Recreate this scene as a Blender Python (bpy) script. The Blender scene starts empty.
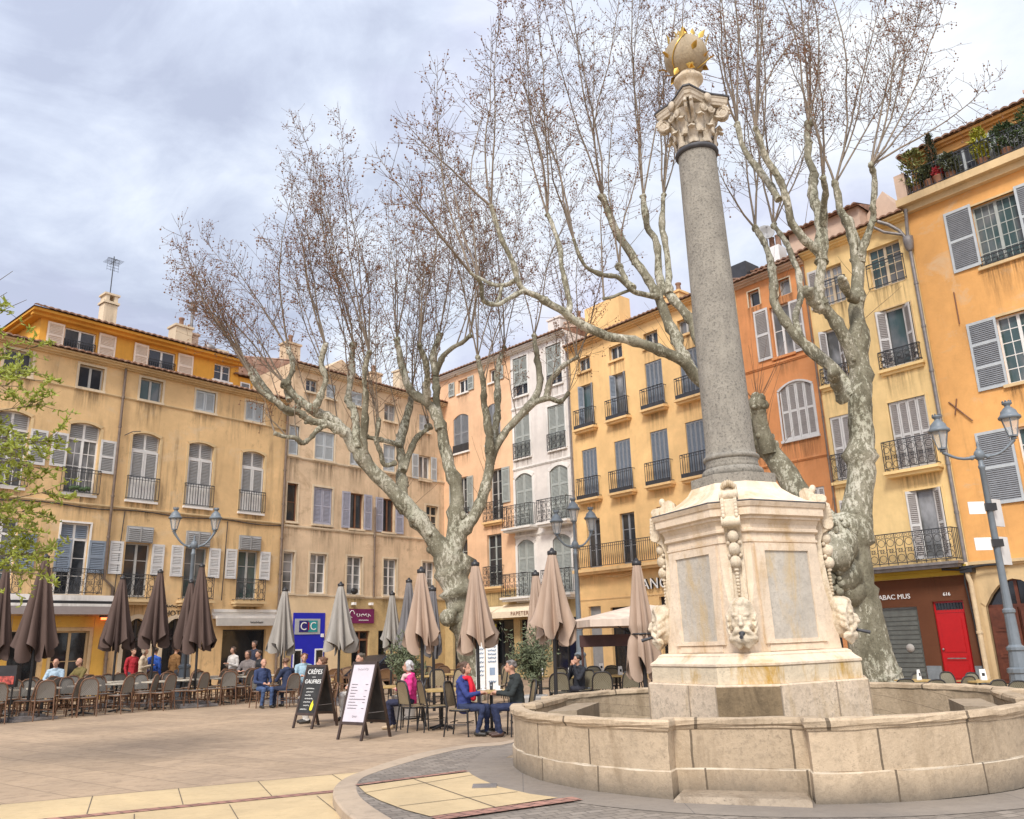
import bpy, bmesh, math, random
from mathutils import Vector, Matrix, noise
from mathutils.geometry import tessellate_polygon
random.seed(11)
PI = math.pi
R = math.radians
SC = bpy.context.scene
COL = SC.collection

# ------------------------------------------------------------------ camera
FPX, CX, CY, EYE = 820.0, 512.0, 409.5, 1.6
TH, RO = R(15.8), R(1.7)
_r0 = Vector((1, 0, 0)); _u0 = Vector((0, -math.sin(TH), math.cos(TH))); FW = Vector((0, math.cos(TH), math.sin(TH)))
CR = _r0*math.cos(RO) - _u0*math.sin(RO)
CU = _u0*math.cos(RO) + _r0*math.sin(RO)
CAMP = Vector((0, 0, EYE))
def ray(x, y): return CR*(x-CX) + CU*(CY-y) + FW*FPX
def G(x, y, z=0.0):                      # surveyed spot on the ground (or on a level z)
    d = ray(x, y); return CAMP + d*((z-EYE)/d.z)
def AT(x, y, Y):                         # surveyed spot at depth Y
    d = ray(x, y); return CAMP + d*(Y/d.y)
cam = bpy.data.objects.new('camera', bpy.data.cameras.new('camera'))
COL.objects.link(cam)
cam.matrix_world = Matrix(((CR.x, CU.x, -FW.x, 0), (CR.y, CU.y, -FW.y, 0), (CR.z, CU.z, -FW.z, EYE), (0, 0, 0, 1)))
cam.data.sensor_width = 36; cam.data.lens = 36*FPX/1024
cam.data.clip_end = 3000; cam.data.clip_start = 0.05
SC.camera = cam

# ------------------------------------------------------------------ mesh builder
class MB:
    def __init__(s): s.v = []; s.f = []; s.m = []; s.sm = []
    def add(s, vs, fs, m=0, sm=False, M=None):
        o = len(s.v)
        s.v += [(M @ Vector(p)) if M else Vector(p) for p in vs]
        for f in fs:
            s.f.append([i+o for i in f]); s.m.append(m); s.sm.append(sm)
    def box(s, x0, x1, y0, y1, z0, z1, m=0, M=None):
        vs = [(x0,y0,z0),(x1,y0,z0),(x1,y1,z0),(x0,y1,z0),(x0,y0,z1),(x1,y0,z1),(x1,y1,z1),(x0,y1,z1)]
        s.add(vs, [(0,3,2,1),(4,5,6,7),(0,1,5,4),(1,2,6,5),(2,3,7,6),(3,0,4,7)], m, False, M)
    def quad(s, a, b, c, d, m=0, M=None): s.add([a,b,c,d], [(0,1,2,3)], m, False, M)
    def prism(s, poly, z0, z1, m=0, M=None, sm=False):   # poly counter-clockwise
        n = len(poly)
        vs = [(p[0],p[1],z0) for p in poly] + [(p[0],p[1],z1) for p in poly]
        fs = [(i,(i+1)%n,n+(i+1)%n,n+i) for i in range(n)]
        s.add(vs, fs + [tuple(range(n-1,-1,-1)), tuple(range(n,2*n))], m, sm, M)
    def loft(s, rings, m=0, sm=False, cap=True, M=None):  # rings of equal length
        n = len(rings[0]); vs = [p for r in rings for p in r]; fs = []
        for k in range(len(rings)-1):
            for i in range(n):
                j = (i+1) % n
                fs.append((k*n+i, k*n+j, (k+1)*n+j, (k+1)*n+i))
        s.add(vs, fs, m, sm, M)
        if cap:
            s.add(rings[0], [tuple(range(n-1,-1,-1))], m, False, M); s.add(rings[-1], [tuple(range(n))], m, False, M)
    def tube(s, pts, rad, n=6, m=0, sm=True, cap=True, M=None):
        pts = [Vector(p) for p in pts]
        if not hasattr(rad, '__len__'): rad = [rad]*len(pts)
        rings = []; t0 = None; a = None
        for i, p in enumerate(pts):
            t = (pts[min(i+1,len(pts)-1)] - pts[max(i-1,0)])
            if t.length < 1e-9: t = Vector((0,0,1))
            t.normalize()
            if a is None:
                a = t.orthogonal().normalized()
            else:
                a = a - t*a.dot(t)
                if a.length < 1e-6: a = t.orthogonal()
                a.normalize()
            b = t.cross(a)
            rings.append([p + (a*math.cos(2*PI*k/n) + b*math.sin(2*PI*k/n))*rad[i] for k in range(n)])
        s.loft(rings, m, sm, cap, M)
    def lathe(s, prof, n=16, m=0, c=(0,0,0), sm=True, M=None, cap=True):
        rings = [[(c[0]+r*math.cos(2*PI*k/n), c[1]+r*math.sin(2*PI*k/n), c[2]+z) for k in range(n)] for r, z in prof]
        s.loft(rings, m, sm, cap, M)
    def ball(s, c, r, nu=10, nv=7, m=0, sm=True, M=None):
        if not hasattr(r, '__len__'): r = (r, r, r)
        rings = []
        for k in range(nv+1):
            a = -PI/2 + PI*k/nv; cr = max(math.cos(a), 0.02)
            rings.append([(c[0]+r[0]*cr*math.cos(2*PI*i/nu), c[1]+r[1]*cr*math.sin(2*PI*i/nu), c[2]+r[2]*math.sin(a)) for i in range(nu)])
        s.loft(rings, m, sm, True, M)
    def sheet(s, poly, z, m=0, M=None): s.add([(p[0],p[1],z) for p in poly], [tuple(range(len(poly)))], m, False, M)
    def mesh(s, name, mats):
        me = bpy.data.meshes.new(name)
        me.from_pydata([tuple(v) for v in s.v], [], s.f)
        for mt in (mats if isinstance(mats, (list, tuple)) else [mats]): me.materials.append(mt)
        me.polygons.foreach_set('material_index', s.m)
        me.polygons.foreach_set('use_smooth', s.sm)
        me.update()
        return me
    def build(s, name, mats, parent=None, loc=None, rotz=None):
        o = bpy.data.objects.new(name, s.mesh(name, mats)); COL.objects.link(o)
        if parent: o.parent = parent
        if loc is not None: o.location = loc
        if rotz is not None: o.rotation_euler = (0, 0, rotz)
        return o
def tag(o, label=None, cat=None, group=None, kind=None):
    if label: o['label'] = label
    if cat: o['category'] = cat
    if group: o['group'] = group
    if kind: o['kind'] = kind
    return o
def empty(name, loc=(0,0,0), rotz=0.0, label=None, cat=None, group=None):
    o = bpy.data.objects.new(name, None); COL.objects.link(o)
    o.empty_display_size = .2
    o.location = loc; o.rotation_euler = (0, 0, rotz)
    return tag(o, label, cat, group)
def copy_tree(o, parent=None):
    c = o.copy(); COL.objects.link(c)
    if parent: c.parent = parent
    for ch in o.children: copy_tree(ch, c)
    return c
def mobj(name, me, parent=None, loc=None, rotz=None):
    o = bpy.data.objects.new(name, me); COL.objects.link(o)
    if parent: o.parent = parent
    if loc is not None: o.location = loc
    if rotz is not None: o.rotation_euler = (0, 0, rotz)
    return o
def text_into(mb, txt, size, M, m=0, depth=.012, spacing=1.0, shear=0.0):   # letters as real raised shapes
    cu = bpy.data.curves.new('t', 'FONT'); cu.body = txt; cu.size = size; cu.extrude = depth
    cu.align_x = 'CENTER'; cu.align_y = 'CENTER'; cu.space_character = spacing; cu.shear = shear; cu.resolution_u = 3
    ob = bpy.data.objects.new('t', cu); COL.objects.link(ob)
    dg = bpy.context.evaluated_depsgraph_get(); dg.update()
    me = bpy.data.meshes.new_from_object(ob.evaluated_get(dg))
    mb.add([v.co.copy() for v in me.vertices], [tuple(p.vertices) for p in me.polygons], m, False, M)
    bpy.data.objects.remove(ob); bpy.data.curves.remove(cu); bpy.data.meshes.remove(me)
UPRIGHT = Matrix(((1,0,0,0),(0,0,-1,0),(0,1,0,0),(0,0,0,1)))      # text plane xy -> facade plane xz, facing -y

# ------------------------------------------------------------------ materials
def nmat(name):
    m = bpy.data.materials.new(name); m.use_nodes = True
    nt = m.node_tree; b = nt.nodes['Principled BSDF']
    return m, nt, b
class N:
    def __init__(s, nt): s.nt = nt; s.tc = None
    def new(s, t, **kw):
        n = s.nt.nodes.new(t)
        for k, v in kw.items(): setattr(n, k, v)
        return n
    def co(s, scale=(1,1,1), rot=(0,0,0), kind='Object'):
        if s.tc is None: s.tc = s.new('ShaderNodeTexCoord')
        mp = s.new('ShaderNodeMapping'); mp.inputs['Scale'].default_value = scale; mp.inputs['Rotation'].default_value = rot
        s.nt.links.new(s.tc.outputs[kind], mp.inputs['Vector']); return mp.outputs[0]
    def noise(s, vec, scale=1, detail=4, rough=.55, dist=0):
        n = s.new('ShaderNodeTexNoise'); n.inputs['Scale'].default_value = scale; n.inputs['Detail'].default_value = detail
        n.inputs['Roughness'].default_value = rough; n.inputs['Distortion'].default_value = dist
        s.nt.links.new(vec, n.inputs['Vector']); return n.outputs['Fac']
    def vor(s, vec, scale=1, feature='F1', out='Distance'):
        n = s.new('ShaderNodeTexVoronoi'); n.feature = feature; n.inputs['Scale'].default_value = scale
        s.nt.links.new(vec, n.inputs['Vector']); return n.outputs[out]
    def ramp(s, fac, stops, interp='LINEAR'):
        n = s.new('ShaderNodeValToRGB'); e = n.color_ramp; e.interpolation = interp
        while len(e.elements) < len(stops): e.elements.new(.5)
        for el, (p, c) in zip(e.elements, stops):
            el.position = p; el.color = (c, c, c, 1) if not hasattr(c, '__len__') else (c[0], c[1], c[2], 1)
        s.nt.links.new(fac, n.inputs[0]); return n.outputs[0]
    def mix(s, fac, a, b, mode='MIX'):
        n = s.new('ShaderNodeMix'); n.data_type = 'RGBA'; n.blend_type = mode
        for inp, val in ((0, fac), (6, a), (7, b)):
            if hasattr(val, 'links') or hasattr(val, 'is_linked'): s.nt.links.new(val, n.inputs[inp])
            elif inp == 0: n.inputs[0].default_value = val
            else: n.inputs[inp].default_value = (val[0], val[1], val[2], 1) if hasattr(val, '__len__') else (val,)*3+(1,)
        return n.outputs[2]
    def math(s, op, a, b=None):
        n = s.new('ShaderNodeMath'); n.operation = op
        for i, val in enumerate((a, b)):
            if val is None: continue
            if hasattr(val, 'is_linked'): s.nt.links.new(val, n.inputs[i])
            else: n.inputs[i].default_value = val
        return n.outputs[0]
    def bump(s, h, strength=.3, dist=.02):
        n = s.new('ShaderNodeBump'); n.inputs['Strength'].default_value = strength; n.inputs['Distance'].default_value = dist
        s.nt.links.new(h, n.inputs['Height']); return n.outputs[0]
def sc(c, k): return tuple(x*k for x in c)
def simple(name, c, rough=.6, metal=0.0, var=.2, scale=6.0, bump=0.0, spec=None, kind='Object'):
    m, nt, b = nmat(name); n = N(nt)
    f = n.noise(n.co(kind=kind), scale, 5, .6)
    col = n.mix(n.ramp(f, [(.3, 0.0), (.7, 1.0)]), sc(c, 1-var), sc(c, 1+var))
    nt.links.new(col, b.inputs['Base Color'])
    b.inputs['Roughness'].default_value = rough; b.inputs['Metallic'].default_value = metal
    if spec is not None: b.inputs['Specular IOR Level'].default_value = spec
    if bump: nt.links.new(n.bump(f, bump, .01), b.inputs['Normal'])
    return m
def plaster(name, c, dirt=(.10,.075,.05), stain=.5, patch=None, pamt=.0, light=.12):
    m, nt, b = nmat(name); n = N(nt)
    big = n.noise(n.co((.35,.35,.35)), 1, 6, .65, .4)
    col = n.mix(n.ramp(big, [(.32, 0.0), (.68, 1.0)]), sc(c, .80), sc(c, 1+light))
    mid = n.noise(n.co(), 1.6, 8, .7)
    col = n.mix(n.ramp(mid, [(.42, 0.0), (.75, .45)]), col, sc(c, .72))
    st = n.noise(n.co((1.7,1.7,.16)), 1.3, 7, .72)
    msk = n.noise(n.co((.28,.28,.5)), 1, 3, .5)
    k = n.math('MULTIPLY', n.ramp(st, [(.50, 0.0), (.74, 1.0)]), n.ramp(msk, [(.38, 0.0), (.62, stain)]))
    col = n.mix(k, col, dirt)
    if patch:
        pt = n.noise(n.co((.6,.6,.8)), 1.2, 8, .7, .6)
        col = n.mix(n.ramp(pt, [(.55, 0.0), (.66, pamt)]), col, patch)
    nt.links.new(col, b.inputs['Base Color']); b.inputs['Roughness'].default_value = .9
    b.inputs['Specular IOR Level'].default_value = .2
    sp = n.noise(n.co((1,1,.7)), 3.2, 9, .78); mk2 = n.noise(n.co((.2,.2,.35)), 1, 3, .5)
    col = n.mix(n.math('MULTIPLY', n.ramp(sp, [(.54, 0.0), (.66, 1.0)]), n.ramp(mk2, [(.40, 0.0), (.62, stain*.75)])), col, sc(c, .50))
    nt.links.new(col, b.inputs['Base Color'])
    fine = n.noise(n.co(), 9, 8, .7)
    h = n.math('ADD', n.math('MULTIPLY', mid, .6), n.math('MULTIPLY', fine, .5))
    nt.links.new(n.bump(h, .45, .025), b.inputs['Normal'])
    return m
def stone(name, c, dark=.55, scale=1.0, pit=.4, stain=None, samt=.5, rough=.85):
    m, nt, b = nmat(name); n = N(nt)
    a = n.noise(n.co(), 1.6*scale, 8, .68, .3)
    col = n.mix(n.ramp(a, [(.3, 0.0), (.7, 1.0)]), sc(c, .78), sc(c, 1.15))
    f = n.noise(n.co(), 14*scale, 8, .7)
    col = n.mix(n.ramp(f, [(.50, 0.0), (.64, pit)]), col, sc(c, dark))
    f2 = n.noise(n.co(), 38*scale, 6, .7); gt = n.noise(n.co(), 3*scale, 3, .5)
    col = n.mix(n.math('MULTIPLY', n.ramp(f2, [(.56, 0.0), (.66, 1.0)]), n.ramp(gt, [(.45, 0.0), (.62, min(1, pit*1.5))])), col, sc(c, .30))
    w = n.noise(n.co((1.8,1.8,.5)), 1.5*scale, 7, .7, .5)
    if stain: col = n.mix(n.ramp(w, [(.50, 0.0), (.66, samt)]), col, stain)
    p = n.vor(n.co(), 26*scale)
    col = n.mix(n.ramp(p, [(.06, pit*.8), (.16, 0.0)]), col, sc(c, .35))
    nt.links.new(col, b.inputs['Base Color']); b.inputs['Roughness'].default_value = rough
    h = n.math('ADD', n.math('MULTIPLY', a, .5), n.math('MULTIPLY', f, .6))
    nt.links.new(n.bump(h, .8, .025), b.inputs['Normal'])
    return m
M = {}
M['plaster_a'] = plaster('ochre_plaster', (.70,.475,.24), stain=.95, patch=(.60,.47,.31), pamt=.5)
M['plaster_attic'] = plaster('orange_plaster', (.74,.37,.065), stain=.3)
M['plaster_b'] = plaster('worn_beige_plaster', (.68,.51,.335), dirt=(.15,.10,.06), stain=1.0, patch=(.40,.275,.165), pamt=.65)
M['plaster_pink'] = plaster('salmon_plaster', (.80,.51,.31), stain=.25)
M['plaster_white'] = plaster('pinkish_white_plaster', (.74,.68,.62), stain=.28)
M['plaster_yellow'] = plaster('yellow_plaster', (.83,.54,.245), stain=.28)
M['plaster_red'] = plaster('burnt_orange_plaster', (.66,.285,.115), stain=.4, patch=(.60,.33,.18), pamt=.35)
M['plaster_pale'] = plaster('pale_yellow_plaster', (.86,.62,.29), stain=.32)
M['plaster_orange'] = plaster('orange_ochre_plaster', (.76,.40,.14), stain=.4, patch=(.58,.43,.28), pamt=.6)
M['plaster_roof'] = plaster('pinkish_render', (.60,.44,.33), stain=.5)
M['trim_a'] = plaster('ochre_trim', (.64,.47,.26), stain=.6)
M['trim_white'] = plaster('white_trim', (.78,.74,.68), stain=.35)
M['trim_yellow'] = plaster('yellow_trim', (.78,.52,.25), stain=.5)
M['trim_stone'] = plaster('pale_stone_trim', (.66,.54,.38), stain=.6)
M['stone_yellow'] = stone('yellow_ashlar', (.50,.36,.17))
M['shop_brown'] = plaster('brown_shopfront_paint', (.13,.050,.025), stain=.2)
M['shop_grey'] = simple('grey_plinth_paint', (.18,.20,.21), .8)
M['white_frame'] = simple('white_window_paint', (.72,.70,.66), .5, var=.08)
M['grey_frame'] = simple('grey_window_paint', (.42,.41,.38), .5, var=.1)
M['wood_frame'] = simple('brown_window_wood', (.19,.085,.045), .5, var=.2)
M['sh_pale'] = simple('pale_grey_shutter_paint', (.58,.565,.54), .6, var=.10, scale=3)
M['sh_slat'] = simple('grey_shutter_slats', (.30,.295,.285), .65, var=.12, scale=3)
M['sh_blue'] = simple('blue_grey_shutter_paint', (.20,.235,.28), .6, var=.14, scale=3)
M['sh_lilac'] = simple('lilac_grey_shutter_paint', (.34,.34,.40), .6, var=.14, scale=3)
M['sh_dark'] = simple('slate_grey_shutter_paint', (.24,.25,.265), .65, var=.16, scale=3)
M['sh_green'] = simple('grey_green_shutter_paint', (.36,.38,.35), .65, var=.14, scale=3)
M['sh_sky'] = simple('pale_blue_grey_shutter_paint', (.44,.47,.48), .65, var=.10, scale=3)
M['sh_peach'] = simple('cream_shutter_paint', (.72,.60,.48), .6, var=.08, scale=3)
M['sh_warm'] = simple('warm_grey_shutter_slats', (.36,.33,.31), .65, var=.12, scale=3)
M['iron'] = simple('dark_iron_paint', (.035,.036,.04), .5, var=.3)
M['zinc'] = simple('weathered_zinc', (.22,.20,.19), .5, metal=.3, var=.25)
M['pipe_brown'] = simple('brown_drainpipe', (.16,.115,.085), .6, var=.25)
M['pipe_cream'] = simple('cream_drainpipe', (.62,.48,.30), .6, var=.15)
def glass_mat(name, c=(.018,.022,.028), tint=.05):
    m, nt, b = nmat(name); n = N(nt)
    f = n.noise(n.co((.9,.9,.5)), 1.3, 4)
    col = n.mix(n.ramp(f, [(.42, 0.0), (.62, 1.0)]), c, sc((tint,)*3, 1))
    nt.links.new(col, b.inputs['Base Color']); b.inputs['Roughness'].default_value = .07
    b.inputs['Specular IOR Level'].default_value = .6
    g = n.noise(n.co(), 1.1, 2); nt.links.new(n.bump(g, .06, .1), b.inputs['Normal'])
    return m
M['glass'] = glass_mat('window_glass')
M['curtain_glass'] = glass_mat('curtained_window_glass', (.10,.10,.095), .32)
M['teal_glass'] = glass_mat('teal_window_glass', (.05,.085,.085), .16)
M['shop_glass'] = glass_mat('shop_glass', (.012,.013,.015), .03)
def streak_mat():
    m, nt, b = nmat('rain_streak_dirt'); n = N(nt); b.inputs['Base Color'].default_value = (.13,.095,.06,1); b.inputs['Roughness'].default_value = 1
    b.inputs['Specular IOR Level'].default_value = 0
    st = n.noise(n.co((6,6,.35)), 1.4, 6, .7); g = n.new('ShaderNodeSeparateXYZ'); nt.links.new(n.co(kind='Generated'), g.inputs[0])
    e = n.math('MULTIPLY', n.ramp(g.outputs[0], [(0, 0.0), (.14, 1.0), (.86, 1.0), (1, 0.0)]), n.math('POWER', g.outputs[2], 1.3))
    nt.links.new(n.math('MULTIPLY', n.ramp(st, [(.42, 0.0), (.72, .85)]), e), b.inputs['Alpha']); return m
M['streaks'] = streak_mat()
def tile_mat():
    m, nt, b = nmat('clay_roof_tile'); n = N(nt)
    f = n.noise(n.co((4,2.2,2.2)), 1.0, 3); g = n.noise(n.co(), 7, 6, .7)
    col = n.ramp(f, [(.3, (.20,.10,.065)), (.5, (.30,.165,.105)), (.7, (.36,.24,.17))])
    col = n.mix(n.ramp(g, [(.5, 0.0), (.7, .7)]), col, (.10,.085,.07))
    nt.links.new(col, b.inputs['Base Color']); b.inputs['Roughness'].default_value = .9
    nt.links.new(n.bump(g, .4, .02), b.inputs['Normal']); return m
M['tile'] = tile_mat()
# ------------------------------------------------------------------ buildings
GLOW, gnt, gb = nmat('red_heater_glow'); gb.inputs['Base Color'].default_value = (.5,.05,.02,1)
gb.inputs['Emission Color'].default_value = (1,.10,.03,1); gb.inputs['Emission Strength'].default_value = 6
def plain(name, c, rough=.6, **kw): return simple(name, c, rough, var=.06, **kw)
M['sign_blue'] = plain('blue_sign_panel', (.012,.02,.42), .35)
M['sign_navy'] = plain('navy_sign_panel', (.02,.02,.16), .35)
M['sign_teal'] = plain('teal_sign_panel', (.02,.28,.30), .35)
M['sign_silver'] = plain('silver_sign_panel', (.40,.41,.42), .4)
M['sign_purple'] = plain('purple_sign_panel', (.16,.012,.085), .45)
M['letter_white'] = plain('white_lettering', (.80,.79,.76), .5)
M['letter_dark'] = plain('dark_lettering', (.03,.03,.03), .5)
M['letter_grey'] = plain('grey_lettering', (.40,.38,.36), .5)
M['letter_red'] = plain('faded_red_lettering', (.22,.08,.05), .7)
M['letter_yellow'] = plain('yellow_lettering', (.70,.62,.03), .5)
M['awning_taupe'] = plain('taupe_awning_cloth', (.20,.165,.15), .9)
M['awning_grey'] = plain('grey_awning_cloth', (.40,.37,.33), .9)
M['awning_cream'] = plain('cream_awning_cloth', (.74,.62,.45), .9)
M['door_red'] = simple('red_door_paint', (.42,.006,.008), .35, var=.06)
M['door_brown'] = simple('varnished_door_wood', (.11,.032,.016), .4, var=.35, scale=4)
M['black_frame'] = plain('black_shop_frame', (.02,.02,.022), .4)
M['zinc_pipe'] = M['zinc']

class Bld:
    def __init__(s, label, P, rotz, x0, x1, zt, depth, wall, cat='building', name='town_house'):
        s.e = empty(name, P, rotz, label, cat, 'old town houses round the square')
        s.x0, s.x1, s.zt, s.depth, s.wall = x0, x1, zt, depth, wall
        s.holes = []
    def part(s, name, mb, mats, loc=None): return mb.build(name, mats, s.e, loc)
    def hole(s, x, z0, z1, w, rise=0, y=0, deep=.26):
        a, b = x-w/2, x+w/2
        p = [(a, z0), (b, z0), (b, z1)]
        if rise:
            for k in range(1, 8):
                t = k/8; p.append((b + (a-b)*t, z1 + rise*4*t*(1-t)))
        p.append((a, z1)); s.holes.append((p, y, deep))
    def finish(s, strips=(), zlow=0.0):
        """wall with real openings; strips = [(z_split, material)] bands from the ground up"""
        mb = MB(); mats = [s.wall] + [q[-1] for q in strips]
        bands = []; z = zlow
        for k, q in enumerate(strips): bands.append((s.x0 if len(q) == 2 else q[0], s.x1 if len(q) == 2 else q[1], z, q[-2], k+1)); z = q[-2] if len(q) == 2 else z
        zz = max([b[3] for b in bands], default=zlow)
        bands.append((s.x0, s.x1, zz, s.zt, 0))
        for (xa, xb, za, zb, mi) in bands:
            hs = [h for h in s.holes if h[1] == 0 and min(p[1] for p in h[0]) >= za-.001 and max(p[1] for p in h[0]) <= zb+.001
                  and min(p[0] for p in h[0]) > xa and max(p[0] for p in h[0]) < xb]
            loops = [[Vector((xa,za,0)),Vector((xb,za,0)),Vector((xb,zb,0)),Vector((xa,zb,0))]] + [[Vector((p[0],p[1],0)) for p in h[0]] for h in hs]
            flat = [v for l in loops for v in l]
            tris = tessellate_polygon(loops)
            fs = []
            for t in tris:
                a, b, c = (flat[i] for i in t)
                cr = (b-a).cross(c-a).z
                if abs(cr) < 1e-7: continue
                fs.append(t if cr > 0 else (t[0], t[2], t[1]))
            mb.add([(v.x, 0, v.y) for v in flat], fs, mi)
            for p, _, deep in hs:
                n = len(p)
                mb.add([(q[0],0,q[1]) for q in p] + [(q[0],deep,q[1]) for q in p], [(i,(i+1)%n,n+(i+1)%n,n+i) for i in range(n)], mi)
        d = s.depth
        mb.quad((s.x0,d,zlow),(s.x0,0,zlow),(s.x0,0,s.zt),(s.x0,d,s.zt)); mb.quad((s.x1,0,zlow),(s.x1,d,zlow),(s.x1,d,s.zt),(s.x1,0,s.zt))
        mb.quad((s.x1,d,zlow),(s.x0,d,zlow),(s.x0,d,s.zt),(s.x1,d,s.zt))
        return s.part('wall', mb, mats)
    def roof(s, x0=None, x1=None, z=None, y0=-.42, y1=None, rise=None, soffit=None, name='roof', back=True, hip=0):
        x0 = s.x0 if x0 is None else x0; x1 = s.x1 if x1 is None else x1; z = s.zt if z is None else z
        y1 = s.depth*.5 if y1 is None else y1; rise = (y1-y0)*.30 if rise is None else rise
        mb = MB(); per = .25; n = int((x1-x0)/per)*6
        prof = []
        for i in range(n+1):
            x = x0 + (x1-x0)*i/n; ph = (i % 6)/6
            h = .065*abs(math.sin(PI*ph)) if ph > 0 else 0
            prof.append((x, h + random.uniform(-.006, .006)))
        rows = [(y0, 0), (y0+.05, .012)] + [(y0+(y1-y0)*k/6, rise*k/6) for k in range(1, 7)]
        rng = [[(max(x, x0+hip*max(0,(y-y0))/(y1-y0)), y, z+.05+dz+h) for x, h in prof] for y, dz in rows]
        nn = n+1
        vs = [p for r in rng for p in r]; fs = []
        for k in range(len(rows)-1):
            for i in range(n): fs.append((k*nn+i, k*nn+i+1, (k+1)*nn+i+1, (k+1)*nn+i))
        mb.add(vs, fs, 0)
        # tile ends at the eave, underside, back slope
        mb.add([(x, y0, z+.05+h) for x, h in prof] + [(x, y0+.012, z+.015+h*.55) for x, h in prof], [(i, nn+i, nn+i+1, i+1) for i in range(n)], 0)
        mb.quad((x0,y0+.01,z+.012),(x0+hip,y1,z+rise),(x1,y1,z+rise),(x1,y0+.01,z+.012), 0)
        yb = y1*2 - y0
        if back: mb.quad((x0+hip,y1,z+.06+rise),(x1,y1,z+.06+rise),(x1,yb,z+.05),(x0,yb,z+.05), 0)
        for xx in (x0, x1): mb.add([(xx,y0+.012,z+.01),(xx+(hip if xx == x0 else 0),y1,z+.06+rise),(xx,yb if back else y1,z)], [(0,1,2)], 0)
        r = s.part(name, mb, [M['tile']])
        if soffit:
            c = MB(); a = abs(y0)
            base = 0 if y0 < 0 else None
            yw = 0 if y0 < 0 else y0+a_over
            c.box(x0, x1, y0+.10, -.003, z-.05, z+.005); c.box(x0, x1, y0*.55, -.002, z-.12, z-.052); c.box(x0, x1, y0*.25, -.001, z-.18, z-.122)
            s.part('cornice', c, [soffit])
        return r
a_over = .35
_shc = {}
def shutter_mesh(w, h, mf, ms, rails=1, boards=False):
    key = (round(w,2), round(h,2), mf, ms, rails, boards)
    if key in _shc: return _shc[key]
    mb = MB(); st = min(.07, w*.16)
    mb.box(-w/2, -w/2+st, -.02, .02, 0, h, 0); mb.box(w/2-st, w/2, -.02, .02, 0, h, 0)
    zs = [0] + [h*(k+1)/(rails+1) for k in range(rails)] + [h]
    for k, z in enumerate(zs):
        a = z if k == 0 else (z-.09 if k == len(zs)-1 else z-.05)
        mb.box(-w/2+st, w/2-st, -.018, .018, a, a+.09, 0)
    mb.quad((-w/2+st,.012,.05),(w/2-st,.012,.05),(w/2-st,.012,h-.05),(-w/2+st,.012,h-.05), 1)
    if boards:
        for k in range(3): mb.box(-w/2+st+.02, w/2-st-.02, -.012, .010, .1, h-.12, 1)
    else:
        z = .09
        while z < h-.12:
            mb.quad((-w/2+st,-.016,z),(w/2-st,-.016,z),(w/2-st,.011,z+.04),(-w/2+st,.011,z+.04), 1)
            z += .062
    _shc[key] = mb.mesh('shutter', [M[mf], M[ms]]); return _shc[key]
def shutter(par, x, y, z, w, h, mf, ms, ang=0.0, rails=1):
    o = mobj('shutter', shutter_mesh(w, h, mf, ms, rails), par, (x, y, z), ang); return o
wrng = random.Random(77)
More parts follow.
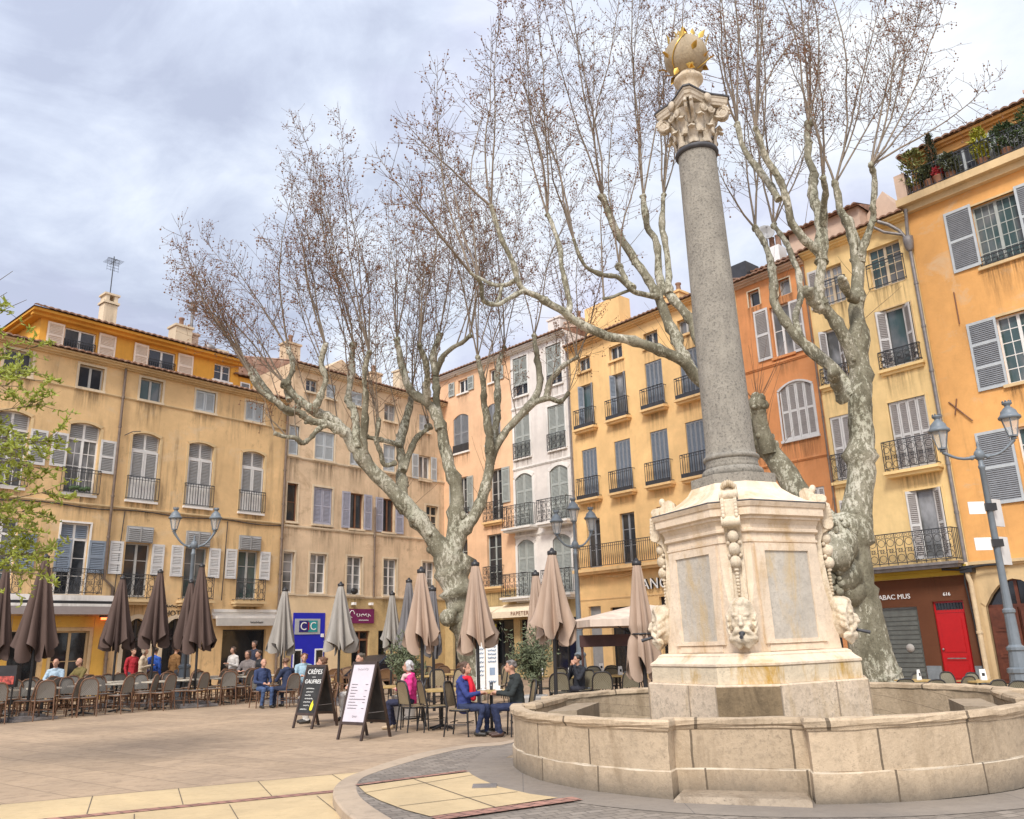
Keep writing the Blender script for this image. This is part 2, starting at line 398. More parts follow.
def window(b, x, z0, z1, w, rise=0.0, fill='glass', sh=('sh_pale','sh_slat'), shut=(), ztr=None, tr='glass', frame='white_frame',
           pane=None, rows=3, leaves=2, sill='trim_a', surround=None, y=0.0, deep=.2, cut=True, rails=1, swid=.10, cols=1):
    if cut: b.hole(x, z0, z1, w, rise, y)
    if pane is None: pane = wrng.choice(('glass','glass','curtain_glass','glass','teal_glass'))
    mb = MB(); a, c = x-w/2, x+w/2; zt = z1+rise; f = .055
    yf, yb = y+deep-.06, y+deep
    mb.box(a, a+f, yf, yb, z0, zt); mb.box(c-f, c, yf, yb, z0, zt); mb.box(a+f, c-f, yf, yb, z0, z0+.08); mb.box(a+f, c-f, yf, yb, zt-f, zt)
    top = zt
    if ztr: mb.box(a+f, c-f, yf-.012, yb, ztr-.05, ztr+.04); top = ztr-.05
    if fill == 'glass' or ztr:
        zb = z0+.08 if fill == 'glass' else ztr+.04
        if leaves == 2: mb.box(x-.045, x+.045, yf-.01, yb-.004, zb, zt-f)
        if fill == 'glass':
            for k in range(1, rows):
                zz = z0+.08+(top-z0-.08)*k/rows; mb.box(a+f, c-f, yf+.02, yb-.008, zz-.014, zz+.014)
            for s_ in (-1, 1):
                for k in range(1, cols):
                    xx = x + s_*(w/2-f)*k/cols; mb.box(xx-.012, xx+.012, yf+.022, yb-.01, z0+.08, top)
    o = b.part('window', mb, [M[frame]])
    p = MB(); p.quad((a,yb-.03,z0),(c,yb-.03,z0),(c,yb-.03,zt),(a,yb-.03,zt)); p.build('pane', [M[pane]], o)
    if fill == 'closed':
        hh = (ztr-.05 if ztr else zt) - z0 - .02; lw = (w-.03)/leaves
        for k in range(leaves): shutter(o, a+.015+lw*(k+.5), y+.055, z0+.02, lw-.012, hh, sh[0], sh[1], rails=rails)
    if fill == 'ajar':                      # leaves folded into the reveal
        hh = zt-z0-.02
        for s_ in (-1, 1): shutter(o, x+s_*(w*.36), y+.02, z0+.02, w*.30, hh, sh[0], sh[1], s_*-.6, rails)
    if ztr and tr == 'louvre':
        lv = MB(); z = ztr+.03
        for (xa, xb) in ((a+f, x-.05), (x+.05, c-f)):
            lv.quad((xa,yf-.004,ztr+.03),(xb,yf-.004,ztr+.03),(xb,yf-.004,zt-f),(xa,yf-.004,zt-f), 0)
            z = ztr+.06
            while z < zt-.1:
                lv.quad((xa,yf-.04,z),(xb,yf-.04,z),(xb,yf-.01,z+.05),(xa,yf-.01,z+.05), 0); z += .075
        lv.build('louvre', [M[sh[1]]], o)
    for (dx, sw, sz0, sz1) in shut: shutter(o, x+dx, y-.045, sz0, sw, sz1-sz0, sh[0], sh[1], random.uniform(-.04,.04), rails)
    if sill:
        s_ = MB(); s_.box(a-.09, c+.09, y-.09, y+.10, z0-.09, z0+.004); s_.build('sill', [M[sill]], o)
    if y == 0 and z0 > 2.8:
        s_ = MB(); hh = wrng.uniform(.7,1.5); zb = z0-.095 if sill else z0-.02; s_.quad((a-.12,-.006,zb-hh),(c+.12,-.006,zb-hh),(c+.12,-.006,zb),(a-.12,-.006,zb)); s_.build('dirt_streaks', [M['streaks']], o)
    if surround:
        s_ = MB(); q = swid
        s_.box(a-q, a, y-.025, y+.05, z0, z1); s_.box(c, c+q, y-.025, y+.05, z0, z1)
        if rise:
            pts = [(c + (a-c)*k/8, z1 + rise*4*(k/8)*(1-k/8)) for k in range(9)]; ou = [(x+(px_-x)*(1+q*2/w), pz+q) for px_, pz in pts]
            s_.loft([[(p1[0],y-.027,p1[1]),(p2[0],y-.027,p2[1]),(p2[0],y+.05,p2[1]),(p1[0],y+.05,p1[1])] for p1, p2 in zip(pts, ou)], 0)
        else: s_.box(a-q, c+q, y-.028, y+.05, z1, z1+q)
        s_.build('surround', [M[surround]], o)
    return o
def ring_into(mb, x, y, z, r, t=.010, n=8, arc=2*PI, a0=0.0):
    k_ = int(n*arc/(2*PI)+.5)
    mb.tube([(x+r*math.cos(a0+arc*k/k_), y, z+r*math.sin(a0+arc*k/k_)) for k in range(k_+1)], t, 3, 0, True, False)
def railing(b, x, z0, w, h, dy=.10, style='bars', slab=None, kick=0.0, y=0.0, slabt=.12, gap=.115, name='balcony_railing'):
    mb = MB(); a, c, yf = x-w/2, x+w/2, y-dy
    mb.box(a, c, yf-.018, yf+.018, z0+h-.03, z0+h); mb.box(a, c, yf-.014, yf+.014, z0+.05, z0+.075)
    if dy > .05:
        for xx in (a+.012, c-.012):
            mb.box(xx-.011, xx+.011, yf+.018, y-.004, z0+h-.028, z0+h-.003); mb.box(xx-.011, xx+.011, yf+.018, y-.004, z0+.05, z0+.075)
            for k in range(1, max(1, int(dy/.13))): mb.box(xx-.008, xx+.008, yf+k*.13-.008, yf+k*.13+.008, z0+.07, z0+h-.03)
    if style == 'bars':
        n = max(3, int(w/gap))
        for k in range(n+1):
            xx = a + (w)*k/n; mb.box(xx-.009, xx+.009, yf-.009, yf+.009, z0+.07, z0+h-.03)
        mb.box(a, c, yf-.010, yf+.010, z0+h-.14, z0+h-.122)
    else:
        n = max(3, round(w/.30)); q = w/n
        mb.box(a, c, yf-.010, yf+.010, z0+h-.16, z0+h-.145)
        for k in range(n+1):
            xx = a+q*k; mb.box(xx-.010, xx+.010, yf-.010, yf+.010, z0+.0, z0+h-.03)
        for k in range(n):
            xm = a+q*(k+.5); zc = z0+.08; H_ = h-.26; r1 = min(q*.40, H_*.24)
            ring_into(mb, xm, yf, zc+r1+.01, r1, .011); ring_into(mb, xm, yf, zc+H_-r1, r1, .011)
            ring_into(mb, xm, yf, zc+H_*.5, r1*.55, .012, 6)
            for s_ in (-1, 1):
                ring_into(mb, xm+s_*q*.26, yf, zc+H_*.5, q*.20, .009, 8, PI*1.4, PI/2 if s_ > 0 else -PI/2)
                ring_into(mb, xm+s_*q*.22, yf, z0+h-.09, .045, .008, 6)
    if kick: mb.box(a+.01, c-.01, yf-.03, yf+.06, z0-.02, z0+kick)
    o = b.part(name, mb, [M['iron']])
    if slab:
        s_ = MB(); s_.box(a-.06, c+.06, yf-.07, y-.003, z0-slabt, z0-.022); s_.box(a, c, yf+.02, y-.002, z0-slabt-.10, z0-slabt-.002)
        s_.build('balcony_slab', [M[slab]], o)
    return o
def band(b, x0, x1, z, h=.10, d=.05, mat='trim_a', y=0.0, name='string_course'):
    mb = MB(); mb.box(x0, x1, y-d, y+.02, z, z+h*.6); mb.box(x0, x1, y-d*.55, y+.02, z-h*.4, z-.002); return b.part(name, mb, [M[mat]])
def pipe(b, pts, r=.055, mat='pipe_brown', name='drainpipe'):
    mb = MB(); mb.tube(pts, r, 8); L = 0
    for p, q in zip(pts, pts[1:]):
        p, q = Vector(p), Vector(q); n = int((q-p).length/1.6)
        for k in range(1, n+1):
            c = p.lerp(q, k/(n+1)); d = (q-p).normalized()*.04; mb.tube([c-d, c+d], r*1.3, 8)
    return b.part(name, mb, [M[mat]])
def chimney(b, x, y, z0, w, d, h, mat='plaster_roof', pots=1, potm='tile'):
    mb = MB(); mb.box(x-w/2, x+w/2, y-d/2, y+d/2, z0, z0+h); mb.box(x-w/2-.06, x+w/2+.06, y-d/2-.06, y+d/2+.06, z0+h, z0+h+.10)
    o = b.part('chimney', mb, [M[mat]])
    for k in range(pots):
        p = MB(); xx = x + (k-(pots-1)/2)*w*.5
        p.lathe([(.12,0),(.10,.35),(.14,.40),(.14,.46),(.09,.46)], 8, 0, (xx, y, z0+h+.10)); p.build('chimney_pot', [M[potm]], o)
    return o
def letters(b, txt, x, z, size, mat, y=-.02, name='lettering', **kw):
    mb = MB(); text_into(mb, txt, size, Matrix.Translation((x, y, z)) @ UPRIGHT, **kw); return b.part(name, mb, [M[mat]])
def scrawl_into(mb, x0, z, w, h, y, m=0, t=.012, seed=1):     # writing too worn or small to read: a run of loops
    r = random.Random(seed); pts = []; n = int(w/h*5)
    for k in range(n+1):
        u = k/n; pts.append((x0+w*u+h*.25*math.sin(k*1.9), y, z + h*.5*math.sin(k*1.37+r.random()) * (.5+r.random()*.5)))
    mb.tube(pts, t, 3, m, True, False)

RL, RRW, RD = R(49.5), R(-49.5), R(-46.0)
PR = Vector((13.03, 25.99, 0))
PD = PR + Vector((-.649448, .760406, 0))*15.71
PL = Vector((-3.89, 44.89, 0))
PALE = ('sh_pale', 'sh_slat'); BLUE = ('sh_blue', 'sh_blue'); LILAC = ('sh_lilac', 'sh_lilac'); DARK = ('sh_dark', 'sh_dark')
GREEN = ('sh_green', 'sh_green'); SKY = ('sh_sky', 'sh_sky'); PEACH = ('sh_peach', 'sh_peach'); WARM = ('sh_pale', 'sh_warm')

# ---- long ochre house on the left, with the orange attic
b = Bld('long ochre house on the left with a set-back orange attic and pale shutters', PL, RL, -26.5, -10.3, 12.75, 9, M['plaster_a'])
for x in (-24.2, -21.8, -19.2, -16.8): window(b, x, 11.5, 12.42, .93, rows=1, frame='grey_frame', sill='trim_stone', surround='trim_stone', swid=.09)
for x in (-14.4, -12.0): window(b, x, 11.5, 12.42, .92, fill='closed', leaves=2, sh=('sh_sky','sh_sky'), surround='trim_stone', swid=.08, sill='trim_stone', rails=0)
for x in (-24.1, -21.68, -19.18):
    window(b, x, 7.38, 10.0, 1.12, rise=.13, rows=4, cols=2, ztr=9.5, tr='louvre', sh=PALE, shut=((-.87,.56,8.32,9.6),(.90,.58,8.28,9.58)), surround='trim_a', sill='trim_white', pane='curtain_glass')
    railing(b, x, 7.38, 1.4, .95, .13)
fb = MB()
for k in range(9): fb.ball((-19.5+k*.08, -.09, 7.55+random.random()*.08), (.09,.07,.09), 6, 4)
b.part('window_box_plants', fb, [simple('potted_greenery', (.05,.085,.03), .8, var=.5, scale=20)])
for x in (-16.8, -14.41, -11.91):
    window(b, x, 7.38, 10.0, 1.13, rise=.13, fill='closed', ztr=9.45, tr='louvre', sh=PALE, rails=0, sill='trim_white', surround='trim_a')
    o_ = b.e.children[-1]; lb = MB()
    for s_ in (-1, 1): lb.box(x+s_*.27-.24, x+s_*.27+.24, .022, .034, 7.44, 8.28)
    lb.build('shutter_base', [M['white_frame']], o_)
    railing(b, x, 7.38, 1.3, .95, .10)
for x in (-24.0, -21.55):
    window(b, x, 3.66, 6.3, 1.0, rows=3, ztr=5.75, tr='glass', sh=BLUE, shut=((-.8,.6,4.5,5.8),(.82,.62,4.5,5.8)), sill='trim_a')
    railing(b, x, 3.62, 1.4, .9, .35, 'scroll', 'trim_a')
window(b, -19.12, 3.66, 6.3, 1.02, rows=3, ztr=5.72, tr='louvre', sh=BLUE, shut=((-.36,.56,4.5,5.68),(.84,.60,4.5,5.70)), sill='trim_a', surround='trim_white', swid=.07)
railing(b, -19.0, 3.70, 1.75, .92, .40, 'scroll', 'trim_a')
for x in (-16.73, -14.29, -11.88):
    window(b, x, 3.66, 5.72, .98, rows=3, frame='grey_frame', sh=('sh_pale','sh_pale'), shut=((-.84,.50,4.5,5.74),(.80,.50,4.5,5.72)), sill='trim_a', rails=2)
    railing(b, x, 3.58, 1.32, .92, .38, 'scroll', 'trim_a')
    lb = MB(); z = 5.76                                                        # louvred hood box over the window
    lb.box(x-.52, x+.52, -.10, -.003, 5.74, 6.36, 0)
    for s_ in (-1, 1):
        for k in range(7): lb.quad((x+s_*.26-.22,-.135,5.80+k*.075),(x+s_*.26+.22,-.135,5.80+k*.075),(x+s_*.26+.22,-.102,5.855+k*.075),(x+s_*.26-.22,-.102,5.855+k*.075), 0)
    lb.box(x-.03, x+.03, -.14, -.10, 5.75, 6.36, 0)
    b.part('louvred_hood', lb, [M['sh_slat']])
# ground floor
window(b, -18.85, .25, 2.42, 1.25, rows=2, frame='trim_a', pane='shop_glass', sill=None, surround='trim_a')
window(b, -20.35, .05, 2.42, 1.0, rows=1, frame='black_frame', pane='shop_glass', sill=None)
window(b, -23.2, .3, 2.6, 2.2, rows=1, frame='black_frame', pane='shop_glass', sill=None)
window(b, -16.48, .02, 2.45, .95, rise=.42, rows=1, leaves=2, ztr=2.1, frame='black_frame', pane='shop_glass', sill=None, surround='trim_stone', swid=.16)
window(b, -14.9, .02, 2.45, 1.05, rise=.42, rows=1, leaves=2, ztr=2.1, frame='black_frame', pane='shop_glass', sill=None, surround='trim_stone', swid=.16)
window(b, -11.85, .45, 2.42, 2.05, rows=1, leaves=1, frame='black_frame', pane='shop_glass', sill='trim_a')
wl = b.finish()
mb = MB(); mb.box(-25.8, -17.72, -.55, -.004, 3.46, 3.66, 1); mb.box(-25.8, -17.74, -.58, -.02, 3.36, 3.458, 2); mb.box(-25.8, -17.76, -.62, -.01, 3.26, 3.357, 1)
mb.add([(-25.8,-.62,3.255),(-17.76,-.62,3.255),(-17.76,-.72,2.98),(-25.8,-.72,2.98),(-17.76,-.60,2.98),(-25.8,-.60,2.98),(-17.76,-.50,3.255),(-25.8,-.50,3.255)], [(0,3,2,1),(3,5,4,2),(5,7,6,4),(1,2,4,6),(0,7,5,3)], 0)
b.part('awning', mb, [M['awning_taupe'], M['trim_white'], M['black_frame']])
mb = MB(); scrawl_into(mb, -19.35, 2.74, .95, .14, -.012, 0, .012, 4); b.part('worn_sign', mb, [M['letter_grey']])
mb = MB()
for (x0_, x1_, z0_, z1_) in ((-18.08,-17.62,.02,2.94),(-19.72,-19.60,.02,2.94),(-19.58,-18.10,2.56,2.94),(-20.83,-19.74,2.46,2.94),(-22.0,-20.87,.02,2.94)): mb.box(x0_, x1_, -.02, -.004, z0_, z1_)
b.part('painted_panel', mb, [plaster('bright_ochre_paint', (.72,.42,.09), stain=.3)])
mb = MB(); mb.box(-18.05, -17.75, -.50, -.42, 2.80, 2.88); o_ = b.part('heat_lamp', mb, [GLOW]); o_['label'] = 'small red glowing heater under the awning end'
mb = MB(); mb.box(-18.1, -17.7, -.52, -.40, 2.882, 2.96); mb.box(-17.93, -17.87, -.42, -.004, 2.90, 2.94); b.part('heat_lamp_bracket', mb, [M['black_frame']])
letters(b, 'HOT', -15.12, 3.06, .30, 'letter_dark', -.015)
mb = MB(); scrawl_into(mb, -15.4, 3.34, .9, .12, -.015, 0, .016, 9); b.part('worn_sign', mb, [M['letter_dark']])
mb = MB(); mb.box(-13.45, -10.45, -.16, -.004, 3.12, 3.24, 1); mb.box(-13.45, -10.45, -.10, -.003, 2.98, 3.118, 1)
mb.box(-13.4, -10.5, -.42, -.01, 2.86, 2.975, 1); mb.add([(-13.4,-.42,2.858),(-10.5,-.42,2.858),(-10.5,-.46,2.56),(-13.4,-.46,2.56),(-10.5,-.36,2.56),(-13.4,-.36,2.56),(-10.5,-.30,2.858),(-13.4,-.30,2.858)], [(0,3,2,1),(3,5,4,2),(5,7,6,4),(1,2,4,6),(0,7,5,3)], 0)
b.part('awning', mb, [M['awning_grey'], M['trim_white']])
mb = MB(); scrawl_into(mb, -11.9, 2.70, .6, .08, -.455, 0, .010, 5); b.part('worn_sign', mb, [M['letter_dark']])
band(b, -26.5, -10.3, 11.42, .09, .05); band(b, -26.5, -10.3, 7.02, .10, .07)
mb = MB()
for k in range(33):
    pass
cable = [(-26.5+16.2*k/32, -.04, 6.93-.04*math.sin(k*.9)) for k in range(33)]
mb.tube(cable, .022, 4); mb.tube([(-17.4,-.04,6.9),(-17.45,-.04,5.6),(-17.5,-.05,3.7)], .018, 4); mb.tube([(-13.0,-.04,6.9),(-13.05,-.04,3.6)], .018, 4)
b.part('facade_cable', mb, [M['iron']])
pipe(b, [(-17.95,-.10,12.6),(-17.95,-.10,9.0),(-17.95,-.10,4.3),(-17.6,-.10,4.0),(-17.55,-.10,.1)], .055)
pipe(b, [(-10.32,-.10,12.6),(-10.32,-.10,.1)], .06)
mb = MB(); mb.tube([(-17.7,-.02,9.9),(-17.5,-.25,10.05),(-17.2,-.3,10.1)], .015, 4); b.part('facade_bracket', mb, [M['iron']])
b.roof(z=12.75, y0=-.45, y1=1.0, rise=.38, soffit=M['trim_a'], back=False)
# attic, set back one metre
at = MB()
def attic_wall(x0, x1, z0, z1, y, holes):
    loops = [[Vector((x0,z0,0)),Vector((x1,z0,0)),Vector((x1,z1,0)),Vector((x0,z1,0))]]
    for (x, a, c, w) in holes: loops.append([Vector((x-w/2,a,0)),Vector((x+w/2,a,0)),Vector((x+w/2,c,0)),Vector((x-w/2,c,0))])
    flat = [v for l in loops for v in l]
    fs = []
    for t in tessellate_polygon(loops):
        p, q, r = (flat[i] for i in t); cr = (q-p).cross(r-p).z
        if abs(cr) > 1e-7: fs.append(t if cr > 0 else (t[0], t[2], t[1]))
    at.add([(v.x, y, v.y) for v in flat], fs, 0)
    for (x, a, c, w) in holes:
        p = [(x-w/2,a),(x+w/2,a),(x+w/2,c),(x-w/2,c)]
        at.add([(q[0],y,q[1]) for q in p]+[(q[0],y+.2,q[1]) for q in p], [(i,(i+1)%4,4+(i+1)%4,4+i) for i in range(4)], 0)
hol = [(-19.4,13.20,14.15,1.2),(-16.0,13.20,14.15,1.18),(-13.15,13.42,14.2,.82)]
attic_wall(-20.9, -12.35, 12.6, 14.55, 1.0, hol)
at.quad((-20.9,8,12.6),(-20.9,1.0,12.6),(-20.9,1.0,14.55),(-20.9,8,14.55)); at.quad((-12.35,1.0,12.6),(-12.35,8,12.6),(-12.35,8,14.55),(-12.35,1.0,14.55)); at.quad((-12.35,8,12.6),(-20.9,8,12.6),(-20.9,8,14.55),(-12.35,8,14.55))
at.box(-12.345, -11.55, 1.05, 4, 12.6, 13.85)
b.part('attic_wall', at, [M['plaster_attic']])
for (x, z0, z1, w), shs in zip(hol, (((-.95,.62,13.16,14.2),(1.04,.70,13.14,14.24)), ((-.94,.62,13.16,14.2),(1.04,.70,13.14,14.22)), ())):
    window(b, x, z0, z1, w, rows=1 if w > 1 else 2, y=1.0, cut=False, sh=PEACH, shut=shs, sill='trim_white', deep=.16)
    if w > 1: railing(b, x, z0, w, .48, .03, y=1.0, gap=.09)
window(b, -11.95, 13.05, 13.6, .5, y=1.05, cut=False, fill='closed', leaves=1, sh=SKY, sill=None, deep=.02)
b.roof(-21.4, -12.2, 14.5, .45, 4.6, 1.5, name='attic_roof', hip=3.6)
mb = MB(); mb.box(-21.35, -12.25, .55, 1.0, 14.40, 14.505); mb.box(-21.3, -12.25, .75, .998, 14.28, 14.398); mb.box(-21.35,-20.905,1.001,8,14.40,14.505); mb.box(-21.2,-20.903,.999,8,14.28,14.398); b.part('attic_cornice', mb, [M['plaster_attic']])
b.roof(-12.45, -10.35, 12.9, .6, 5, 1.6, name='side_roof', back=False); b.roof(-12.6, -11.5, 13.85, .85, 3, .6, name='dormer_roof', back=False)
chimney(b, -18.1, 1.9, 14.75, .55, .5, 1.15, 'trim_stone', 0)
mb = MB(); mb.prism([(-18.4,1.6),(-17.8,1.6),(-17.8,2.2),(-18.4,2.2)], 15.9, 15.98); mb.box(-18.35,-18.2,1.62,2.18,15.98,16.28); mb.box(-18.0,-17.85,1.62,2.18,15.98,16.28); mb.prism([(-18.42,1.58),(-17.78,1.58),(-17.78,2.22),(-18.42,2.22)], 16.28, 16.36)
b.part('chimney_cowl', mb, [M['trim_stone']])
mb = MB(); mb.tube([(-18.1,1.9,16.3),(-18.1,1.9,18.2)], .022, 5)
for k in range(7): mb.tube([(-18.42+.0,1.9-.3+k*.1,17.95),(-17.78,1.9-.3+k*.1,17.95)], .009, 3)
mb.tube([(-18.1,1.55,17.95),(-18.1,2.3,17.95)], .012, 4)
for k in range(5): mb.tube([(-18.35,1.9,17.55+k*.13),(-17.85,1.9,17.55+k*.13)], .008, 3)
for k in range(4): mb.tube([(-18.35+k*.16,1.9,17.5),(-18.35+k*.16,1.9,18.1)], .007, 3)
b.part('tv_antenna', mb, [M['iron']])
chimney(b, -14.5, 2.6, 14.9, .8, .7, 1.1, 'trim_stone', 1)
chimney(b, -13.9, 2.9, 14.9, .6, .6, 1.0, 'plaster_roof', 1)
mb = MB(); mb.tube([(-14.05,2.5,15.9),(-14.05,2.5,17.0)], .07, 6); mb.lathe([(.09,0),(.2,.08),(.2,.32),(.1,.36),(.22,.40),(.05,.5)], 10, 0, (-14.05,2.5,17.0)); b.part('flue_cowl', mb, [M['zinc']])
chimney(b, -12.7, 2.6, 14.6, .9, .6, .7, 'trim_stone', 0)
mb = MB(); mb.ball((-13.35,2.0,15.2), (.3,.3,.22), 8, 5); b.part('roof_vent', mb, [M['zinc']])

# ---- worn beige house in the middle
b = Bld('worn beige house in the middle with streaked plaster and lilac grey shutters', PL, RL, -10.29, .4, 14.7, 9, M['plaster_b'])
for x, z0, z1, w, st in ((-8.97,13.55,14.2,.68,'o'),(-7.82,13.45,14.2,.55,'c'),(-6.2,13.4,14.15,.7,'c'),(-3.96,13.0,13.95,.82,'o'),(-1.5,12.85,13.8,.75,'c')):
    window(b, x, z0, z1, w, fill='glass' if st == 'o' else 'closed', leaves=2, sh=SKY, rows=2, frame='grey_frame', sill='trim_stone')
for x, w in ((-9.86,.55),(-8.09,1.15),(-6.2,.7),(-4.0,.82)):
    window(b, x, 10.28, 11.7, w, fill='closed', leaves=2 if w > .6 else 1, sh=SKY, sill='trim_stone', rails=1, surround='trim_stone', swid=.06)
window(b, -1.47, 10.15, 11.5, .82, rows=1, sh=SKY, shut=((-.72,.46,10.15,11.5),(.66,.40,10.15,11.5)), sill='trim_stone', pane='curtain_glass')
window(b, -9.8, 7.18, 8.95, .58, rows=2, leaves=1, frame='wood_frame', sill='trim_stone', surround='trim_stone', swid=.07)
window(b, -8.09, 7.18, 8.95, 1.08, fill='closed', sh=LILAC, sill='trim_stone', surround='trim_stone', swid=.10)
window(b, -6.06, 7.14, 8.9, .84, rows=1, frame='wood_frame', sh=LILAC, shut=((-.68,.48,7.14,8.92),(.69,.50,7.14,8.9)), sill='trim_stone', pane='glass')
window(b, -4.0, 7.14, 8.85, .78, rows=1, frame='wood_frame', sh=LILAC, shut=((-.64,.48,7.1,8.86),(.72,.52,7.1,8.84)), sill='trim_stone')
window(b, -.93, 7.1, 8.8, .88, rows=3, ztr=8.3, frame='trim_stone', sill='trim_stone', surround='trim_stone')
for x, w in ((-9.84,.58),(-8.23,.92),(-6.1,.92),(-3.85,.88),(-1.2,.88)):
    window(b, x, 3.98, 5.8, w, rows=4, cols=1, leaves=2 if w > .6 else 1, frame='white_frame', pane='curtain_glass', sill='trim_stone', surround='trim_stone', swid=.09)
mb = MB(); mb.tube([(-6.4,-.12,4.25),(-5.8,-.12,4.25)], .012, 4); mb.ball((-6.1,-.02,4.15), (.22,.12,.16), 8, 5); b.part('window_box_plants', mb, [M['black_frame']])
window(b, -5.63, .05, 2.3, 1.07, rows=1, frame='wood_frame', pane='shop_glass', sill=None, ztr=1.9)
window(b, -4.25, .6, 2.3, .6, rows=2, leaves=1, frame='black_frame', pane='shop_glass', sill=None)
window(b, -2.6, .1, 2.6, .9, rows=1, frame='black_frame', pane='shop_glass', sill=None)
b.finish(strips=((3.85, M['stone_yellow']),))
mb = MB(); mb.box(-10.28, -6.95, -.035, -.003, 1.8, 3.84); mb.box(-7.72, -6.95, -.035, -.003, .02, 1.798); mb.box(-10.28, -9.85, -.035, -.003, .02, 1.798)
b.part('cream_render_panel', mb, [plaster('cream_render', (.72,.55,.34), stain=.25)])
mb = MB(); mb.box(-9.5, -7.78, -.06, -.037, .02, 3.12); o_ = b.part('bank_panel', mb, [M['sign_blue']])
def cic(mb2):
    mb2.box(-9.42, -8.06, -.085, -.062, 2.18, 2.86, 0); mb2.box(-9.20, -8.72, -.10, -.087, 2.28, 2.78, 1); mb2.box(-8.718, -8.22, -.10, -.087, 2.28, 2.78, 2)
    for t, xx in (('C', -8.98), ('I', -8.70), ('C', -8.46)): text_into(mb2, t, .50, Matrix.Translation((xx, -.103, 2.52)) @ UPRIGHT, 3 if t == 'C' else 4, .006)
mb = MB(); cic(mb); mb.build('bank_sign', [M['sign_silver'], M['sign_navy'], M['sign_teal'], M['letter_white'], M['door_red']], o_)
mb = MB(); mb.box(-8.0, -7.85, -.10, -.062, 2.05, 2.2); mb.build('alarm_box', [M['letter_white']], o_)
for xa, xb in ((-8.3,-7.86),(-9.45,-9.0)): mb = MB(); mb.box(xa, xb, -.09, -.062, .55, 1.55); mb.build('cash_machine_surround', [M['letter_white']], o_)
for xa in (-8.24, -9.4): mb = MB(); mb.box(xa, xa+.33, -.11, -.092, .75, 1.48); mb.build('cash_machine_screen', [M['shop_glass']], o_)
mb = MB(); mb.box(-6.42, -4.9, -.08, -.003, 2.65, 3.32); o_ = b.part('shop_sign', mb, [M['sign_purple']])
mb = MB(); scrawl_into(mb, -6.0, 3.03, .85, .2, -.085, 0, .018, 3); mb.tube([(-6.25+.14*math.cos(k*.6), -.085, 3.08+.16*math.sin(k*.6)) for k in range(9)], .02, 4); scrawl_into(mb, -5.85, 2.79, .6, .06, -.085, 0, .010, 8); mb.build('lettering', [M['letter_white']], o_)
mb = MB(); mb.box(-6.25,-6.1,-.2,-.003,3.5,3.62); mb.box(-5.2,-5.05,-.2,-.003,3.5,3.62); b.part('sign_floodlight', mb, [M['letter_white']])
for z in (10.18, 6.95, 3.86): band(b, -10.2, .4, z, .12, .06, 'trim_stone')
pipe(b, [(-4.95,-.09,8.3),(-4.95,-.09,3.9)], .05, 'pipe_brown')
b.roof(soffit=M['trim_stone'])
chimney(b, -9.5, 1.2, 14.9, .8, .6, 1.2, 'plaster_b', 1)
chimney(b, -3.0, 2.6, 15.5, .7, .6, .9, 'plaster_b', 1); chimney(b, -1.0, 2.6, 15.5, .6, .6, 1.5, 'trim_stone', 0)
mb = MB(); mb.loft([[(-7.2,1.2,15.0),(-7.2,1.2,15.55),(-6.3,1.2,16.2),(-5.2,1.2,15.55),(-5.2,1.2,15.0)], [(-7.2,3.5,15.0),(-7.2,3.5,15.55),(-6.3,3.5,16.2),(-5.2,3.5,15.55),(-5.2,3.5,15.0)]]); b.part('roof_gable', mb, [M['plaster_b']])

# ---- salmon house in the corner
b = Bld('narrow salmon house in the corner behind the tree with slate grey shutters', PD, RD, -10.4, -4.11, 16.3, 9, M['plaster_pink'])
window(b, -7.95, 15.0, 15.8, .84, rows=1, frame='white_frame', sh=GREEN, shut=((-.95,.5,15.0,15.8),(.70,.5,15.0,15.8)), sill='trim_white')
window(b, -5.44, 15.0, 15.75, .64, rows=1, sh=GREEN, shut=((.6,.45,15.0,15.75),), sill='trim_white')
for x, w in ((-8.18,1.3),(-5.54,1.12)):
    window(b, x, 11.65, 13.6, w, rise=.22, fill='closed', sh=DARK, sill='trim_white'); mb = MB(); mb.box(x-w/2, x+w/2, -.06, -.02, 11.66, 12.1); b.part('dark_guard_panel', mb, [M['iron']])
window(b, -8.15, 8.2, 10.25, 1.0, rows=3, sh=GREEN, shut=((.72,.5,8.3,10.2),(-.74,.5,8.3,10.2)), frame='grey_frame', sill='trim_white'); railing(b, -8.15, 7.6, 1.3, .95, .12, 'scroll', 'trim_white')
window(b, -5.4, 7.6, 10.25, .95, rows=4, sh=GREEN, shut=((.76,.55,8.4,10.22),), frame='grey_frame', sill=None); railing(b, -5.6, 7.56, 1.35, 1.0, .18, 'scroll', 'trim_yellow')
for x in (-5.66, -8.3): window(b, x, 4.3, 6.9, 1.1, rows=4, frame='sh_green', sill=None, sh=GREEN); railing(b, x, 4.3, 1.4, 1.0, .18, 'scroll', 'trim_yellow')
window(b, -8.2, .05, 2.6, 1.6, rows=1, frame='black_frame', pane='shop_glass', sill=None)
window(b, -5.35, .05, 2.65, 1.9, rows=1, frame='black_frame', pane='shop_glass', sill=None)
b.finish(strips=((4.1, M['stone_yellow']),)); band(b, -10.4, -4.12, 4.05, .14, .10, 'trim_yellow')
mb = MB(); mb.box(-5.9, -5.5, -.08, -.02, .6, 2.55, 0)
for k in range(6):
    mb.box(-5.84, -5.56, -.092, -.081, .72+k*.3, .78+k*.3, 1); mb.box(-5.84+.22*(k%2), -5.78+.22*(k%2), -.094, -.081, .78+k*.3, .96+k*.3, 1); mb.box(-5.72, -5.67, -.094, -.081, .84+k*.3, .97+k*.3, 1)
b.part('patterned_sign', mb, [M['black_frame'], M['letter_yellow']])
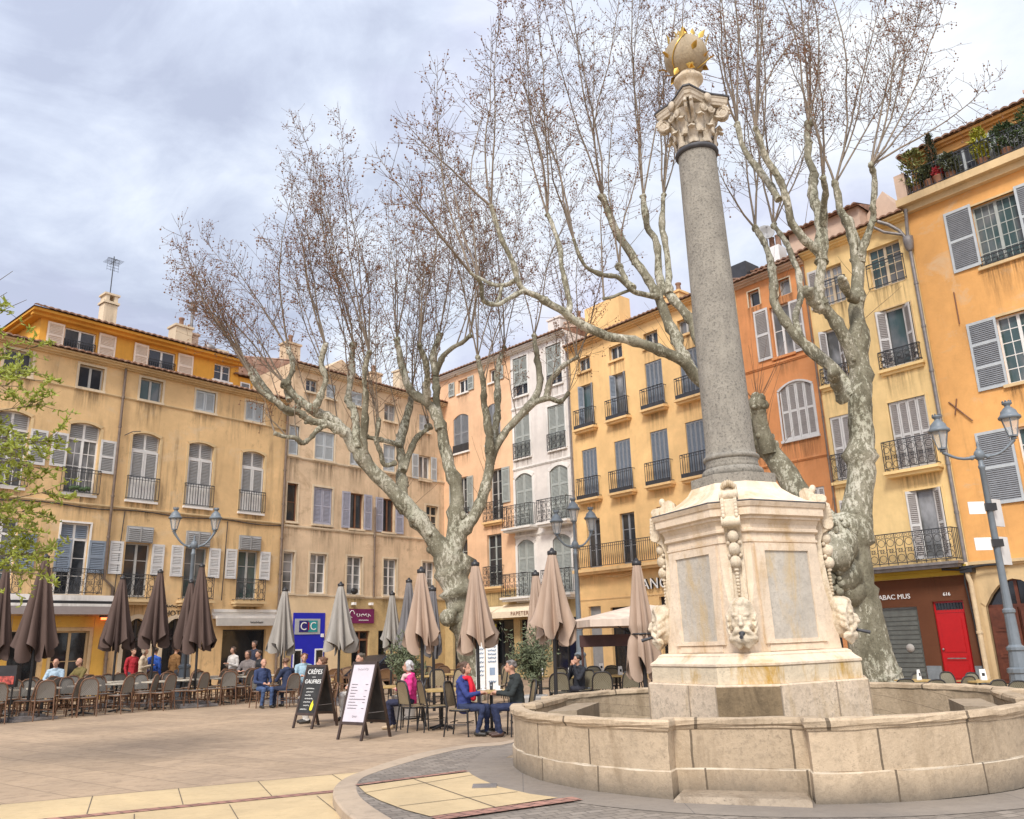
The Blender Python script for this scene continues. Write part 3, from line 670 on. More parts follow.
b.roof(x0=-10.6, soffit=M['trim_white'])
# ---- white house
b = Bld('narrow whitish house between the salmon and the yellow ones with grey green shutters', PD, RD, -4.1, -.02, 16.3, 9, M['plaster_white'])
for x in (-3.38, -.98):
    window(b, x, 13.75, 15.85, 1.04, fill='glass', rows=2, sh=GREEN, frame='trim_white', surround='trim_white', sill='trim_white', swid=.12)
    o_ = b.e.children[-1]
    for s_ in (-1, 1): shutter(o_, x+s_*.26, .05, 14.35, .49, 1.48, 'sh_green', 'sh_green')
    railing(b, x, 13.75, 1.02, .55, .02, 'bars')
    window(b, x, 10.5, 12.7, 1.12, fill='closed', sh=GREEN, surround='trim_white', sill='trim_white', swid=.12); railing(b, x, 10.45, 1.2, .85, .10, 'scroll')
    window(b, x, 7.0, 9.45, 1.2, rise=.24, fill='closed', sh=GREEN, surround='trim_white', sill=None, swid=.15, rails=2); railing(b, x-.08, 7.0, 1.9, 1.08, .55, 'scroll', 'trim_white')
    window(b, x, 3.7, 6.15, 1.15, rise=.24, fill='closed', sh=GREEN, surround='trim_white', sill=None, swid=.15, rails=2)
railing(b, -3.65, 3.68, 1.85, 1.08, .60, 'scroll', 'trim_white'); railing(b, -.95, 3.68, 1.8, 1.08, .60, 'scroll', 'trim_white')
window(b, -3.2, .05, 2.6, 1.5, rows=1, frame='black_frame', pane='shop_glass', sill=None); window(b, -1.0, .05, 2.6, 1.5, rows=1, frame='black_frame', pane='shop_glass', sill=None)
b.finish(strips=((3.45, M['stone_yellow']),))
for z in (13.1, 9.95, 6.55, 3.44): band(b, -4.1, -.03, z, .12, .06, 'trim_white')
mb = MB(); mb.add([(-5.0,-.05,3.35),(-.9,-.05,3.35),(-.9,-.85,2.98),(-5.0,-.85,2.98),(-5.0,-.86,2.70),(-.9,-.86,2.70),(-.9,-.05,3.30),(-5.0,-.05,3.30)], [(0,3,2,1),(3,4,5,2),(6,5,4,7),(1,2,5,6),(0,7,4,3)], 0)
o_ = b.part('awning', mb, [M['awning_cream']]); mb = MB(); text_into(mb, 'PAPETERIE', .26, Matrix.Translation((-2.95,-.872,2.86)) @ UPRIGHT, 0, .004, 1.25); mb.build('lettering', [M['letter_red']], o_)
mb = MB(); mb.add([(-6.6,-.05,3.30),(-5.15,-.05,3.30),(-5.15,-.8,2.98),(-6.6,-.8,2.98),(-6.6,-.81,2.74),(-5.15,-.81,2.74),(-5.15,-.05,3.25),(-6.6,-.05,3.25)], [(0,3,2,1),(3,4,5,2),(6,5,4,7),(1,2,5,6),(0,7,4,3)], 0); b.part('awning', mb, [M['awning_cream']])
b.roof(soffit=M['trim_white']); chimney(b, -2.6, 2.2, 16.9, .9, .6, 1.3, 'plaster_white', 0); chimney(b, -1.5, 2.4, 16.9, 1.0, .6, .9, 'plaster_roof', 2)
pipe(b, [(-.03,-.09,16.1),(-.03,-.09,3.6)], .05, 'zinc')

# ---- yellow house
b = Bld('yellow house with iron balconies and slatted blue grey shutters behind the fountain column', PR, RRW, -15.71, -6.02, 15.3, 9, M['plaster_yellow'])
YX = (-14.66, -12.6, -10.5, -8.6, -6.85)
for x in YX: window(b, x, 13.9, 14.58, .8, rows=1, frame='grey_frame', sill='trim_yellow', surround='trim_yellow', swid=.06)
for i, x in enumerate(YX):
    w = .95
    if i < 2: window(b, x, 11.12, 13.22, w, fill='ajar', sh=('sh_dark','sh_blue'), rows=3, frame='grey_frame', sill=None)
    else: window(b, x, 11.12, 13.22, w, fill='closed', leaves=4, sh=('sh_dark','sh_blue'), sill=None, rails=0)
    railing(b, x, 11.10, 1.25, .90, .28, 'bars', 'trim_yellow', kick=.16)
    window(b, x, 7.8, 10.1, w, fill='closed', leaves=4, sh=('sh_dark','sh_blue'), sill=None, rails=0)
    railing(b, x, 7.78, 1.3, .95, .30, 'bars', 'trim_yellow', kick=.16)
    window(b, x, 4.68, 6.85, .85, rows=3, frame='sh_dark', sill=None)
railing(b, -12.4, 4.62, 6.4, 1.0, .42, 'bars', 'trim_yellow', slabt=.16); railing(b, -7.4, 4.62, 2.6, 1.0, .42, 'bars', 'trim_yellow', slabt=.16)
window(b, -14.85, .05, 3.0, .75, rows=1, leaves=1, frame='sh_slat', pane='sh_slat', sill=None)
window(b, -13.3, .2, 2.9, 1.2, rows=1, frame='black_frame', pane='shop_glass', sill=None)
window(b, -9.8, .25, 3.2, 2.7, rows=1, leaves=2, frame='black_frame', pane='shop_glass', sill=None)
b.finish()
band(b, -15.7, -6.03, 3.28, .07, .03, 'trim_yellow'); mb = MB(); pts = [(-15.6+k*.4,-.10,4.30+.10*math.sin(k*.8)) for k in range(18)]; mb.tube(pts, .035, 5); mb.tube([(p[0]+.1,p[1]-.03,p[2]-.06) for p in pts], .025, 4); b.part('facade_cable', mb, [M['trim_yellow']])
mb = MB(); text_into(mb, 'ANG', .62, Matrix.Translation((-11.2,-.10,3.72)) @ UPRIGHT, 0, .05, 1.1); text_into(mb, 'ANG', .62, Matrix.Translation((-11.2,-.157,3.72)) @ UPRIGHT, 1, .004, 1.1); b.part('shop_lettering', mb, [M['letter_dark'], M['letter_white']])
b.roof(soffit=M['trim_yellow'])
mb = MB(); mb.box(-15.4, -13.1, 1.0, 1.8, 15.3, 17.55); mb.box(-13.1, -12.6, 1.0, 1.8, 15.3, 16.0); b.part('party_wall', mb, [M['plaster_yellow']])
mb = MB(); mb.box(-7.5, -6.4, 1.6, 2.6, 15.8, 16.9); b.part('roof_cabinet', mb, [M['iron']]); chimney(b, -10.2, 1.6, 15.8, .9, .6, .8, 'plaster_yellow', 2)

# ---- burnt orange house
b = Bld('burnt orange house just right of the column with pale folding shutters', PR, RRW, -6.01, -2.96, 15.1, 9, M['plaster_red'])
window(b, -3.86, 14.0, 14.65, .5, rows=1, leaves=1, sill=None, frame='grey_frame', surround='trim_stone', swid=.05); window(b, -5.2, 14.0, 14.65, .5, rows=1, leaves=1, sill=None, frame='grey_frame', surround='trim_stone', swid=.05)
window(b, -4.2, 11.66, 13.7, .82, rows=2, sh=WARM, shut=((-.78,.62,11.68,13.75),(.70,.52,11.62,13.65)), sill='plaster_red', rails=1)
window(b, -5.9 + .35, 8.5, 10.4, .5, fill='closed', leaves=1, sh=WARM, sill=None)
window(b, -3.96, 8.42, 10.3, 1.36, rise=.26, fill='closed', leaves=4, sh=WARM, sill='sh_pale', rails=1, surround='sh_pale', swid=.06)
window(b, -3.83, 4.8, 6.55, .98, fill='closed', leaves=4, sh=WARM, sill='plaster_red'); window(b, -5.3, 4.8, 6.55, .8, fill='closed', sh=WARM, sill='plaster_red')
window(b, -4.5, .05, 2.7, 2.2, rows=1, frame='black_frame', pane='shop_glass', sill=None)
b.finish(); band(b, -6.0, -2.97, 11.42, .12, .07, 'plaster_red'); band(b, -6.0, -2.97, 7.62, .10, .06, 'plaster_red'); band(b, -6.0, -2.97, 3.3, .12, .08, 'trim_stone')
pipe(b, [(-2.98,-.08,14.8),(-2.98,-.08,.2)], .035, 'pipe_brown'); b.roof(soffit=M['plaster_roof'])
mb = MB(); mb.box(-6.3, -3.0, 2.2, 7, 15.2, 16.35); b.part('rooftop_storey', mb, [M['trim_white']]); b.roof(-6.5, -2.9, 16.4, 1.9, 4.6, .9, name='upper_roof')
mb = MB(); mb.box(-5.9, -5.3, 2.5, 3.1, 16.5, 17.5); b.part('chimney', mb, [M['letter_white']]); mb = MB(); mb.lathe([(.13,0),(.11,.5),(.14,.55),(.1,.55)], 8, 0, (-5.75,2.8,17.5)); mb.lathe([(.13,0),(.11,.5),(.14,.55),(.1,.55)], 8, 0, (-5.45,2.8,17.5)); b.part('chimney_pot', mb, [M['tile']])
for (dx, dz) in ((-4.75, 17.3), (-5.85, 18.2)):
    mb = MB(); mb.tube([(dx,2.6,16.7),(dx,2.6,dz)], .03, 5)
    A_ = Matrix.Translation((dx+.02,2.5,dz)) @ Matrix.Rotation(R(75),4,'X') @ Matrix.Rotation(R(40),4,'Y')
    mb.lathe([(.02,0),(.15,.02),(.27,.06),(.37,.13),(.36,.14),(.25,.075),(.02,.012)], 14, 0, M=A_, cap=False); mb.tube([A_ @ Vector((0,.3,.1)), A_ @ Vector((0,.05,.42))], .014, 4); mb.ball(A_ @ Vector((0,.05,.42)), .05, 6, 4)
    b.part('satellite_dish', mb, [M['sh_slat']])

# ---- pale yellow house
b = Bld('pale yellow house with scrolled balconies over the brown tobacco shopfront', PR, RRW, -2.95, .99, 15.25, 9, M['plaster_pale'])
window(b, .0, 12.98, 14.5, 1.15, rows=4, cols=2, frame='trim_stone', sill=None); railing(b, .0, 12.98, 1.3, .95, .06, 'bars', gap=.3)
window(b, -2.0, 12.98, 14.45, .9, rows=4, cols=2, frame='trim_stone', sh=WARM, shut=((-.66,.38,13.0,14.5),), sill=None); railing(b, -2.0, 12.98, 1.1, .95, .06, 'bars', gap=.3)
window(b, .0, 10.1, 12.15, 1.2, fill='ajar', rows=2, sh=WARM, sill=None, surround='trim_a', swid=.04); railing(b, .0, 10.08, 1.4, .62, .10, 'scroll', 'plaster_pale')
window(b, -2.3, 10.1, 12.1, .9, fill='ajar', rows=2, sh=WARM, sill=None); railing(b, -2.3, 10.08, 1.1, .62, .10, 'scroll', 'plaster_pale')
window(b, -.06, 6.62, 8.92, 1.24, fill='closed', leaves=4, sh=WARM, sill=None, rails=1, surround='plaster_pale', swid=.07); railing(b, -.12, 6.6, 1.65, .98, .34, 'scroll', 'plaster_pale')
window(b, -2.4, 6.62, 8.9, .82, fill='closed', leaves=2, sh=WARM, sill=None, rails=1); railing(b, -2.4, 6.6, 1.0, .95, .10, 'scroll', 'plaster_pale')
window(b, .0, 3.72, 5.9, 1.12, rows=3, cols=1, fill='ajar', frame='sh_dark', pane='curtain_glass', sh=WARM, sill=None, surround='plaster_pale', swid=.07)
window(b, -2.55, 4.7, 5.95, .6, fill='ajar', rows=2, sh=WARM, sill='plaster_pale')
railing(b, -.6, 3.58, 2.95, 1.0, .55, 'scroll', 'zinc', slabt=.10)
window(b, -1.46, .05, 2.3, 1.36, rows=1, leaves=2, frame='sh_sky', pane='shop_glass', sill=None)
window(b, .17, .02, 2.42, .92, rows=1, leaves=1, frame='door_red', pane='shop_glass', ztr=2.12, sill=None, deep=.14)
b.finish(strips=((3.16, M['shop_brown']),))
mb = MB(); mb.box(-.24, .58, .03, .07, .04, 2.06)
for (z0, z1) in ((.16,.55),(.68,.80),(.92,1.9)): mb.box(-.14, .48, .012, .03, z0, z1)
o_ = b.part('front_door', mb, [M['door_red']]); mb = MB(); mb.ball((-.17,-.01,1.0), .035, 8, 6); mb.box(-.1,.44,.0,.012,.72,.75); mb.build('handle', [M['zinc']], o_)
mb = MB()
for k in range(9): mb.tube([(-.2+k*.09,.055,2.14),(-.2+k*.09,.055,2.38)], .008, 4)
b.part('transom_bars', mb, [M['iron']])
for xa, xb in ((-2.94,-2.16),(-.76,-.31),(.65,.98)): mb = MB(); mb.box(xa, xb, -.02, -.003, .02, .52); b.part('grey_plinth', mb, [M['shop_grey']])
mb = MB(); mb.box(-2.94,.98,-.12,-.003,3.17,3.30,0); mb.box(-2.94,.98,-.22,-.003,3.302,3.46,0); b.part('shopfront_cornice', mb, [plaster('mustard_paint', (.48,.33,.05), stain=.3)])
letters(b, 'TABAC MUS', -1.50, 2.62, .215, 'letter_white', -.02); letters(b, '616', .2, 2.62, .15, 'letter_white', -.02)
mb = MB(); mb.box(-2.1,-.8,.09,.115,.06,2.25)
for k in range(14): mb.box(-2.05,-.85,.07,.10,.2+k*.14,.3+k*.14)
b.part('roller_blind', mb, [simple('dim_green_grey_blind', (.12,.125,.11), .5)])
mb = MB(); mb.lathe([(.0,0),(.13,.0),(.13,.012),(.0,.012)], 14, 0, M=Matrix.Translation((-1.2,.06,1.05)) @ Matrix.Rotation(R(90),4,'X')); b.part('round_sticker', mb, [M['awning_grey']])
b.roof(soffit=M['plaster_pale'])
mb = MB(); mb.box(-4.5, -1.5, 2.0, 5, 15.6, 17.4); b.part('rooftop_storey', mb, [M['plaster_roof']])
b.roof(-4.7, -1.4, 17.35, 1.7, 3.6, .5, name='upper_roof')
mb = MB(); mb.loft([[(-1.49,2.6,15.5),(-1.49,2.6,17.2),(-.75,2.6,17.9),(.1,2.6,16.3),(.1,2.6,15.5)], [(-1.49,5,15.5),(-1.49,5,17.2),(-.75,5,17.9),(.1,5,16.3),(.1,5,15.5)]]); b.part('roof_gable', mb, [M['plaster_roof']])
mb = MB(); mb.box(.5,.9,1.6,1.9,15.8,17.0); b.part('roof_panel', mb, [M['sh_sky']])
pts = [(.15,-.38,15.22),(.45,-.30,15.0),(.72,-.16,14.7),(.95,-.13,14.2),(.95,-.13,3.5)]
pipe(b, pts, .06, 'zinc'); mb = MB(); mb.lathe([(.08,0),(.14,.1),(.17,.35),(.17,.5),(.1,.52)], 8, 0, (.95,-.16,13.85)); mb.tube([(1.1,-.3,15.3),(1.02,-.2,14.9),(.95,-.16,14.3)], .06, 6); mb.tube([(.0,-.42,15.05),(.3,-.36,14.75),(.8,-.2,14.5)], .05, 6); b.part('rain_head', mb, [M['zinc']])
pipe(b, [(.95,-.13,3.5),(.98,-.2,3.1),(.99,-.12,2.9),(1.0,-.12,.05)], .075, 'pipe_cream')
mb = MB(); mb.box(.8,1.15,-.3,-.003,3.2,3.4); mb.tube([(.3,-.3,3.35),(.8,-.32,3.3),(1.5,-.22,3.38),(2.1,-.2,3.36)], .035, 5); mb.tube([(.9,-.2,3.3),(.86,-.2,2.9),(.9,-.14,1.9),(.92,-.1,.4)], .025, 5); b.part('cable_box', mb, [M['black_frame']])

# ---- orange house on the right edge
b = Bld('orange house at the right edge with blue grey shutters and a planted roof terrace', PR, RRW, 1.0, 8.0, 15.4, 9, M['plaster_orange'])
for x, dx in ((3.6, .0), (6.6, .0)):
    window(b, x, 12.5, 14.62, 1.34, rows=5, cols=3, frame='sh_green', pane='teal_glass', sh=('sh_sky','sh_dark'), shut=((-1.06,.84,12.6,14.72),(1.06,.84,12.6,14.72)), sill='trim_a', surround='trim_a', swid=.06, rails=1); railing(b, x, 12.5, 1.34, .36, .02, 'scroll')
    window(b, x-.02, 8.62, 10.78, 1.2, rows=5, cols=2, frame='white_frame', sh=('sh_sky','sh_dark'), shut=((-.98,.86,8.6,10.82),(.98,.86,8.6,10.82)), sill='trim_a', surround='trim_a', swid=.08, rails=2)
    window(b, x-.1, 5.12, 7.3, 1.1, rows=4, frame='white_frame', sh=('sh_sky','sh_dark'), shut=((-1.16,1.02,5.12,7.34),(1.1,1.0,5.12,7.34)), sill='trim_a', rails=1)
window(b, 2.1, .02, 2.2, 1.7, rise=.75, rows=1, leaves=2, ztr=2.2, frame='door_brown', pane='shop_glass', sill=None, surround='trim_a', swid=.12)
window(b, 5.4, .1, 2.6, 2.4, rows=1, frame='black_frame', pane='shop_glass', sill=None)
b.finish(strips=((3.4, M['trim_a']),)); band(b, 1.0, 8, 3.42, .16, .16, 'trim_a')
mb = MB()
for s_ in (-1, 1):
    xa = 2.1+s_*.42; mb.box(xa-.38, xa+.38, .04, .09, .05, 2.15)
    for (z0, z1) in ((.15,.6),(.75,1.35),(1.48,2.0)): mb.box(xa-.28, xa+.28, .015, .04, z0, z1); mb.box(xa-.19, xa+.19, -.003, .015, z0+.09, z1-.09)
o_ = b.part('front_door', mb, [M['door_brown']]); mb = MB(); mb.ball((2.2,-.01,1.05), .04, 8, 6); mb.build('handle', [M['zinc']], o_)
for (x0, z0, x1, z1) in ((2.0,12.0,2.0,10.9),(1.25,8.5,1.85,7.75),(1.5,8.55,1.38,8.05)):
    mb = MB(); mb.tube([(x0,-.03,z0),(x1,-.05,z1)], .02, 5); b.part('wall_anchor', mb, [M['wood_frame']])
mb = MB(); mb.box(.86, 8.0, -.42, .7, 15.42, 15.68); mb.box(.95, 8.0, -.22, -.003, 15.2, 15.418); b.part('terrace_ledge', mb, [M['trim_a']])
mb = MB(); mb.box(.9, 1.25, -.35, .1, 15.69, 16.6); b.part('terrace_pier', mb, [M['plaster_roof']])
railing(b, 4.6, 15.7, 6.7, .85, .33, 'bars', name='terrace_railing')
# upper storey
at = MB(); hol = [(2.9,15.8,17.0,.9),(4.6,15.8,17.0,1.2),(6.6,15.8,17.0,1.2)]
attic_wall(1.25, 8, 15.4, 17.42, .35, hol); at.quad((1.25,8,15.4),(1.25,.35,15.4),(1.25,.35,17.42),(1.25,8,17.42)); at.quad((8,8,15.4),(1.25,8,15.4),(1.25,8,17.42),(8,8,17.42))
b.part('attic_wall', at, [M['plaster_orange']])
for (x, z0, z1, w) in hol: window(b, x, z0, z1, w, y=.35, cut=False, rows=2, sh=SKY, shut=((-w/2-.24,.42,15.8,17.05),(w/2+.24,.42,15.8,17.05)), sill=None, frame='sh_sky', deep=.16)
b.roof(.95, 8.2, 17.42, -.02, 4.2, 1.2, name='attic_roof'); mb = MB(); mb.box(1.1, 8, .12, .345, 17.33, 17.43); mb.box(1.15, 8, .24, .342, 17.26, 17.328); b.part('attic_cornice', mb, [M['plaster_orange']])
chimney(b, 4.95, 1.6, 17.9, .35, .35, .6, 'plaster_roof', 1)
BH = b
# ------------------------------------------------------------------ ground
def paving_mat(name, c, joint, bw, bh, rot, mortar=.012, var=.18, rough=.8, offset=.5, stain=.4, kind='Object'):
    m, nt, b = nmat(name); n = N(nt)
    br = n.new('ShaderNodeTexBrick'); br.offset = offset; br.inputs['Scale'].default_value = 1
    br.inputs['Brick Width'].default_value = bw; br.inputs['Row Height'].default_value = bh; br.inputs['Mortar Size'].default_value = mortar
    br.inputs['Mortar Smooth'].default_value = .3; br.inputs['Bias'].default_value = 0
    br.inputs['Color1'].default_value = (*sc(c, 1-var), 1); br.inputs['Color2'].default_value = (*sc(c, 1+var), 1); br.inputs['Mortar'].default_value = (*joint, 1)
    wob = n.noise(n.co(), 1.5, 3)
    vec = n.co(rot=(0,0,rot)); nt.links.new(vec, br.inputs['Vector'])
    a = n.noise(n.co((.35,.35,.35)), 1, 7, .7, .5)
    col = n.mix(n.ramp(a, [(.3, 0.0), (.7, 1.0)]), n.mix(1.0, br.outputs['Color'], (.72,.72,.74), 'MULTIPLY'), n.mix(1.0, br.outputs['Color'], (1.14,1.12,1.08), 'MULTIPLY'))
    g = n.noise(n.co(), 5, 9, .75); col = n.mix(n.ramp(g, [(.5, 0.0), (.72, stain)]), col, sc(c, .48))
    s2 = n.noise(n.co((.9,2.6,1), (0,0,rot+.2)), 1.1, 6, .7, .8); col = n.mix(n.ramp(s2, [(.54, 0.0), (.66, stain*.7)]), col, sc(c, 1.25))
    nt.links.new(col, b.inputs['Base Color'])
    nt.links.new(n.ramp(g, [(.3, rough-.18), (.7, rough+.08)]), b.inputs['Roughness']); b.inputs['Specular IOR Level'].default_value = .35
    h = n.math('ADD', n.math('MULTIPLY', br.outputs['Fac'], -.8), n.math('MULTIPLY', g, .5))
    nt.links.new(n.bump(h, .5, .015), b.inputs['Normal'])
    return m
M['plaza'] = paving_mat('worn_stone_plaza', (.415,.305,.205), (.235,.175,.12), 1.4, .62, R(38), .008, .10, .75, stain=.7)
M['slab'] = paving_mat('golden_limestone_slabs', (.57,.435,.25), (.26,.18,.10), 30, 30, 0, .0, .03, .7, stain=.3)
M['kerb'] = paving_mat('worn_kerb_stone', (.45,.355,.26), (.2,.17,.14), 30, 30, 0, .0, .05, .75, stain=.55)
M['setts'] = paving_mat('grey_granite_setts', (.25,.215,.18), (.15,.13,.11), .17, .105, R(-24), .009, .22, .6, stain=.35)
M['redstrip'] = paving_mat('red_porphyry_strip', (.36,.19,.145), (.12,.07,.06), .22, .12, R(40), .010, .18, .7)
M['asphalt_ring'] = paving_mat('smooth_grey_ring', (.25,.215,.18), (.14,.13,.12), 3, 3, 0, .004, .06, .65, stain=.45)
mb = MB(); mb.sheet([(-500,-300),(500,-300),(500,700),(-500,700)], 0)
tag(mb.build('plaza_ground', M['plaza']), kind='structure')
FC = Vector((3.31, 12.1, 0)); FROT = R(-19.6)
# raised island with a kerb: surveyed front-left lobe, closed round the fountain
oute = [G(x, y, .1) for x, y in ((355,819),(340,806),(333,794),(336,784),(347,776.5),(364,770),(392,760.5),(430,750.5),(467,744.5),(511,740))]
inne = [G(x, y, .1) for x, y in ((392,819),(371,806),(358,794),(357,784),(363,777.5),(378,771.5),(405,763),(440,753.5),(470,747.5),(511,743))]
close = [(.3,15.9),(1.6,17.2),(3.6,17.9),(6.0,17.6),(8.2,16.4),(9.6,14.2),(9.9,11.6),(9.2,8.8),(7.6,6.6),(5.0,5.3),(2.4,5.0),(.4,5.6),(-.9,6.8)]
def cr(pts, n=4, closed=True):
    P = [Vector((p[0], p[1], p[2] if len(p) > 2 else 0)) for p in pts]; out = []; m = len(P)
    for i in range(m if closed else m-1):
        a, b_, c, d = (P[(i-1) % m] if closed or i else P[0]), P[i], P[(i+1) % m], (P[(i+2) % m] if closed or i+2 < m else P[-1])
        for k in range(n):
            t = k/n; out.append(.5*((2*b_)+(c-a)*t+(2*a-5*b_+4*c-d)*t*t+(3*b_-a-3*c+d)*t**3))
    if not closed: out.append(P[-1])
    return out
po = [(p[0], p[1]) for p in cr([(p.x,p.y) for p in oute] + close)][::-1]
pi_ = [(p[0], p[1]) for p in cr([(p.x,p.y) for p in inne] + [(FC.x+(x-FC.x)*.95, FC.y+(y-FC.y)*.95) for x, y in close])][::-1]
mb = MB(); n_ = len(po)
mb.add([(*p,0) for p in po]+[(*p,.085) for p in po]+[(FC.x+(p[0]-FC.x)*.997,FC.y+(p[1]-FC.y)*.997,.10) for p in po]+[(*p,.10) for p in pi_], [(k*n_+i,k*n_+(i+1)%n_,(k+1)*n_+(i+1)%n_,(k+1)*n_+i) for k in range(3) for i in range(n_)])
tag(mb.build('kerb', M['kerb']), kind='structure')
mb = MB(); mb.sheet(pi_, .098); tag(mb.build('cobbled_island', M['setts']), kind='structure')
# smooth ring round the basin
mb = MB(); mb.lathe([(2.9,.102),(3.80,.102)], 64, 0, (FC.x*.9375,FC.y*.9375,0), cap=False); tag(mb.build('ring_path', M['asphalt_ring']), kind='structure')
# golden slabs on the island, with red border strips
def sheet_px(pts, z, zl): return [(p.x, p.y) for p in (G(x, y, zl) for x, y in pts)]
S_ = lambda x, y: (280+x*.3125, 740+y*.3125)
edge = [S_(*p) for p in ((252,150),(430,126),(605,104),(614,112),(640,126),(700,151),(800,174),(890,186),(690,216),(480,246),(400,225),(320,195),(275,172))]
def narrow(poly, k): c = sum((Vector(p) for p in poly), Vector((0,0)))/len(poly); return [c+(Vector(p)-c)*k for p in poly]
mb = MB(); mb.sheet(sheet_px(edge, 0, .1)[::-1], .106); tag(mb.build('golden_paving', M['slab']), kind='structure')
mb = MB()
for a, c in (((430,126),(690,216)),((252,150+22),(620,112)),((380,212),(760,166)),):
    p, q = G(*S_(*a), .106), G(*S_(*c), .106); d = (q-p).normalized(); s_ = Vector((-d.y, d.x, 0))*.007
    mb.add([p-s_, q-s_, q+s_, p+s_], [(0,1,2,3)])
for v in range(len(mb.v)): mb.v[v].z = .110
tag(mb.build('paving_joint', simple('dark_joint_grout', (.13,.10,.075), .9)), kind='structure')
mb = MB()
def strip(pts, w, z):
    P = [G(*S_(*p), .1) for p in pts]
    for p, q in zip(P, P[1:]):
        d = (q-p).normalized(); s_ = Vector((-d.y, d.x, 0))*w
        mb.add([(p.x,p.y,z),(q.x,q.y,z),(q.x+s_.x,q.y+s_.y,z),(p.x+s_.x,p.y+s_.y,z)], [(0,1,2,3)])
strip([(250,149),(605,103)], .10, .114); strip([(935,186),(480,250)], .19, .114)
tag(mb.build('red_strip', M['redstrip']), kind='structure')
mb = MB(); p = G(*S_(655,150), .1); mb.box(p.x-.13, p.x+.13, p.y-.11, p.y+.11, .107, .118); mb.box(p.x-.1, p.x+.1, p.y-.08, p.y+.08, .1185, .1195)
tag(mb.build('drain_cover', [M['zinc']], None), 'small square metal drain cover in the golden slabs', 'drain cover')
# golden slabs in the left foreground
F_ = lambda x, y: G(x*520/1024, 640+y*520/1024)
mb = MB()
A0, A1 = F_(0,325), F_(672,264); dd = (A1-A0).normalized(); sd = Vector((dd.y, -dd.x, 0))
def fp(u, v): p = A0+dd*u+sd*v; return (p.x, p.y)
W_ = (A1-A0).length
E1 = oute[5]; E2 = oute[2]
mb.sheet([fp(-14,0), fp(-14,8), fp(9,8), fp(9,0)][::1], .004)
tag(mb.build('golden_paving', M['slab']), kind='structure')
mb = MB()
for k in range(-9, 8):
    u = .93 + k*.93
    for v0, v1 in ((0,1.22),(1.5,2.9),(2.95,4.4)):
        uu = u + (.45 if v0 > 1 else 0); a, c = fp(uu-.005, v0), fp(uu-.005, v1); e, g = fp(uu+.005, v1), fp(uu+.005, v0)
        mb.add([(*a,.008),(*c,.008),(*e,.008),(*g,.008)], [(0,1,2,3)])
for v in (.0, 2.92):
    a, c, e, g = fp(-14,v), fp(-14,v+.010), fp(9,v+.010), fp(9,v); mb.add([(*a,.008),(*c,.008),(*e,.008),(*g,.008)], [(0,1,2,3)])
tag(mb.build('paving_joint', bpy.data.materials['dark_joint_grout']), kind='structure')
mb = MB(); a, c, e, g = fp(-14,1.24), fp(-14,1.40), fp(9,1.40), fp(9,1.24); mb.add([(*a,.009),(*c,.009),(*e,.009),(*g,.009)], [(0,1,2,3)])
tag(mb.build('red_strip', M['redstrip']), kind='structure')

# ------------------------------------------------------------------ fountain
def blob_mesh(prims, vox, mats, smooth_it=2, extra=None):
    """one closed surface grown from overlapping balls and tapered limbs; prims = ('b',c,(rx,ry,rz),mat[,M]) or ('l',[(p,r)..],mat)"""
    mb = MB()
    for p in prims:
        if p[0] == 'b': mb.ball(p[1], p[2], 12, 9, p[3])
        else:
            for (a, ra), (c, rc) in zip(p[1], p[1][1:]):
                a, c = Vector(a), Vector(c); mb.tube([a, c], [ra, rc], 10, p[2]); mb.ball(a, ra, 10, 7, p[2]); mb.ball(c, rc, 10, 7, p[2])
    me = mb.mesh('raw', mats); ob = bpy.data.objects.new('raw', me); COL.objects.link(ob)
    mod = ob.modifiers.new('r', 'REMESH'); mod.mode = 'VOXEL'; mod.voxel_size = vox; mod.use_smooth_shade = True
    dg = bpy.context.evaluated_depsgraph_get(); dg.update()
    out = bpy.data.meshes.new_from_object(ob.evaluated_get(dg)); bpy.data.objects.remove(ob); bpy.data.meshes.remove(me)
    bm = bmesh.new(); bm.from_mesh(out)
    for _ in range(smooth_it): bmesh.ops.smooth_vert(bm, verts=bm.verts, factor=.5, use_axis_x=True, use_axis_y=True, use_axis_z=True)
    def dist(c, p):
        if p[0] == 'b':
            d = c-Vector(p[1]); r = p[2] if hasattr(p[2], '__len__') else (p[2],)*3
            q = math.sqrt((d.x/r[0])**2+(d.y/r[1])**2+(d.z/r[2])**2); return (q-1)*min(r)
        best = 1e9
        for (a, ra), (e, re_) in zip(p[1], p[1][1:]):
            a, e = Vector(a), Vector(e); v = e-a; t = max(0, min(1, (c-a).dot(v)/max(v.length_squared, 1e-9)))
            best = min(best, (c-(a+v*t)).length-(ra+(re_-ra)*t))
        return best
    multi = len(set((p[3] if p[0] == 'b' else p[2]) for p in prims)) > 1
    for f in bm.faces:
        f.smooth = True
        if multi:
            c = f.calc_center_median(); f.material_index = min(((dist(c, p), (p[3] if p[0] == 'b' else p[2])) for p in prims), key=lambda t: t[0])[1]
    out.materials.clear()
    for mt in mats: out.materials.append(mt)
    bm.to_mesh(out); bm.free()
    out.update(); return out
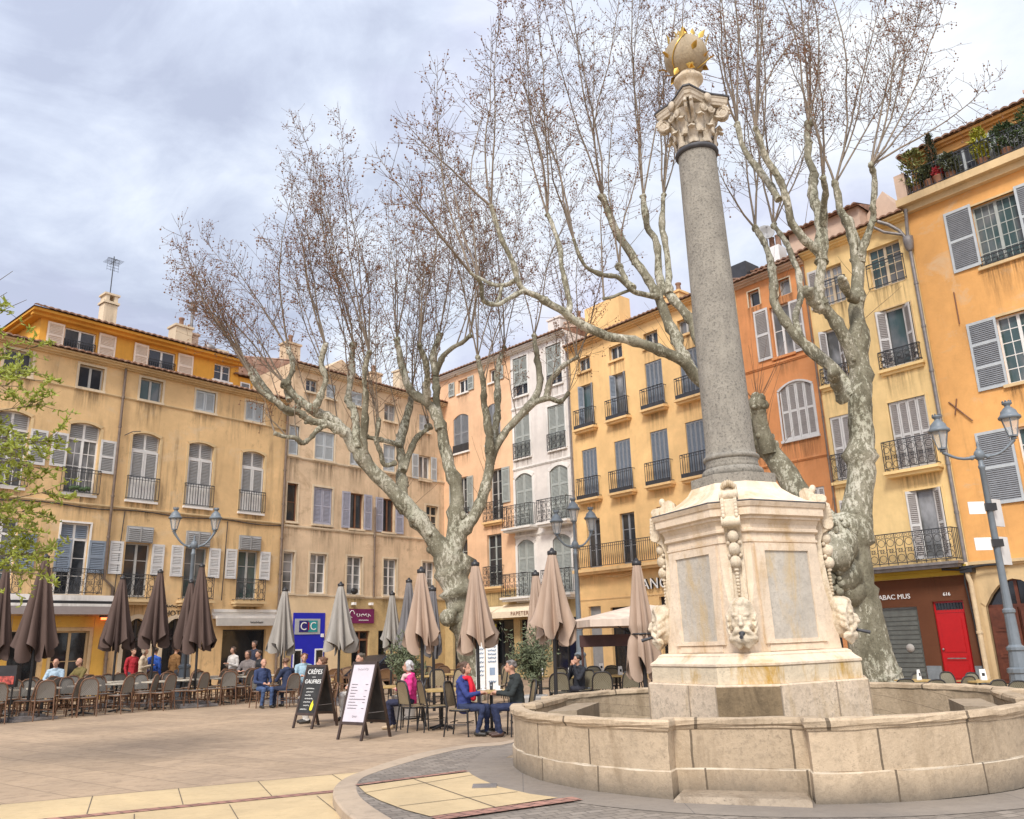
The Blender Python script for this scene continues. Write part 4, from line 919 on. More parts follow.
def arc_mat(name, c, stain, course=((.0,.24,.95),(.24,.54,1.05),(.54,2,1.3))):
    m = stone(name, c, stain=stain, samt=.75, pit=.7); nt = m.node_tree; n = N(nt); b = nt.nodes['Principled BSDF']
    old = b.inputs['Base Color'].links[0].from_socket
    at_ = n.new('ShaderNodeAttribute'); at_.attribute_name = 'arc'
    sx = n.new('ShaderNodeSeparateXYZ'); nt.links.new(at_.outputs['Vector'], sx.inputs[0])
    fr = n.math('FRACT', n.math('DIVIDE', n.math('ADD', sx.outputs[0], n.math('MULTIPLY', n.noise(n.co(), 6, 2), .02)), 1.0))
    line = n.math('LESS_THAN', n.math('ABSOLUTE', n.math('SUBTRACT', fr, .5)), .011)
    cell = n.new('ShaderNodeTexWhiteNoise'); cell.noise_dimensions = '1D'; nt.links.new(n.math('FLOOR', n.math('ADD', sx.outputs[0], .5)), cell.inputs['W'])
    col = n.mix(.34, old, n.mix(cell.outputs['Value'], sc(c, .62), sc(c, 1.35)))
    gz = n.math('SUBTRACT', 1.0, n.math('MULTIPLY', n.math('ADD', sx.outputs[1], n.math('MULTIPLY', n.noise(n.co(), 4, 6, .7), .2)), 4.5))
    col = n.mix(n.math('MULTIPLY', n.math('MAXIMUM', gz, 0.0), .8), col, (.14,.115,.085))      # damp tide mark on the lowest course
    seam = n.math('LESS_THAN', n.math('ABSOLUTE', n.math('SUBTRACT', sx.outputs[1], .142)), .010)
    col = n.mix(n.math('MULTIPLY', seam, n.ramp(n.noise(n.co(), 5, 4), [(.35, 0.1), (.6, .75)])), col, (.62,.54,.42))
    col = n.mix(n.math('MULTIPLY', line, .85), col, (.09,.065,.04))
    nt.links.new(col, b.inputs['Base Color']); return m
M['basin'] = arc_mat('basin_limestone', (.49,.375,.25), (.21,.145,.08))
M['step'] = stone('worn_dark_step', (.33,.26,.185), stain=(.16,.115,.07), samt=.8, pit=.6)
M['capital'] = stone('greyed_capital_stone', (.56,.48,.37), stain=(.30,.24,.16), samt=.6, pit=.4, scale=2.2)
M['base_stone'] = stone('pinkish_base_blocks', (.66,.52,.375), stain=(.42,.29,.14), samt=.55, pit=.65)
M['plinth_stone'] = stone('ochre_stained_plinth', (.70,.58,.41), stain=(.45,.26,.045), samt=1.0, pit=.35)
M['ped_stone'] = stone('pale_pedestal_limestone', (.74,.60,.445), stain=(.50,.34,.17), samt=.75, pit=.25)
M['carved'] = stone('carved_cream_limestone', (.68,.57,.42), stain=(.36,.25,.12), samt=.7, pit=.45, scale=2.2)
M['panel'] = stone('grey_marble_panel', (.50,.45,.375), stain=(.52,.38,.20), samt=.75, pit=.35)
M['granite'] = stone('grey_granite_column', (.285,.26,.215), dark=.4, scale=2.2, pit=.95, stain=(.36,.33,.27), samt=.6)
M['dark_stone'] = stone('wet_dark_block', (.235,.165,.09), stain=(.10,.068,.035), samt=.9, pit=.6)
M['lead'] = simple('dark_lead_sheet', (.05,.05,.055), .6, var=.3)
M['gold'] = simple('gilded_metal', (.62,.40,.10), .4, metal=1.0, var=.3)
KF = .9375
fe = empty('fountain', (FC.x*KF, FC.y*KF, .1), FROT, 'large stone fountain with a granite column topped by a globe, in a lobed basin', 'fountain')
fe.scale = (KF, KF, KF); fe.rotation_euler = (0, R(-.5), FROT)
RAD, RCH, RW_ = 3.42, 3.13, .67
def plan():
    pts = []
    for k in range(4):
        ps = -PI/2 + k*PI/2; d = Vector((math.cos(ps), math.sin(ps))); t = Vector((-d.y, d.x)); a = math.asin(.70/RAD)
        pts += [tuple(d*math.sqrt(RAD**2-.70**2) - t*.70), tuple(d*(RCH+.02) - t*RW_)]
        for q in (-.35, 0, .35): pts.append(tuple(d*RCH + t*q))
        pts += [tuple(d*(RCH+.02) + t*RW_), tuple(d*math.sqrt(RAD**2-.70**2) + t*.70)]
        for j in range(1, 18):
            an = ps + a + (PI/2-2*a)*j/18; pts.append((RAD*math.cos(an), RAD*math.sin(an)))
    return pts
PLAN = plan(); NP = len(PLAN)
ARC = [0]
for i in range(NP): ARC.append(ARC[-1] + (Vector(PLAN[(i+1) % NP])-Vector(PLAN[i])).length)
def offs(d):
    out = []
    for i in range(NP):
        p, a, c = Vector(PLAN[i]), Vector(PLAN[i-1]), Vector(PLAN[(i+1) % NP])
        e1, e2 = (p-a).normalized(), (c-p).normalized(); n1, n2 = Vector((e1.y,-e1.x)), Vector((e2.y,-e2.x)); nn = (n1+n2).normalized()
        out.append(p + nn*(d/max(.5, nn.dot(n1))))
    return out
prof = [(.016,-.01),(.012,.264),(.006,.272),(.0,.276),(0,.28),(0,.655),(.010,.66),(.018,.675),(.020,.687),(.036,.700),(.042,.712),(.042,.752),(.028,.772),(-.13,.768),(-.155,.75),(-.16,.70),(-.14,.68),(-.14,.0)]
mb = MB(); rng = []; arcs = []
for d, z in prof:
    o_ = offs(d); jit = [random.uniform(-.008,.008) if z > .65 else random.uniform(-.004,.004) for _ in o_]; o_ = [p*(1+random.uniform(-.0022,.0022)) for p in o_]
    rng.append([(p.x, p.y, z+j) for p, j in zip(o_, jit)] )
n1 = NP+1
vs = [p for r in rng for p in (r + [r[0]])]
mb.add(vs, [(k*n1+i, k*n1+i+1, (k+1)*n1+i+1, (k+1)*n1+i) for k in range(len(prof)-1) for i in range(NP)])
ob = mb.build('basin', M['basin'], fe)
at_ = ob.data.attributes.new('arc', 'FLOAT_VECTOR', 'POINT')
flat = []
for k, (d, z) in enumerate(prof):
    off = 0 if z < .277 else (.12 if z < .658 else .2)
    for i in range(n1): flat += [ARC[i]/ (1.02 if z < .658 else 1.5) + off, z-.13, 0]
at_.data.foreach_set('vector', flat)
mb = MB(); ins = offs(-.138); mb.add([(0,0,.24)]+[(p.x,p.y,.24) for p in ins], [(0,i+1,(i+1)%NP+1) for i in range(NP)])
m, nt, bb = nmat('basin_water'); bb.inputs['Base Color'].default_value = (.03,.04,.035,1); bb.inputs['Roughness'].default_value = .04
n = N(nt); nt.links.new(n.bump(n.noise(n.co(), 7, 3), .15, .05), bb.inputs['Normal']); M['water'] = m
mb.build('water', m, fe)
for k in range(4):
    A_ = Matrix.Rotation(k*PI/2, 4, 'Z')
    mb = MB(); mb.loft([[(-.66,-3.55,-.01),(.66,-3.55,-.01),(.63,-3.14,-.01),(-.63,-3.14,-.01)], [(-.66,-3.52,.03),(.66,-3.52,.035),(.63,-3.14,.045),(-.63,-3.14,.045)], [(-.63,-3.49,.06),(.63,-3.49,.055),(.61,-3.14,.065),(-.61,-3.14,.07)]], M=A_); mb.build('step', M['step'], fe)
    mb = MB(); mb.loft([[(-.75,-2.85,.40),(.7,-2.85,.40),(.62,-2.45,.40),(-.7,-2.46,.40)], [(-.75,-2.85,.66),(.7,-2.85,.655),(.62,-2.45,.66),(-.7,-2.46,.67)]], M=A_); mb.build('resting_stone', M['basin'], fe)
def octp(d, c):
    o_ = []
    for k in range(4):
        a = -PI/2+k*PI/2; dv = Vector((math.cos(a), math.sin(a))); t = Vector((-dv.y, dv.x)); o_ += [dv*d-t*c, dv*d+t*c]
    return o_
def octl(mb, prof, m=0):
    mb.loft([[(p.x, p.y, z) for p in octp(d, c)] for d, c, z in prof], m)
mb = MB(); octl(mb, [(1.44,.39,.1),(1.44,.39,.985),(1.425,.38,1.003)])
P8 = octp(1.444, .394)                                             # block joints
for i in range(8):
    p, q = P8[i], P8[(i+1) % 8]; e = (q-p).normalized(); nn = Vector((e.y,-e.x)); ts = (0,) if (q-p).length < 1 else (0,.62)
    for t in ts:
        c = p.lerp(q, t); mb.add([(c-e*.008-nn*.01).to_3d()+Vector((0,0,.4)),(c+e*.008-nn*.01).to_3d()+Vector((0,0,.4)),(c+e*.008+nn*.003).to_3d()+Vector((0,0,.4)),(c-e*.008+nn*.003).to_3d()+Vector((0,0,.4)),
            (c-e*.008-nn*.01).to_3d()+Vector((0,0,.985)),(c+e*.008-nn*.01).to_3d()+Vector((0,0,.985)),(c+e*.008+nn*.003).to_3d()+Vector((0,0,.985)),(c-e*.008+nn*.003).to_3d()+Vector((0,0,.985))], [(0,3,2,1),(4,5,6,7),(0,1,5,4),(1,2,6,5),(2,3,7,6),(3,0,4,7)], 1)
pb = mb.build('pedestal_base', [M['base_stone'], simple('joint_mortar', (.30,.235,.17), .95)], fe)
mb = MB(); mb.box(-.385, .385, -1.452, -1.34, .42, .975)
mb.build('wet_corner_block', M['dark_stone'], pb)
mb = MB(); octl(mb, [(1.385,.36,1.005),(1.385,.36,1.21)]); mb.build('plinth', M['plinth_stone'], fe)
mb = MB(); octl(mb, [(1.385,.36,1.212),(1.40,.365,1.222),(1.40,.365,1.25),(1.375,.355,1.265),(1.33,.33,1.295),(1.29,.31,1.335),(1.29,.31,1.35),(1.24,.29,1.375)]); mb.build('plinth_moulding', M['ped_stone'], fe)
mb = MB(); octl(mb, [(1.18,.06,1.377),(1.17,.07,1.5),(1.145,.095,1.75),(1.09,.15,2.0),(1.05,.19,2.25),(1.035,.205,2.6),(1.03,.21,2.92)]); mb.build('pedestal', M['ped_stone'], fe)
mb = MB(); octl(mb, [(1.05,.215,2.80),(1.05,.215,2.83)]); octl(mb, [(1.04,.212,2.922),(1.075,.22,2.94),(1.075,.22,2.97),(1.06,.22,2.98),(1.065,.225,3.03),(1.10,.24,3.09),(1.13,.25,3.10),(1.13,.25,3.13),(1.18,.265,3.15),(1.18,.265,3.25),(1.20,.27,3.26),(1.225,.28,3.31),(1.225,.28,3.325)]); mb.build('cornice', M['ped_stone'], fe)
mb = MB(); octl(mb, [(1.237,.285,3.328),(1.22,.28,3.342)]); mb.build('lead_flashing', M['lead'], fe)
mb = MB(); octl(mb, [(1.16,.27,3.343),(.98,.26,3.40),(.80,.25,3.50),(.67,.23,3.60),(.605,.225,3.70)]); mb.build('pedestal_top', M['ped_stone'], fe)
mb = MB(); octl(mb, [(.60,.23,3.702),(.60,.23,3.835)]); mb.build('column_plinth', M['granite'], fe)
mb = MB()
cp = [(.43,3.837)] + [(.385+.068*math.cos(a), 3.915+.075*math.sin(a)) for a in [(-PI/2+PI*k/8) for k in range(9)]] + [(.395,4.0),(.388,4.035),(.382,4.075),(.39,4.105)] + [(.38+.036*math.cos(a), 4.145+.04*math.sin(a)) for a in [(-PI/2+PI*k/6) for k in range(7)]] + [(.375,4.19),(.37,4.23),(.362,4.30)]
for k in range(1, 13):
    t = k/12; cp.append((.362-.052*t**1.1, 4.30+(9.33-4.30)*t))
mb.lathe(cp, 40); mb.build('column_shaft', M['granite'], fe)
mb = MB(); mb.lathe([(.325,9.332),(.352,9.35),(.36,9.38),(.352,9.41),(.325,9.428)], 32); mb.build('collar', M['lead'], fe)
mb = MB(); mb.lathe([(.315,9.65),(.325,9.9),(.36,10.15),(.45,10.36)], 24)
for row, (z0, h, rr, nl, off) in enumerate(((9.66,.34,.335,8,0.0),(9.84,.36,.36,8,PI/8))):
    for k in range(nl):
        A_ = Matrix.Rotation(off+k*2*PI/nl, 4, 'Z'); rings = []
        for j in range(9):
            t = j/8; w = .115*(1-.35*t)*(1+.18*math.sin(t*16)); rad = rr+.02+.16*t**3; z = z0+h*(t if t < .85 else .85-(t-.85)*1.2)
            rings.append([(rad, -w, z), (rad+.025, -w*.4, z+.005), (rad+.045, 0, z+.01), (rad+.025, w*.4, z+.005), (rad, w, z), (rad-.04, 0, z)])
        mb.loft(rings, sm=True, M=A_)
for k in range(4):
    A_ = Matrix.Rotation(-PI/2+k*PI/2, 4, 'Z')
    for s_ in (-.045, .045):
        mb.tube([(.36+.22*t**1.5, s_, 10.06+.26*t) for t in (0,.25,.5,.75,1)], .035, 6, M=A_)
        mb.tube([(.58+.085*math.cos(a)*(1-a/14), s_*1.2, 10.27+.085*math.sin(a)*(1-a/14)) for a in [PI/2-j*.6 for j in range(14)]], .032, 6, M=A_)
    for s_ in (-1, 1): mb.ball((.585, s_*.05, 10.27), (.075,.025,.075), 10, 6, M=A_)
    A_ = Matrix.Rotation(-PI/4+k*PI/2, 4, 'Z')
    for s_ in (-1, 1): mb.ball((.445, s_*.09, 10.28), (.03,.06,.06), 8, 6, M=A_)
    for s_ in (-1, 1): mb.tube([(.43+.03*t, s_*.09+s_*.075*math.cos(a), 10.28+.075*math.sin(a)) for t, a in [(j/8, PI/2+j*.6) for j in range(9)]], .022, 5, M=A_)
    mb.ball((.50,0,10.45), (.05,.09,.09), 8, 6, M=A_)
GZ = 11.33
ab = []
for k in range(4):
    for j in range(-5, 6):
        a = k*PI/2 + j*PI/4/5.6; t = abs(j)/5; ab.append(((.455+.235*t**2.2)*math.cos(a), (.455+.235*t**2.2)*math.sin(a)))
AB = Matrix.Rotation(PI/4, 4, 'Z')
mb.loft([[(x*s_, y*s_, z) for x, y in ab] for s_, z in ((.93,10.385),(.95,10.42),(.985,10.44),(1.0,10.50),(1.03,10.515),(1.03,10.545))], M=AB)
for i in range(len(mb.v)): v = mb.v[i]; mb.v[i] = Vector((v.x*.86, v.y*.86, 9.43+(v.z-9.65)*.98))
mb.build('capital', M['capital'], fe)
mb = MB(); mb.loft([[(x*s_, y*s_, z) for x, y in ab] for s_, z in ((1.06,10.547),(1.06,10.575),(.5,10.60))], M=AB); 
for i in range(len(mb.v)): v = mb.v[i]; mb.v[i] = Vector((v.x*.87, v.y*.87, 9.43+(v.z-9.65)*.98))
mb.build('abacus_flashing', M['lead'], fe)
mb = MB(); mb.lathe([(.30,10.602),(.30,10.66),(.22,10.68),(.17,10.74),(.16,10.80),(.20,10.85),(.25,10.87),(.25,10.90),(.18,10.94),(.15,10.97)], 20); 
for i in range(len(mb.v)): mb.v[i].z = 10.355+(mb.v[i].z-10.602)*1.72
mb.build('globe_stem', M['carved'], fe)
mb = MB(); mb.ball((0,0,GZ), .375, 32, 20); gl = mb.build('globe', stone('bronze_toned_globe', (.40,.32,.21), stain=(.25,.17,.08), samt=.8, pit=.5, scale=2), fe)
def leaf(mb2, p, d, up, L, w):
    d = d.normalized(); s_ = d.cross(up).normalized(); nn = s_.cross(d)
    pts = []
    for t, ww in ((0,.15),(.3,1),(.6,.8),(1,.05)):
        c = p+d*L*t+nn*(.25*L*t*t); pts.append((c-s_*w*ww, c+nn*.015, c+s_*w*ww))
    vs = [q for r_ in pts for q in r_]
    mb2.add(vs, [(r_*3+i, r_*3+i+1, r_*3+i+4, r_*3+i+3) for r_ in range(3) for i in range(2)], 0, True)
rg = random.Random(5)
for j, (lat, nlv, L) in enumerate(((-48,8,.16),(-18,7,.15),(20,7,.16),(48,5,.16),(74,6,.20))):
    for k in range(nlv):
        lo = 2*PI*k/nlv + j*.5 + rg.uniform(-.25,.25); la = R(lat+rg.uniform(-8,8))
        nv = Vector((math.cos(la)*math.cos(lo), math.cos(la)*math.sin(lo), math.sin(la))); p = Vector((0,0,GZ))+nv*.375
        tv = (Vector((0,0,1)) - nv*nv.z).normalized(); sv = nv.cross(tv)
        mb = MB(); leaf(mb, p, tv*(1 if lat > -30 else -.3)+sv*rg.uniform(-.9,.9)+nv*(.55 if lat < 60 else 1.4), nv, L*rg.uniform(.8,1.3), .05); mb.build('gilded_leaf', M['gold'], gl)
mb = MB()
for lo in (0.3, 2.4, 4.4): mb.tube([(.387*math.cos(R(la))*math.cos(lo+la*.012), .387*math.cos(R(la))*math.sin(lo+la*.012), GZ+.387*math.sin(R(la))) for la in range(-60, 85, 12)], .011, 5)
mb.build('gilded_stem', M['gold'], gl)
# inscription panels on the four long faces
for k in range(4):
    A_ = Matrix.Rotation(PI/4+k*PI/2, 4, 'Z'); y = -(1.24/math.sqrt(2))
    mb = MB(); x0, x1, z0, z1 = -.385, .385, 1.53, 2.68
    mb.box(x0-.15, x0, y-.030, y+.02, z0-.05, z1+.10, M=A_); mb.box(x1, x1+.15, y-.030, y+.02, z0-.05, z1+.10, M=A_); mb.box(x0, x1, y-.031, y+.02, z1, z1+.102, M=A_); mb.box(x0, x1, y-.029, y+.02, z0-.052, z0, M=A_)
    mb.build('panel_frame', M['ped_stone'], fe)
    mb = MB(); mb.box(x0, x1, y-.010, y+.02, z0, z1, M=A_); pn = mb.build('inscription_panel', M['panel'], fe)
    mb = MB(); mb.box(-.46,.46,y-.012,y+.02,1.385,1.465, M=A_); mb.build('panel_apron', M['ped_stone'], fe)
# consoles with fruit drops, and bearded spout heads on the four corners
hw = .105
side = [(1.285,3.34),(1.24,3.37),(1.25,3.42),(1.23,3.47),(1.17,3.49),(1.10,3.50),(1.06,3.57),(.98,3.60),(.92,3.55),(.92,2.0),(1.16,2.0),(1.13,2.25),(1.10,2.6),(1.10,2.82),(1.14,2.93),(1.22,2.98),(1.27,3.05),(1.275,3.12),(1.285,3.2)]
def console_mesh():
    mb = MB(); n_ = len(side)
    for (a, c, gr) in ((-hw, -.065, 0), (-.0649, .0649, .022), (.065, hw, 0)):
        vs = [(a, -(r-gr), z) for r, z in side]+[(c, -(r-gr), z) for r, z in side]
        bm_f = [(i, (i+1) % n_, n_+(i+1) % n_, n_+i) for i in range(n_)]
        mb.add(vs, bm_f)
        tri = tessellate_polygon([[Vector((r-gr, z, 0)) for r, z in side]])
        for t in tri:
            mb.add([vs[i] for i in t], [(0,1,2)]); mb.add([vs[n_+i] for i in t], [(0,2,1)])
    for (r, z, q) in ((1.225,3.06,.075),(1.19,3.42,.065)): mb.tube([(-.122,-r,z),(.122,-r,z)], q, 12)
    for s_ in (-1, 1):
        for j in range(5): mb.ball((s_*.085, -1.27+.004*j, 3.13+.045*j), (.028,.04,.04), 6, 5)
    for j in range(7): a = -1.1+j*.366; mb.ball((.085*math.sin(a), -1.06-.03*math.cos(a), 3.53+.07*math.cos(a)), (.024,.05,.05), 6, 5)
    return mb
for k in range(4):
    A_ = Matrix.Rotation(k*PI/2, 4, 'Z')
    mb = console_mesh()
    for i in range(len(mb.v)): mb.v[i] = A_ @ mb.v[i]
    cn = mb.build('console', M['carved'], fe)
    mb = MB()
    for (z, q) in ((2.87,.078),(2.70,.082),(2.53,.078)):
        mb.ball((0,-1.165,z), (q*.95,q,q*1.1), 12, 9, M=A_); mb.lathe([(.035,-.02),(.03,.015),(.045,.04)], 6, 0, (0,-1.165,z-q*1.15), M=A_)
        for s_ in (-1, 1): mb.ball((s_*.065,-1.13,z+.085), (.035,.03,.03), 6, 5, M=A_)
    for j in range(8): mb.ball((0,-1.155,2.42-j*.045), (.034-.002*j,.03,.026), 6, 5, M=A_)
    mb.build('fruit_drop', M['carved'], cn)
rg = random.Random(3)
hp = [('b',(0,-1.26,1.76),(.185,.19,.25),0), ('b',(0,-1.30,1.88),(.17,.15,.13),0), ('b',(0,-1.445,1.76),(.038,.06,.075),0), ('b',(0,-1.475,1.725),(.045,.045,.032),0),
      ('b',(-.075,-1.40,1.845),(.07,.045,.028),0), ('b',(.075,-1.40,1.845),(.07,.045,.028),0), ('b',(-.10,-1.37,1.72),(.06,.06,.05),0), ('b',(.10,-1.37,1.72),(.06,.06,.05),0),
      ('b',(-.07,-1.42,1.795),(.028,.02,.018),0), ('b',(.07,-1.42,1.795),(.028,.02,.018),0), ('b',(0,-1.38,1.55),(.12,.09,.08),0)]
for s_ in (-1, 1):
    hp.append(('l', [((0,-1.44,1.665),.035),((s_*.09,-1.42,1.645),.04),((s_*.15,-1.37,1.60),.03)], 0))
    for j in range(5): hp.append(('l', [((s_*(.05+.03*j),-1.40+.015*j,1.56-.0*j),.045),((s_*(.04+.04*j),-1.38+.02*j,1.47+.02*j),.035),((s_*(.07+.035*j),-1.36+.02*j,1.435+.02*j),.02)], 0))
    for j in range(3): hp.append(('l', [((s_*.17,-1.27,1.88-.085*j),.05),((s_*.215,-1.31,1.84-.085*j),.038),((s_*.205,-1.35,1.79-.085*j),.022)], 0))
hp.append(('b',(0,-1.25,1.94),(.195,.17,.135),0))
for j in range(13):
    a = -1.5+j*.25; q = rg.uniform(-.02,.02); w_ = abs(math.sin(a))
    hp.append(('l', [((.04+.03*math.sin(a),-1.34,2.045),.026),((.13*math.sin(a)+.02,-1.415+.05*w_,2.005-.02*w_+q),.026),((.20*math.sin(a),-1.40+.07*w_,1.93-.05*w_+q),.022),((.225*math.sin(a),-1.385+.06*w_,1.885-.10*w_),.014)], 0))
hm = blob_mesh(hp, .013, [M['carved']], 1)
for v in hm.vertices: v.co.x *= .80; v.co.y += .05
sp = MB(); sp.tube([(0,-1.35,1.62),(0,-1.45,1.60),(0,-1.57,1.57)], [.022,.02,.024], 8); spm = sp.mesh('spout', [M['lead']])
mm = MB(); mm.ball((0,-1.402,1.62), (.04,.022,.035), 10, 6); mmm = mm.mesh('mouth', [M['lead']])
for k in range(4):
    o_ = mobj('spout_head', hm, fe, None, k*PI/2); mobj('mouth', mmm, o_); mobj('spout', spm, o_)
# ------------------------------------------------------------------ plane trees
def bark_mat(name, k=1.0):
    m, nt, b = nmat(name); n = N(nt)
    w = n.noise(n.co((1,1,.6)), 1.7, 6, .7, .2); v = n.noise(n.co((1.2,1.2,.6)), 9.5, 8, .74, .1)
    c1 = n.ramp(w, [(.36, sc((.115,.103,.068),k)), (.50, sc((.205,.188,.130),k)), (.64, sc((.31,.285,.21),k))])
    big = n.noise(n.co((.9,.9,.35)), 1.3, 3, .5); v2 = n.math('ADD', v, n.math('MULTIPLY', n.math('SUBTRACT', big, .5), .55)); pat = n.ramp(v2, [(.525, 0.0), (.56, 1.0)]); c2 = n.mix(n.ramp(w, [(.4, 0.0), (.6, 1.0)]), sc((.40,.39,.29),k), sc((.60,.56,.45),k))
    col = n.mix(n.math('MULTIPLY', pat, .85), c1, c2)
    d = n.noise(n.co(), 22, 5, .7); col = n.mix(n.ramp(d, [(.5, 0.0), (.68, .7)]), col, sc((.075,.062,.045),k))
    nt.links.new(col, b.inputs['Base Color']); b.inputs['Roughness'].default_value = .85; b.inputs['Specular IOR Level'].default_value = .2
    h = n.math('ADD', n.math('MULTIPLY', v, .5), n.math('MULTIPLY', d, .5)); nt.links.new(n.bump(h, .8, .03), b.inputs['Normal']); return m
M['bark'] = bark_mat('plane_tree_bark')
M['shoot'] = simple('purplish_brown_young_wood', (.20,.155,.11), .7, var=.3, scale=3)
M['twig'] = simple('brown_twigs', (.14,.082,.045), .8, var=.3, scale=3)
M['seed'] = simple('brown_seed_balls', (.19,.095,.05), .9, var=.4, scale=9)
M['bud'] = simple('reddish_buds', (.24,.095,.035), .8, var=.4, scale=9)
class Tree:
    def __init__(s, seed): s.r = random.Random(seed); s.wood = MB(); s.tw = MB(); s.sd = MB(); s.n_seed = 0; s.thin = .98
    def limb(s, px, Y, r0, r1, knot=0, n=10, end_knob=True):
        """px: surveyed points; Y: depth at each end (or a list); radii in pixels there"""
        k = len(px); Ys = Y if isinstance(Y, list) else [Y[0] + (Y[1]-Y[0])*i/(k-1) for i in range(k)]
        P = [AT(x, y, yy) for (x, y), yy in zip(px, Ys)]
        Rr = [(r0+(r1-r0)*(i/(k-1))**.8)*yy/FPX*s.thin for i, yy in enumerate(Ys)]
        pts, rad = [], []
        q = cr([tuple(p) for p in P], 5, False)
        for i, p in enumerate(q):
            t = i/5; a = min(int(t), k-2); f = t-a; rr = Rr[a]*(1-f)+Rr[a+1]*f
            w = (noise.noise(p*1.1)*.14 + noise.noise(p*3.3)*.14)*(1 if rr < .2 else .5)
            if s.r.random() < knot: w += s.r.uniform(.12,.38)
            pts.append(p + Vector((noise.noise(p*2.3), noise.noise(p*1.7+Vector((9,0,0))), noise.noise(p*1.7+Vector((0,9,0)))))*min(rr*.6, .055)); rad.append(rr*(1+w))
        s.wood.tube(pts, rad, n, 0, True, True)
        if end_knob and rad[-1] < .5:
            s.wood.ball(pts[-1], rad[-1]*1.25, 8, 6, 0)
            for _ in range(3):
                v = Vector((s.r.uniform(-1,1),s.r.uniform(-1,1),s.r.uniform(-.6,1))).normalized(); s.wood.ball(pts[-1]+v*rad[-1]*.9, rad[-1]*s.r.uniform(.5,.8), 6, 5, 0)
        for _ in range(int(len(pts)*knot*2.2)):
            j = s.r.randrange(2, len(pts)); v = Vector((s.r.uniform(-1,1),s.r.uniform(-1,1),s.r.uniform(-1,1))).normalized()
            s.wood.ball(pts[j]+v*rad[j]*.85, rad[j]*s.r.uniform(.28,.5), 6, 5, 0)
        return pts, rad
    def curve(s, p, d, L, r0, r1, seg, up=.10, wob=.08, mb=None, n=3, mat=0):
        pts = [p.copy()]; rad = [r0]; d = d.normalized(); st = L/seg
        for i in range(seg):
            d = (d + Vector((s.r.gauss(0,wob), s.r.gauss(0,wob), s.r.gauss(0,wob)*.6+up))).normalized()
            p = p + d*st; pts.append(p.copy()); rad.append(r0+(r1-r0)*((i+1)/seg))
        (mb or s.tw).tube(pts, rad, n, mat, True, False); return pts
    def seedball(s, p):
        q = p - Vector((s.r.uniform(-.03,.03), s.r.uniform(-.03,.03), s.r.uniform(.06,.16)))
        s.tw.tube([p, q], .003, 3, 0, False, False); s.sd.ball(q, s.r.uniform(.018,.030), 5, 3, 0, False)
    def shoot(s, p, d, L, r, dens=1.0, sub=1.0):
        pts = s.curve(p, d, L, r, max(.005, r*.16), 9, .03, .075, n=4, mat=1)
        nt_ = int(L/.17*dens)
        for k in range(nt_):
            t = .20 + .80*(k+s.r.random())/nt_; a = min(int(t*9), 8); f = t*9-a; q = pts[a].lerp(pts[min(a+1, 9)], min(f, 1)); ax = (pts[a+1]-pts[a]).normalized()
            o = ax.orthogonal().normalized(); o = Matrix.Rotation(s.r.uniform(0, 2*PI), 3, ax) @ o
            ang = R(s.r.uniform(30, 74)); dv = ax*math.cos(ang)+o*math.sin(ang)
            tl = (.34+1.45*(1-t)**.8)*s.r.uniform(.45,1.3)*min(1.0, L/4.5+.25)
            tp = s.curve(q, dv, tl, .0085, .0035, 4, .06, .13)
            for j in range(int(s.r.uniform(2.2,5.2)*sub)):
                u = s.r.uniform(.25,1); b_ = min(int(u*4), 3); qq = tp[b_].lerp(tp[b_+1], u*4-b_); ax2 = (tp[b_+1]-tp[b_]).normalized()
                o2 = Matrix.Rotation(s.r.uniform(0,2*PI), 3, ax2) @ ax2.orthogonal().normalized(); an2 = R(s.r.uniform(30,65))
                sp_ = s.curve(qq, ax2*math.cos(an2)+o2*math.sin(an2), s.r.uniform(.10,.40), .0048, .003, 2, .08, .15)
                if s.r.random() < .8: s.bud(sp_[-1])
                if s.r.random() < .5: s.bud(sp_[1])
                if s.r.random() < .22+.3*t: s.seedball(sp_[-1])
            if s.r.random() < .35: s.seedball(tp[-1])
            s.bud(tp[-1])
        for k in range(2): s.curve(pts[-1], (pts[-1]-pts[-2])+Vector((s.r.gauss(0,.1),s.r.gauss(0,.1),.05)), s.r.uniform(.2,.5), .006, .003, 2)
        return pts
    def bud(s, p): s.sd.ball(p, s.r.uniform(.012,.022), 4, 2, 1, False)
    def tip(s, P, r, C, nsh, L, spread=.35, out=.55, r0=None, dens=1.0):
        base = (P-C); base.z = max(base.z, 1)*.35; base.normalize()
        for k in range(nsh):
            d = base*out + Vector((0,0,1))*.85 + Vector((s.r.gauss(0,spread), s.r.gauss(0,spread), s.r.gauss(0,.12)))
            s.shoot(P, d, L*s.r.uniform(.65,1.12), (r0 or .032)*s.r.uniform(.7,1.15), dens)
    def epi(s, pts, rad, n):                       # thin water shoots straight off the limb
        for _ in range(n):
            j = s.r.randrange(1, len(pts)); d = Vector((s.r.gauss(0,.6), s.r.gauss(0,.6), 1)); s.curve(pts[j], d, s.r.uniform(.5,2.0), .010, .003, 4, .06, .08)
    def done(s, name, label, base, group):
        e = empty(name, base, 0, label, 'tree', group)
        for mb, nm, mt in ((s.wood,'trunk',[M['bark']]), (s.tw,'crown',[M['twig'],M['shoot']]), (s.sd,'seed_balls',[M['seed'],M['bud']])):
            for i in range(len(mb.v)): mb.v[i] = mb.v[i] - Vector(base)
            o = mb.build(nm, mt, e)
            if nm == 'seed_balls': o['kind'] = 'stuff'
        return e

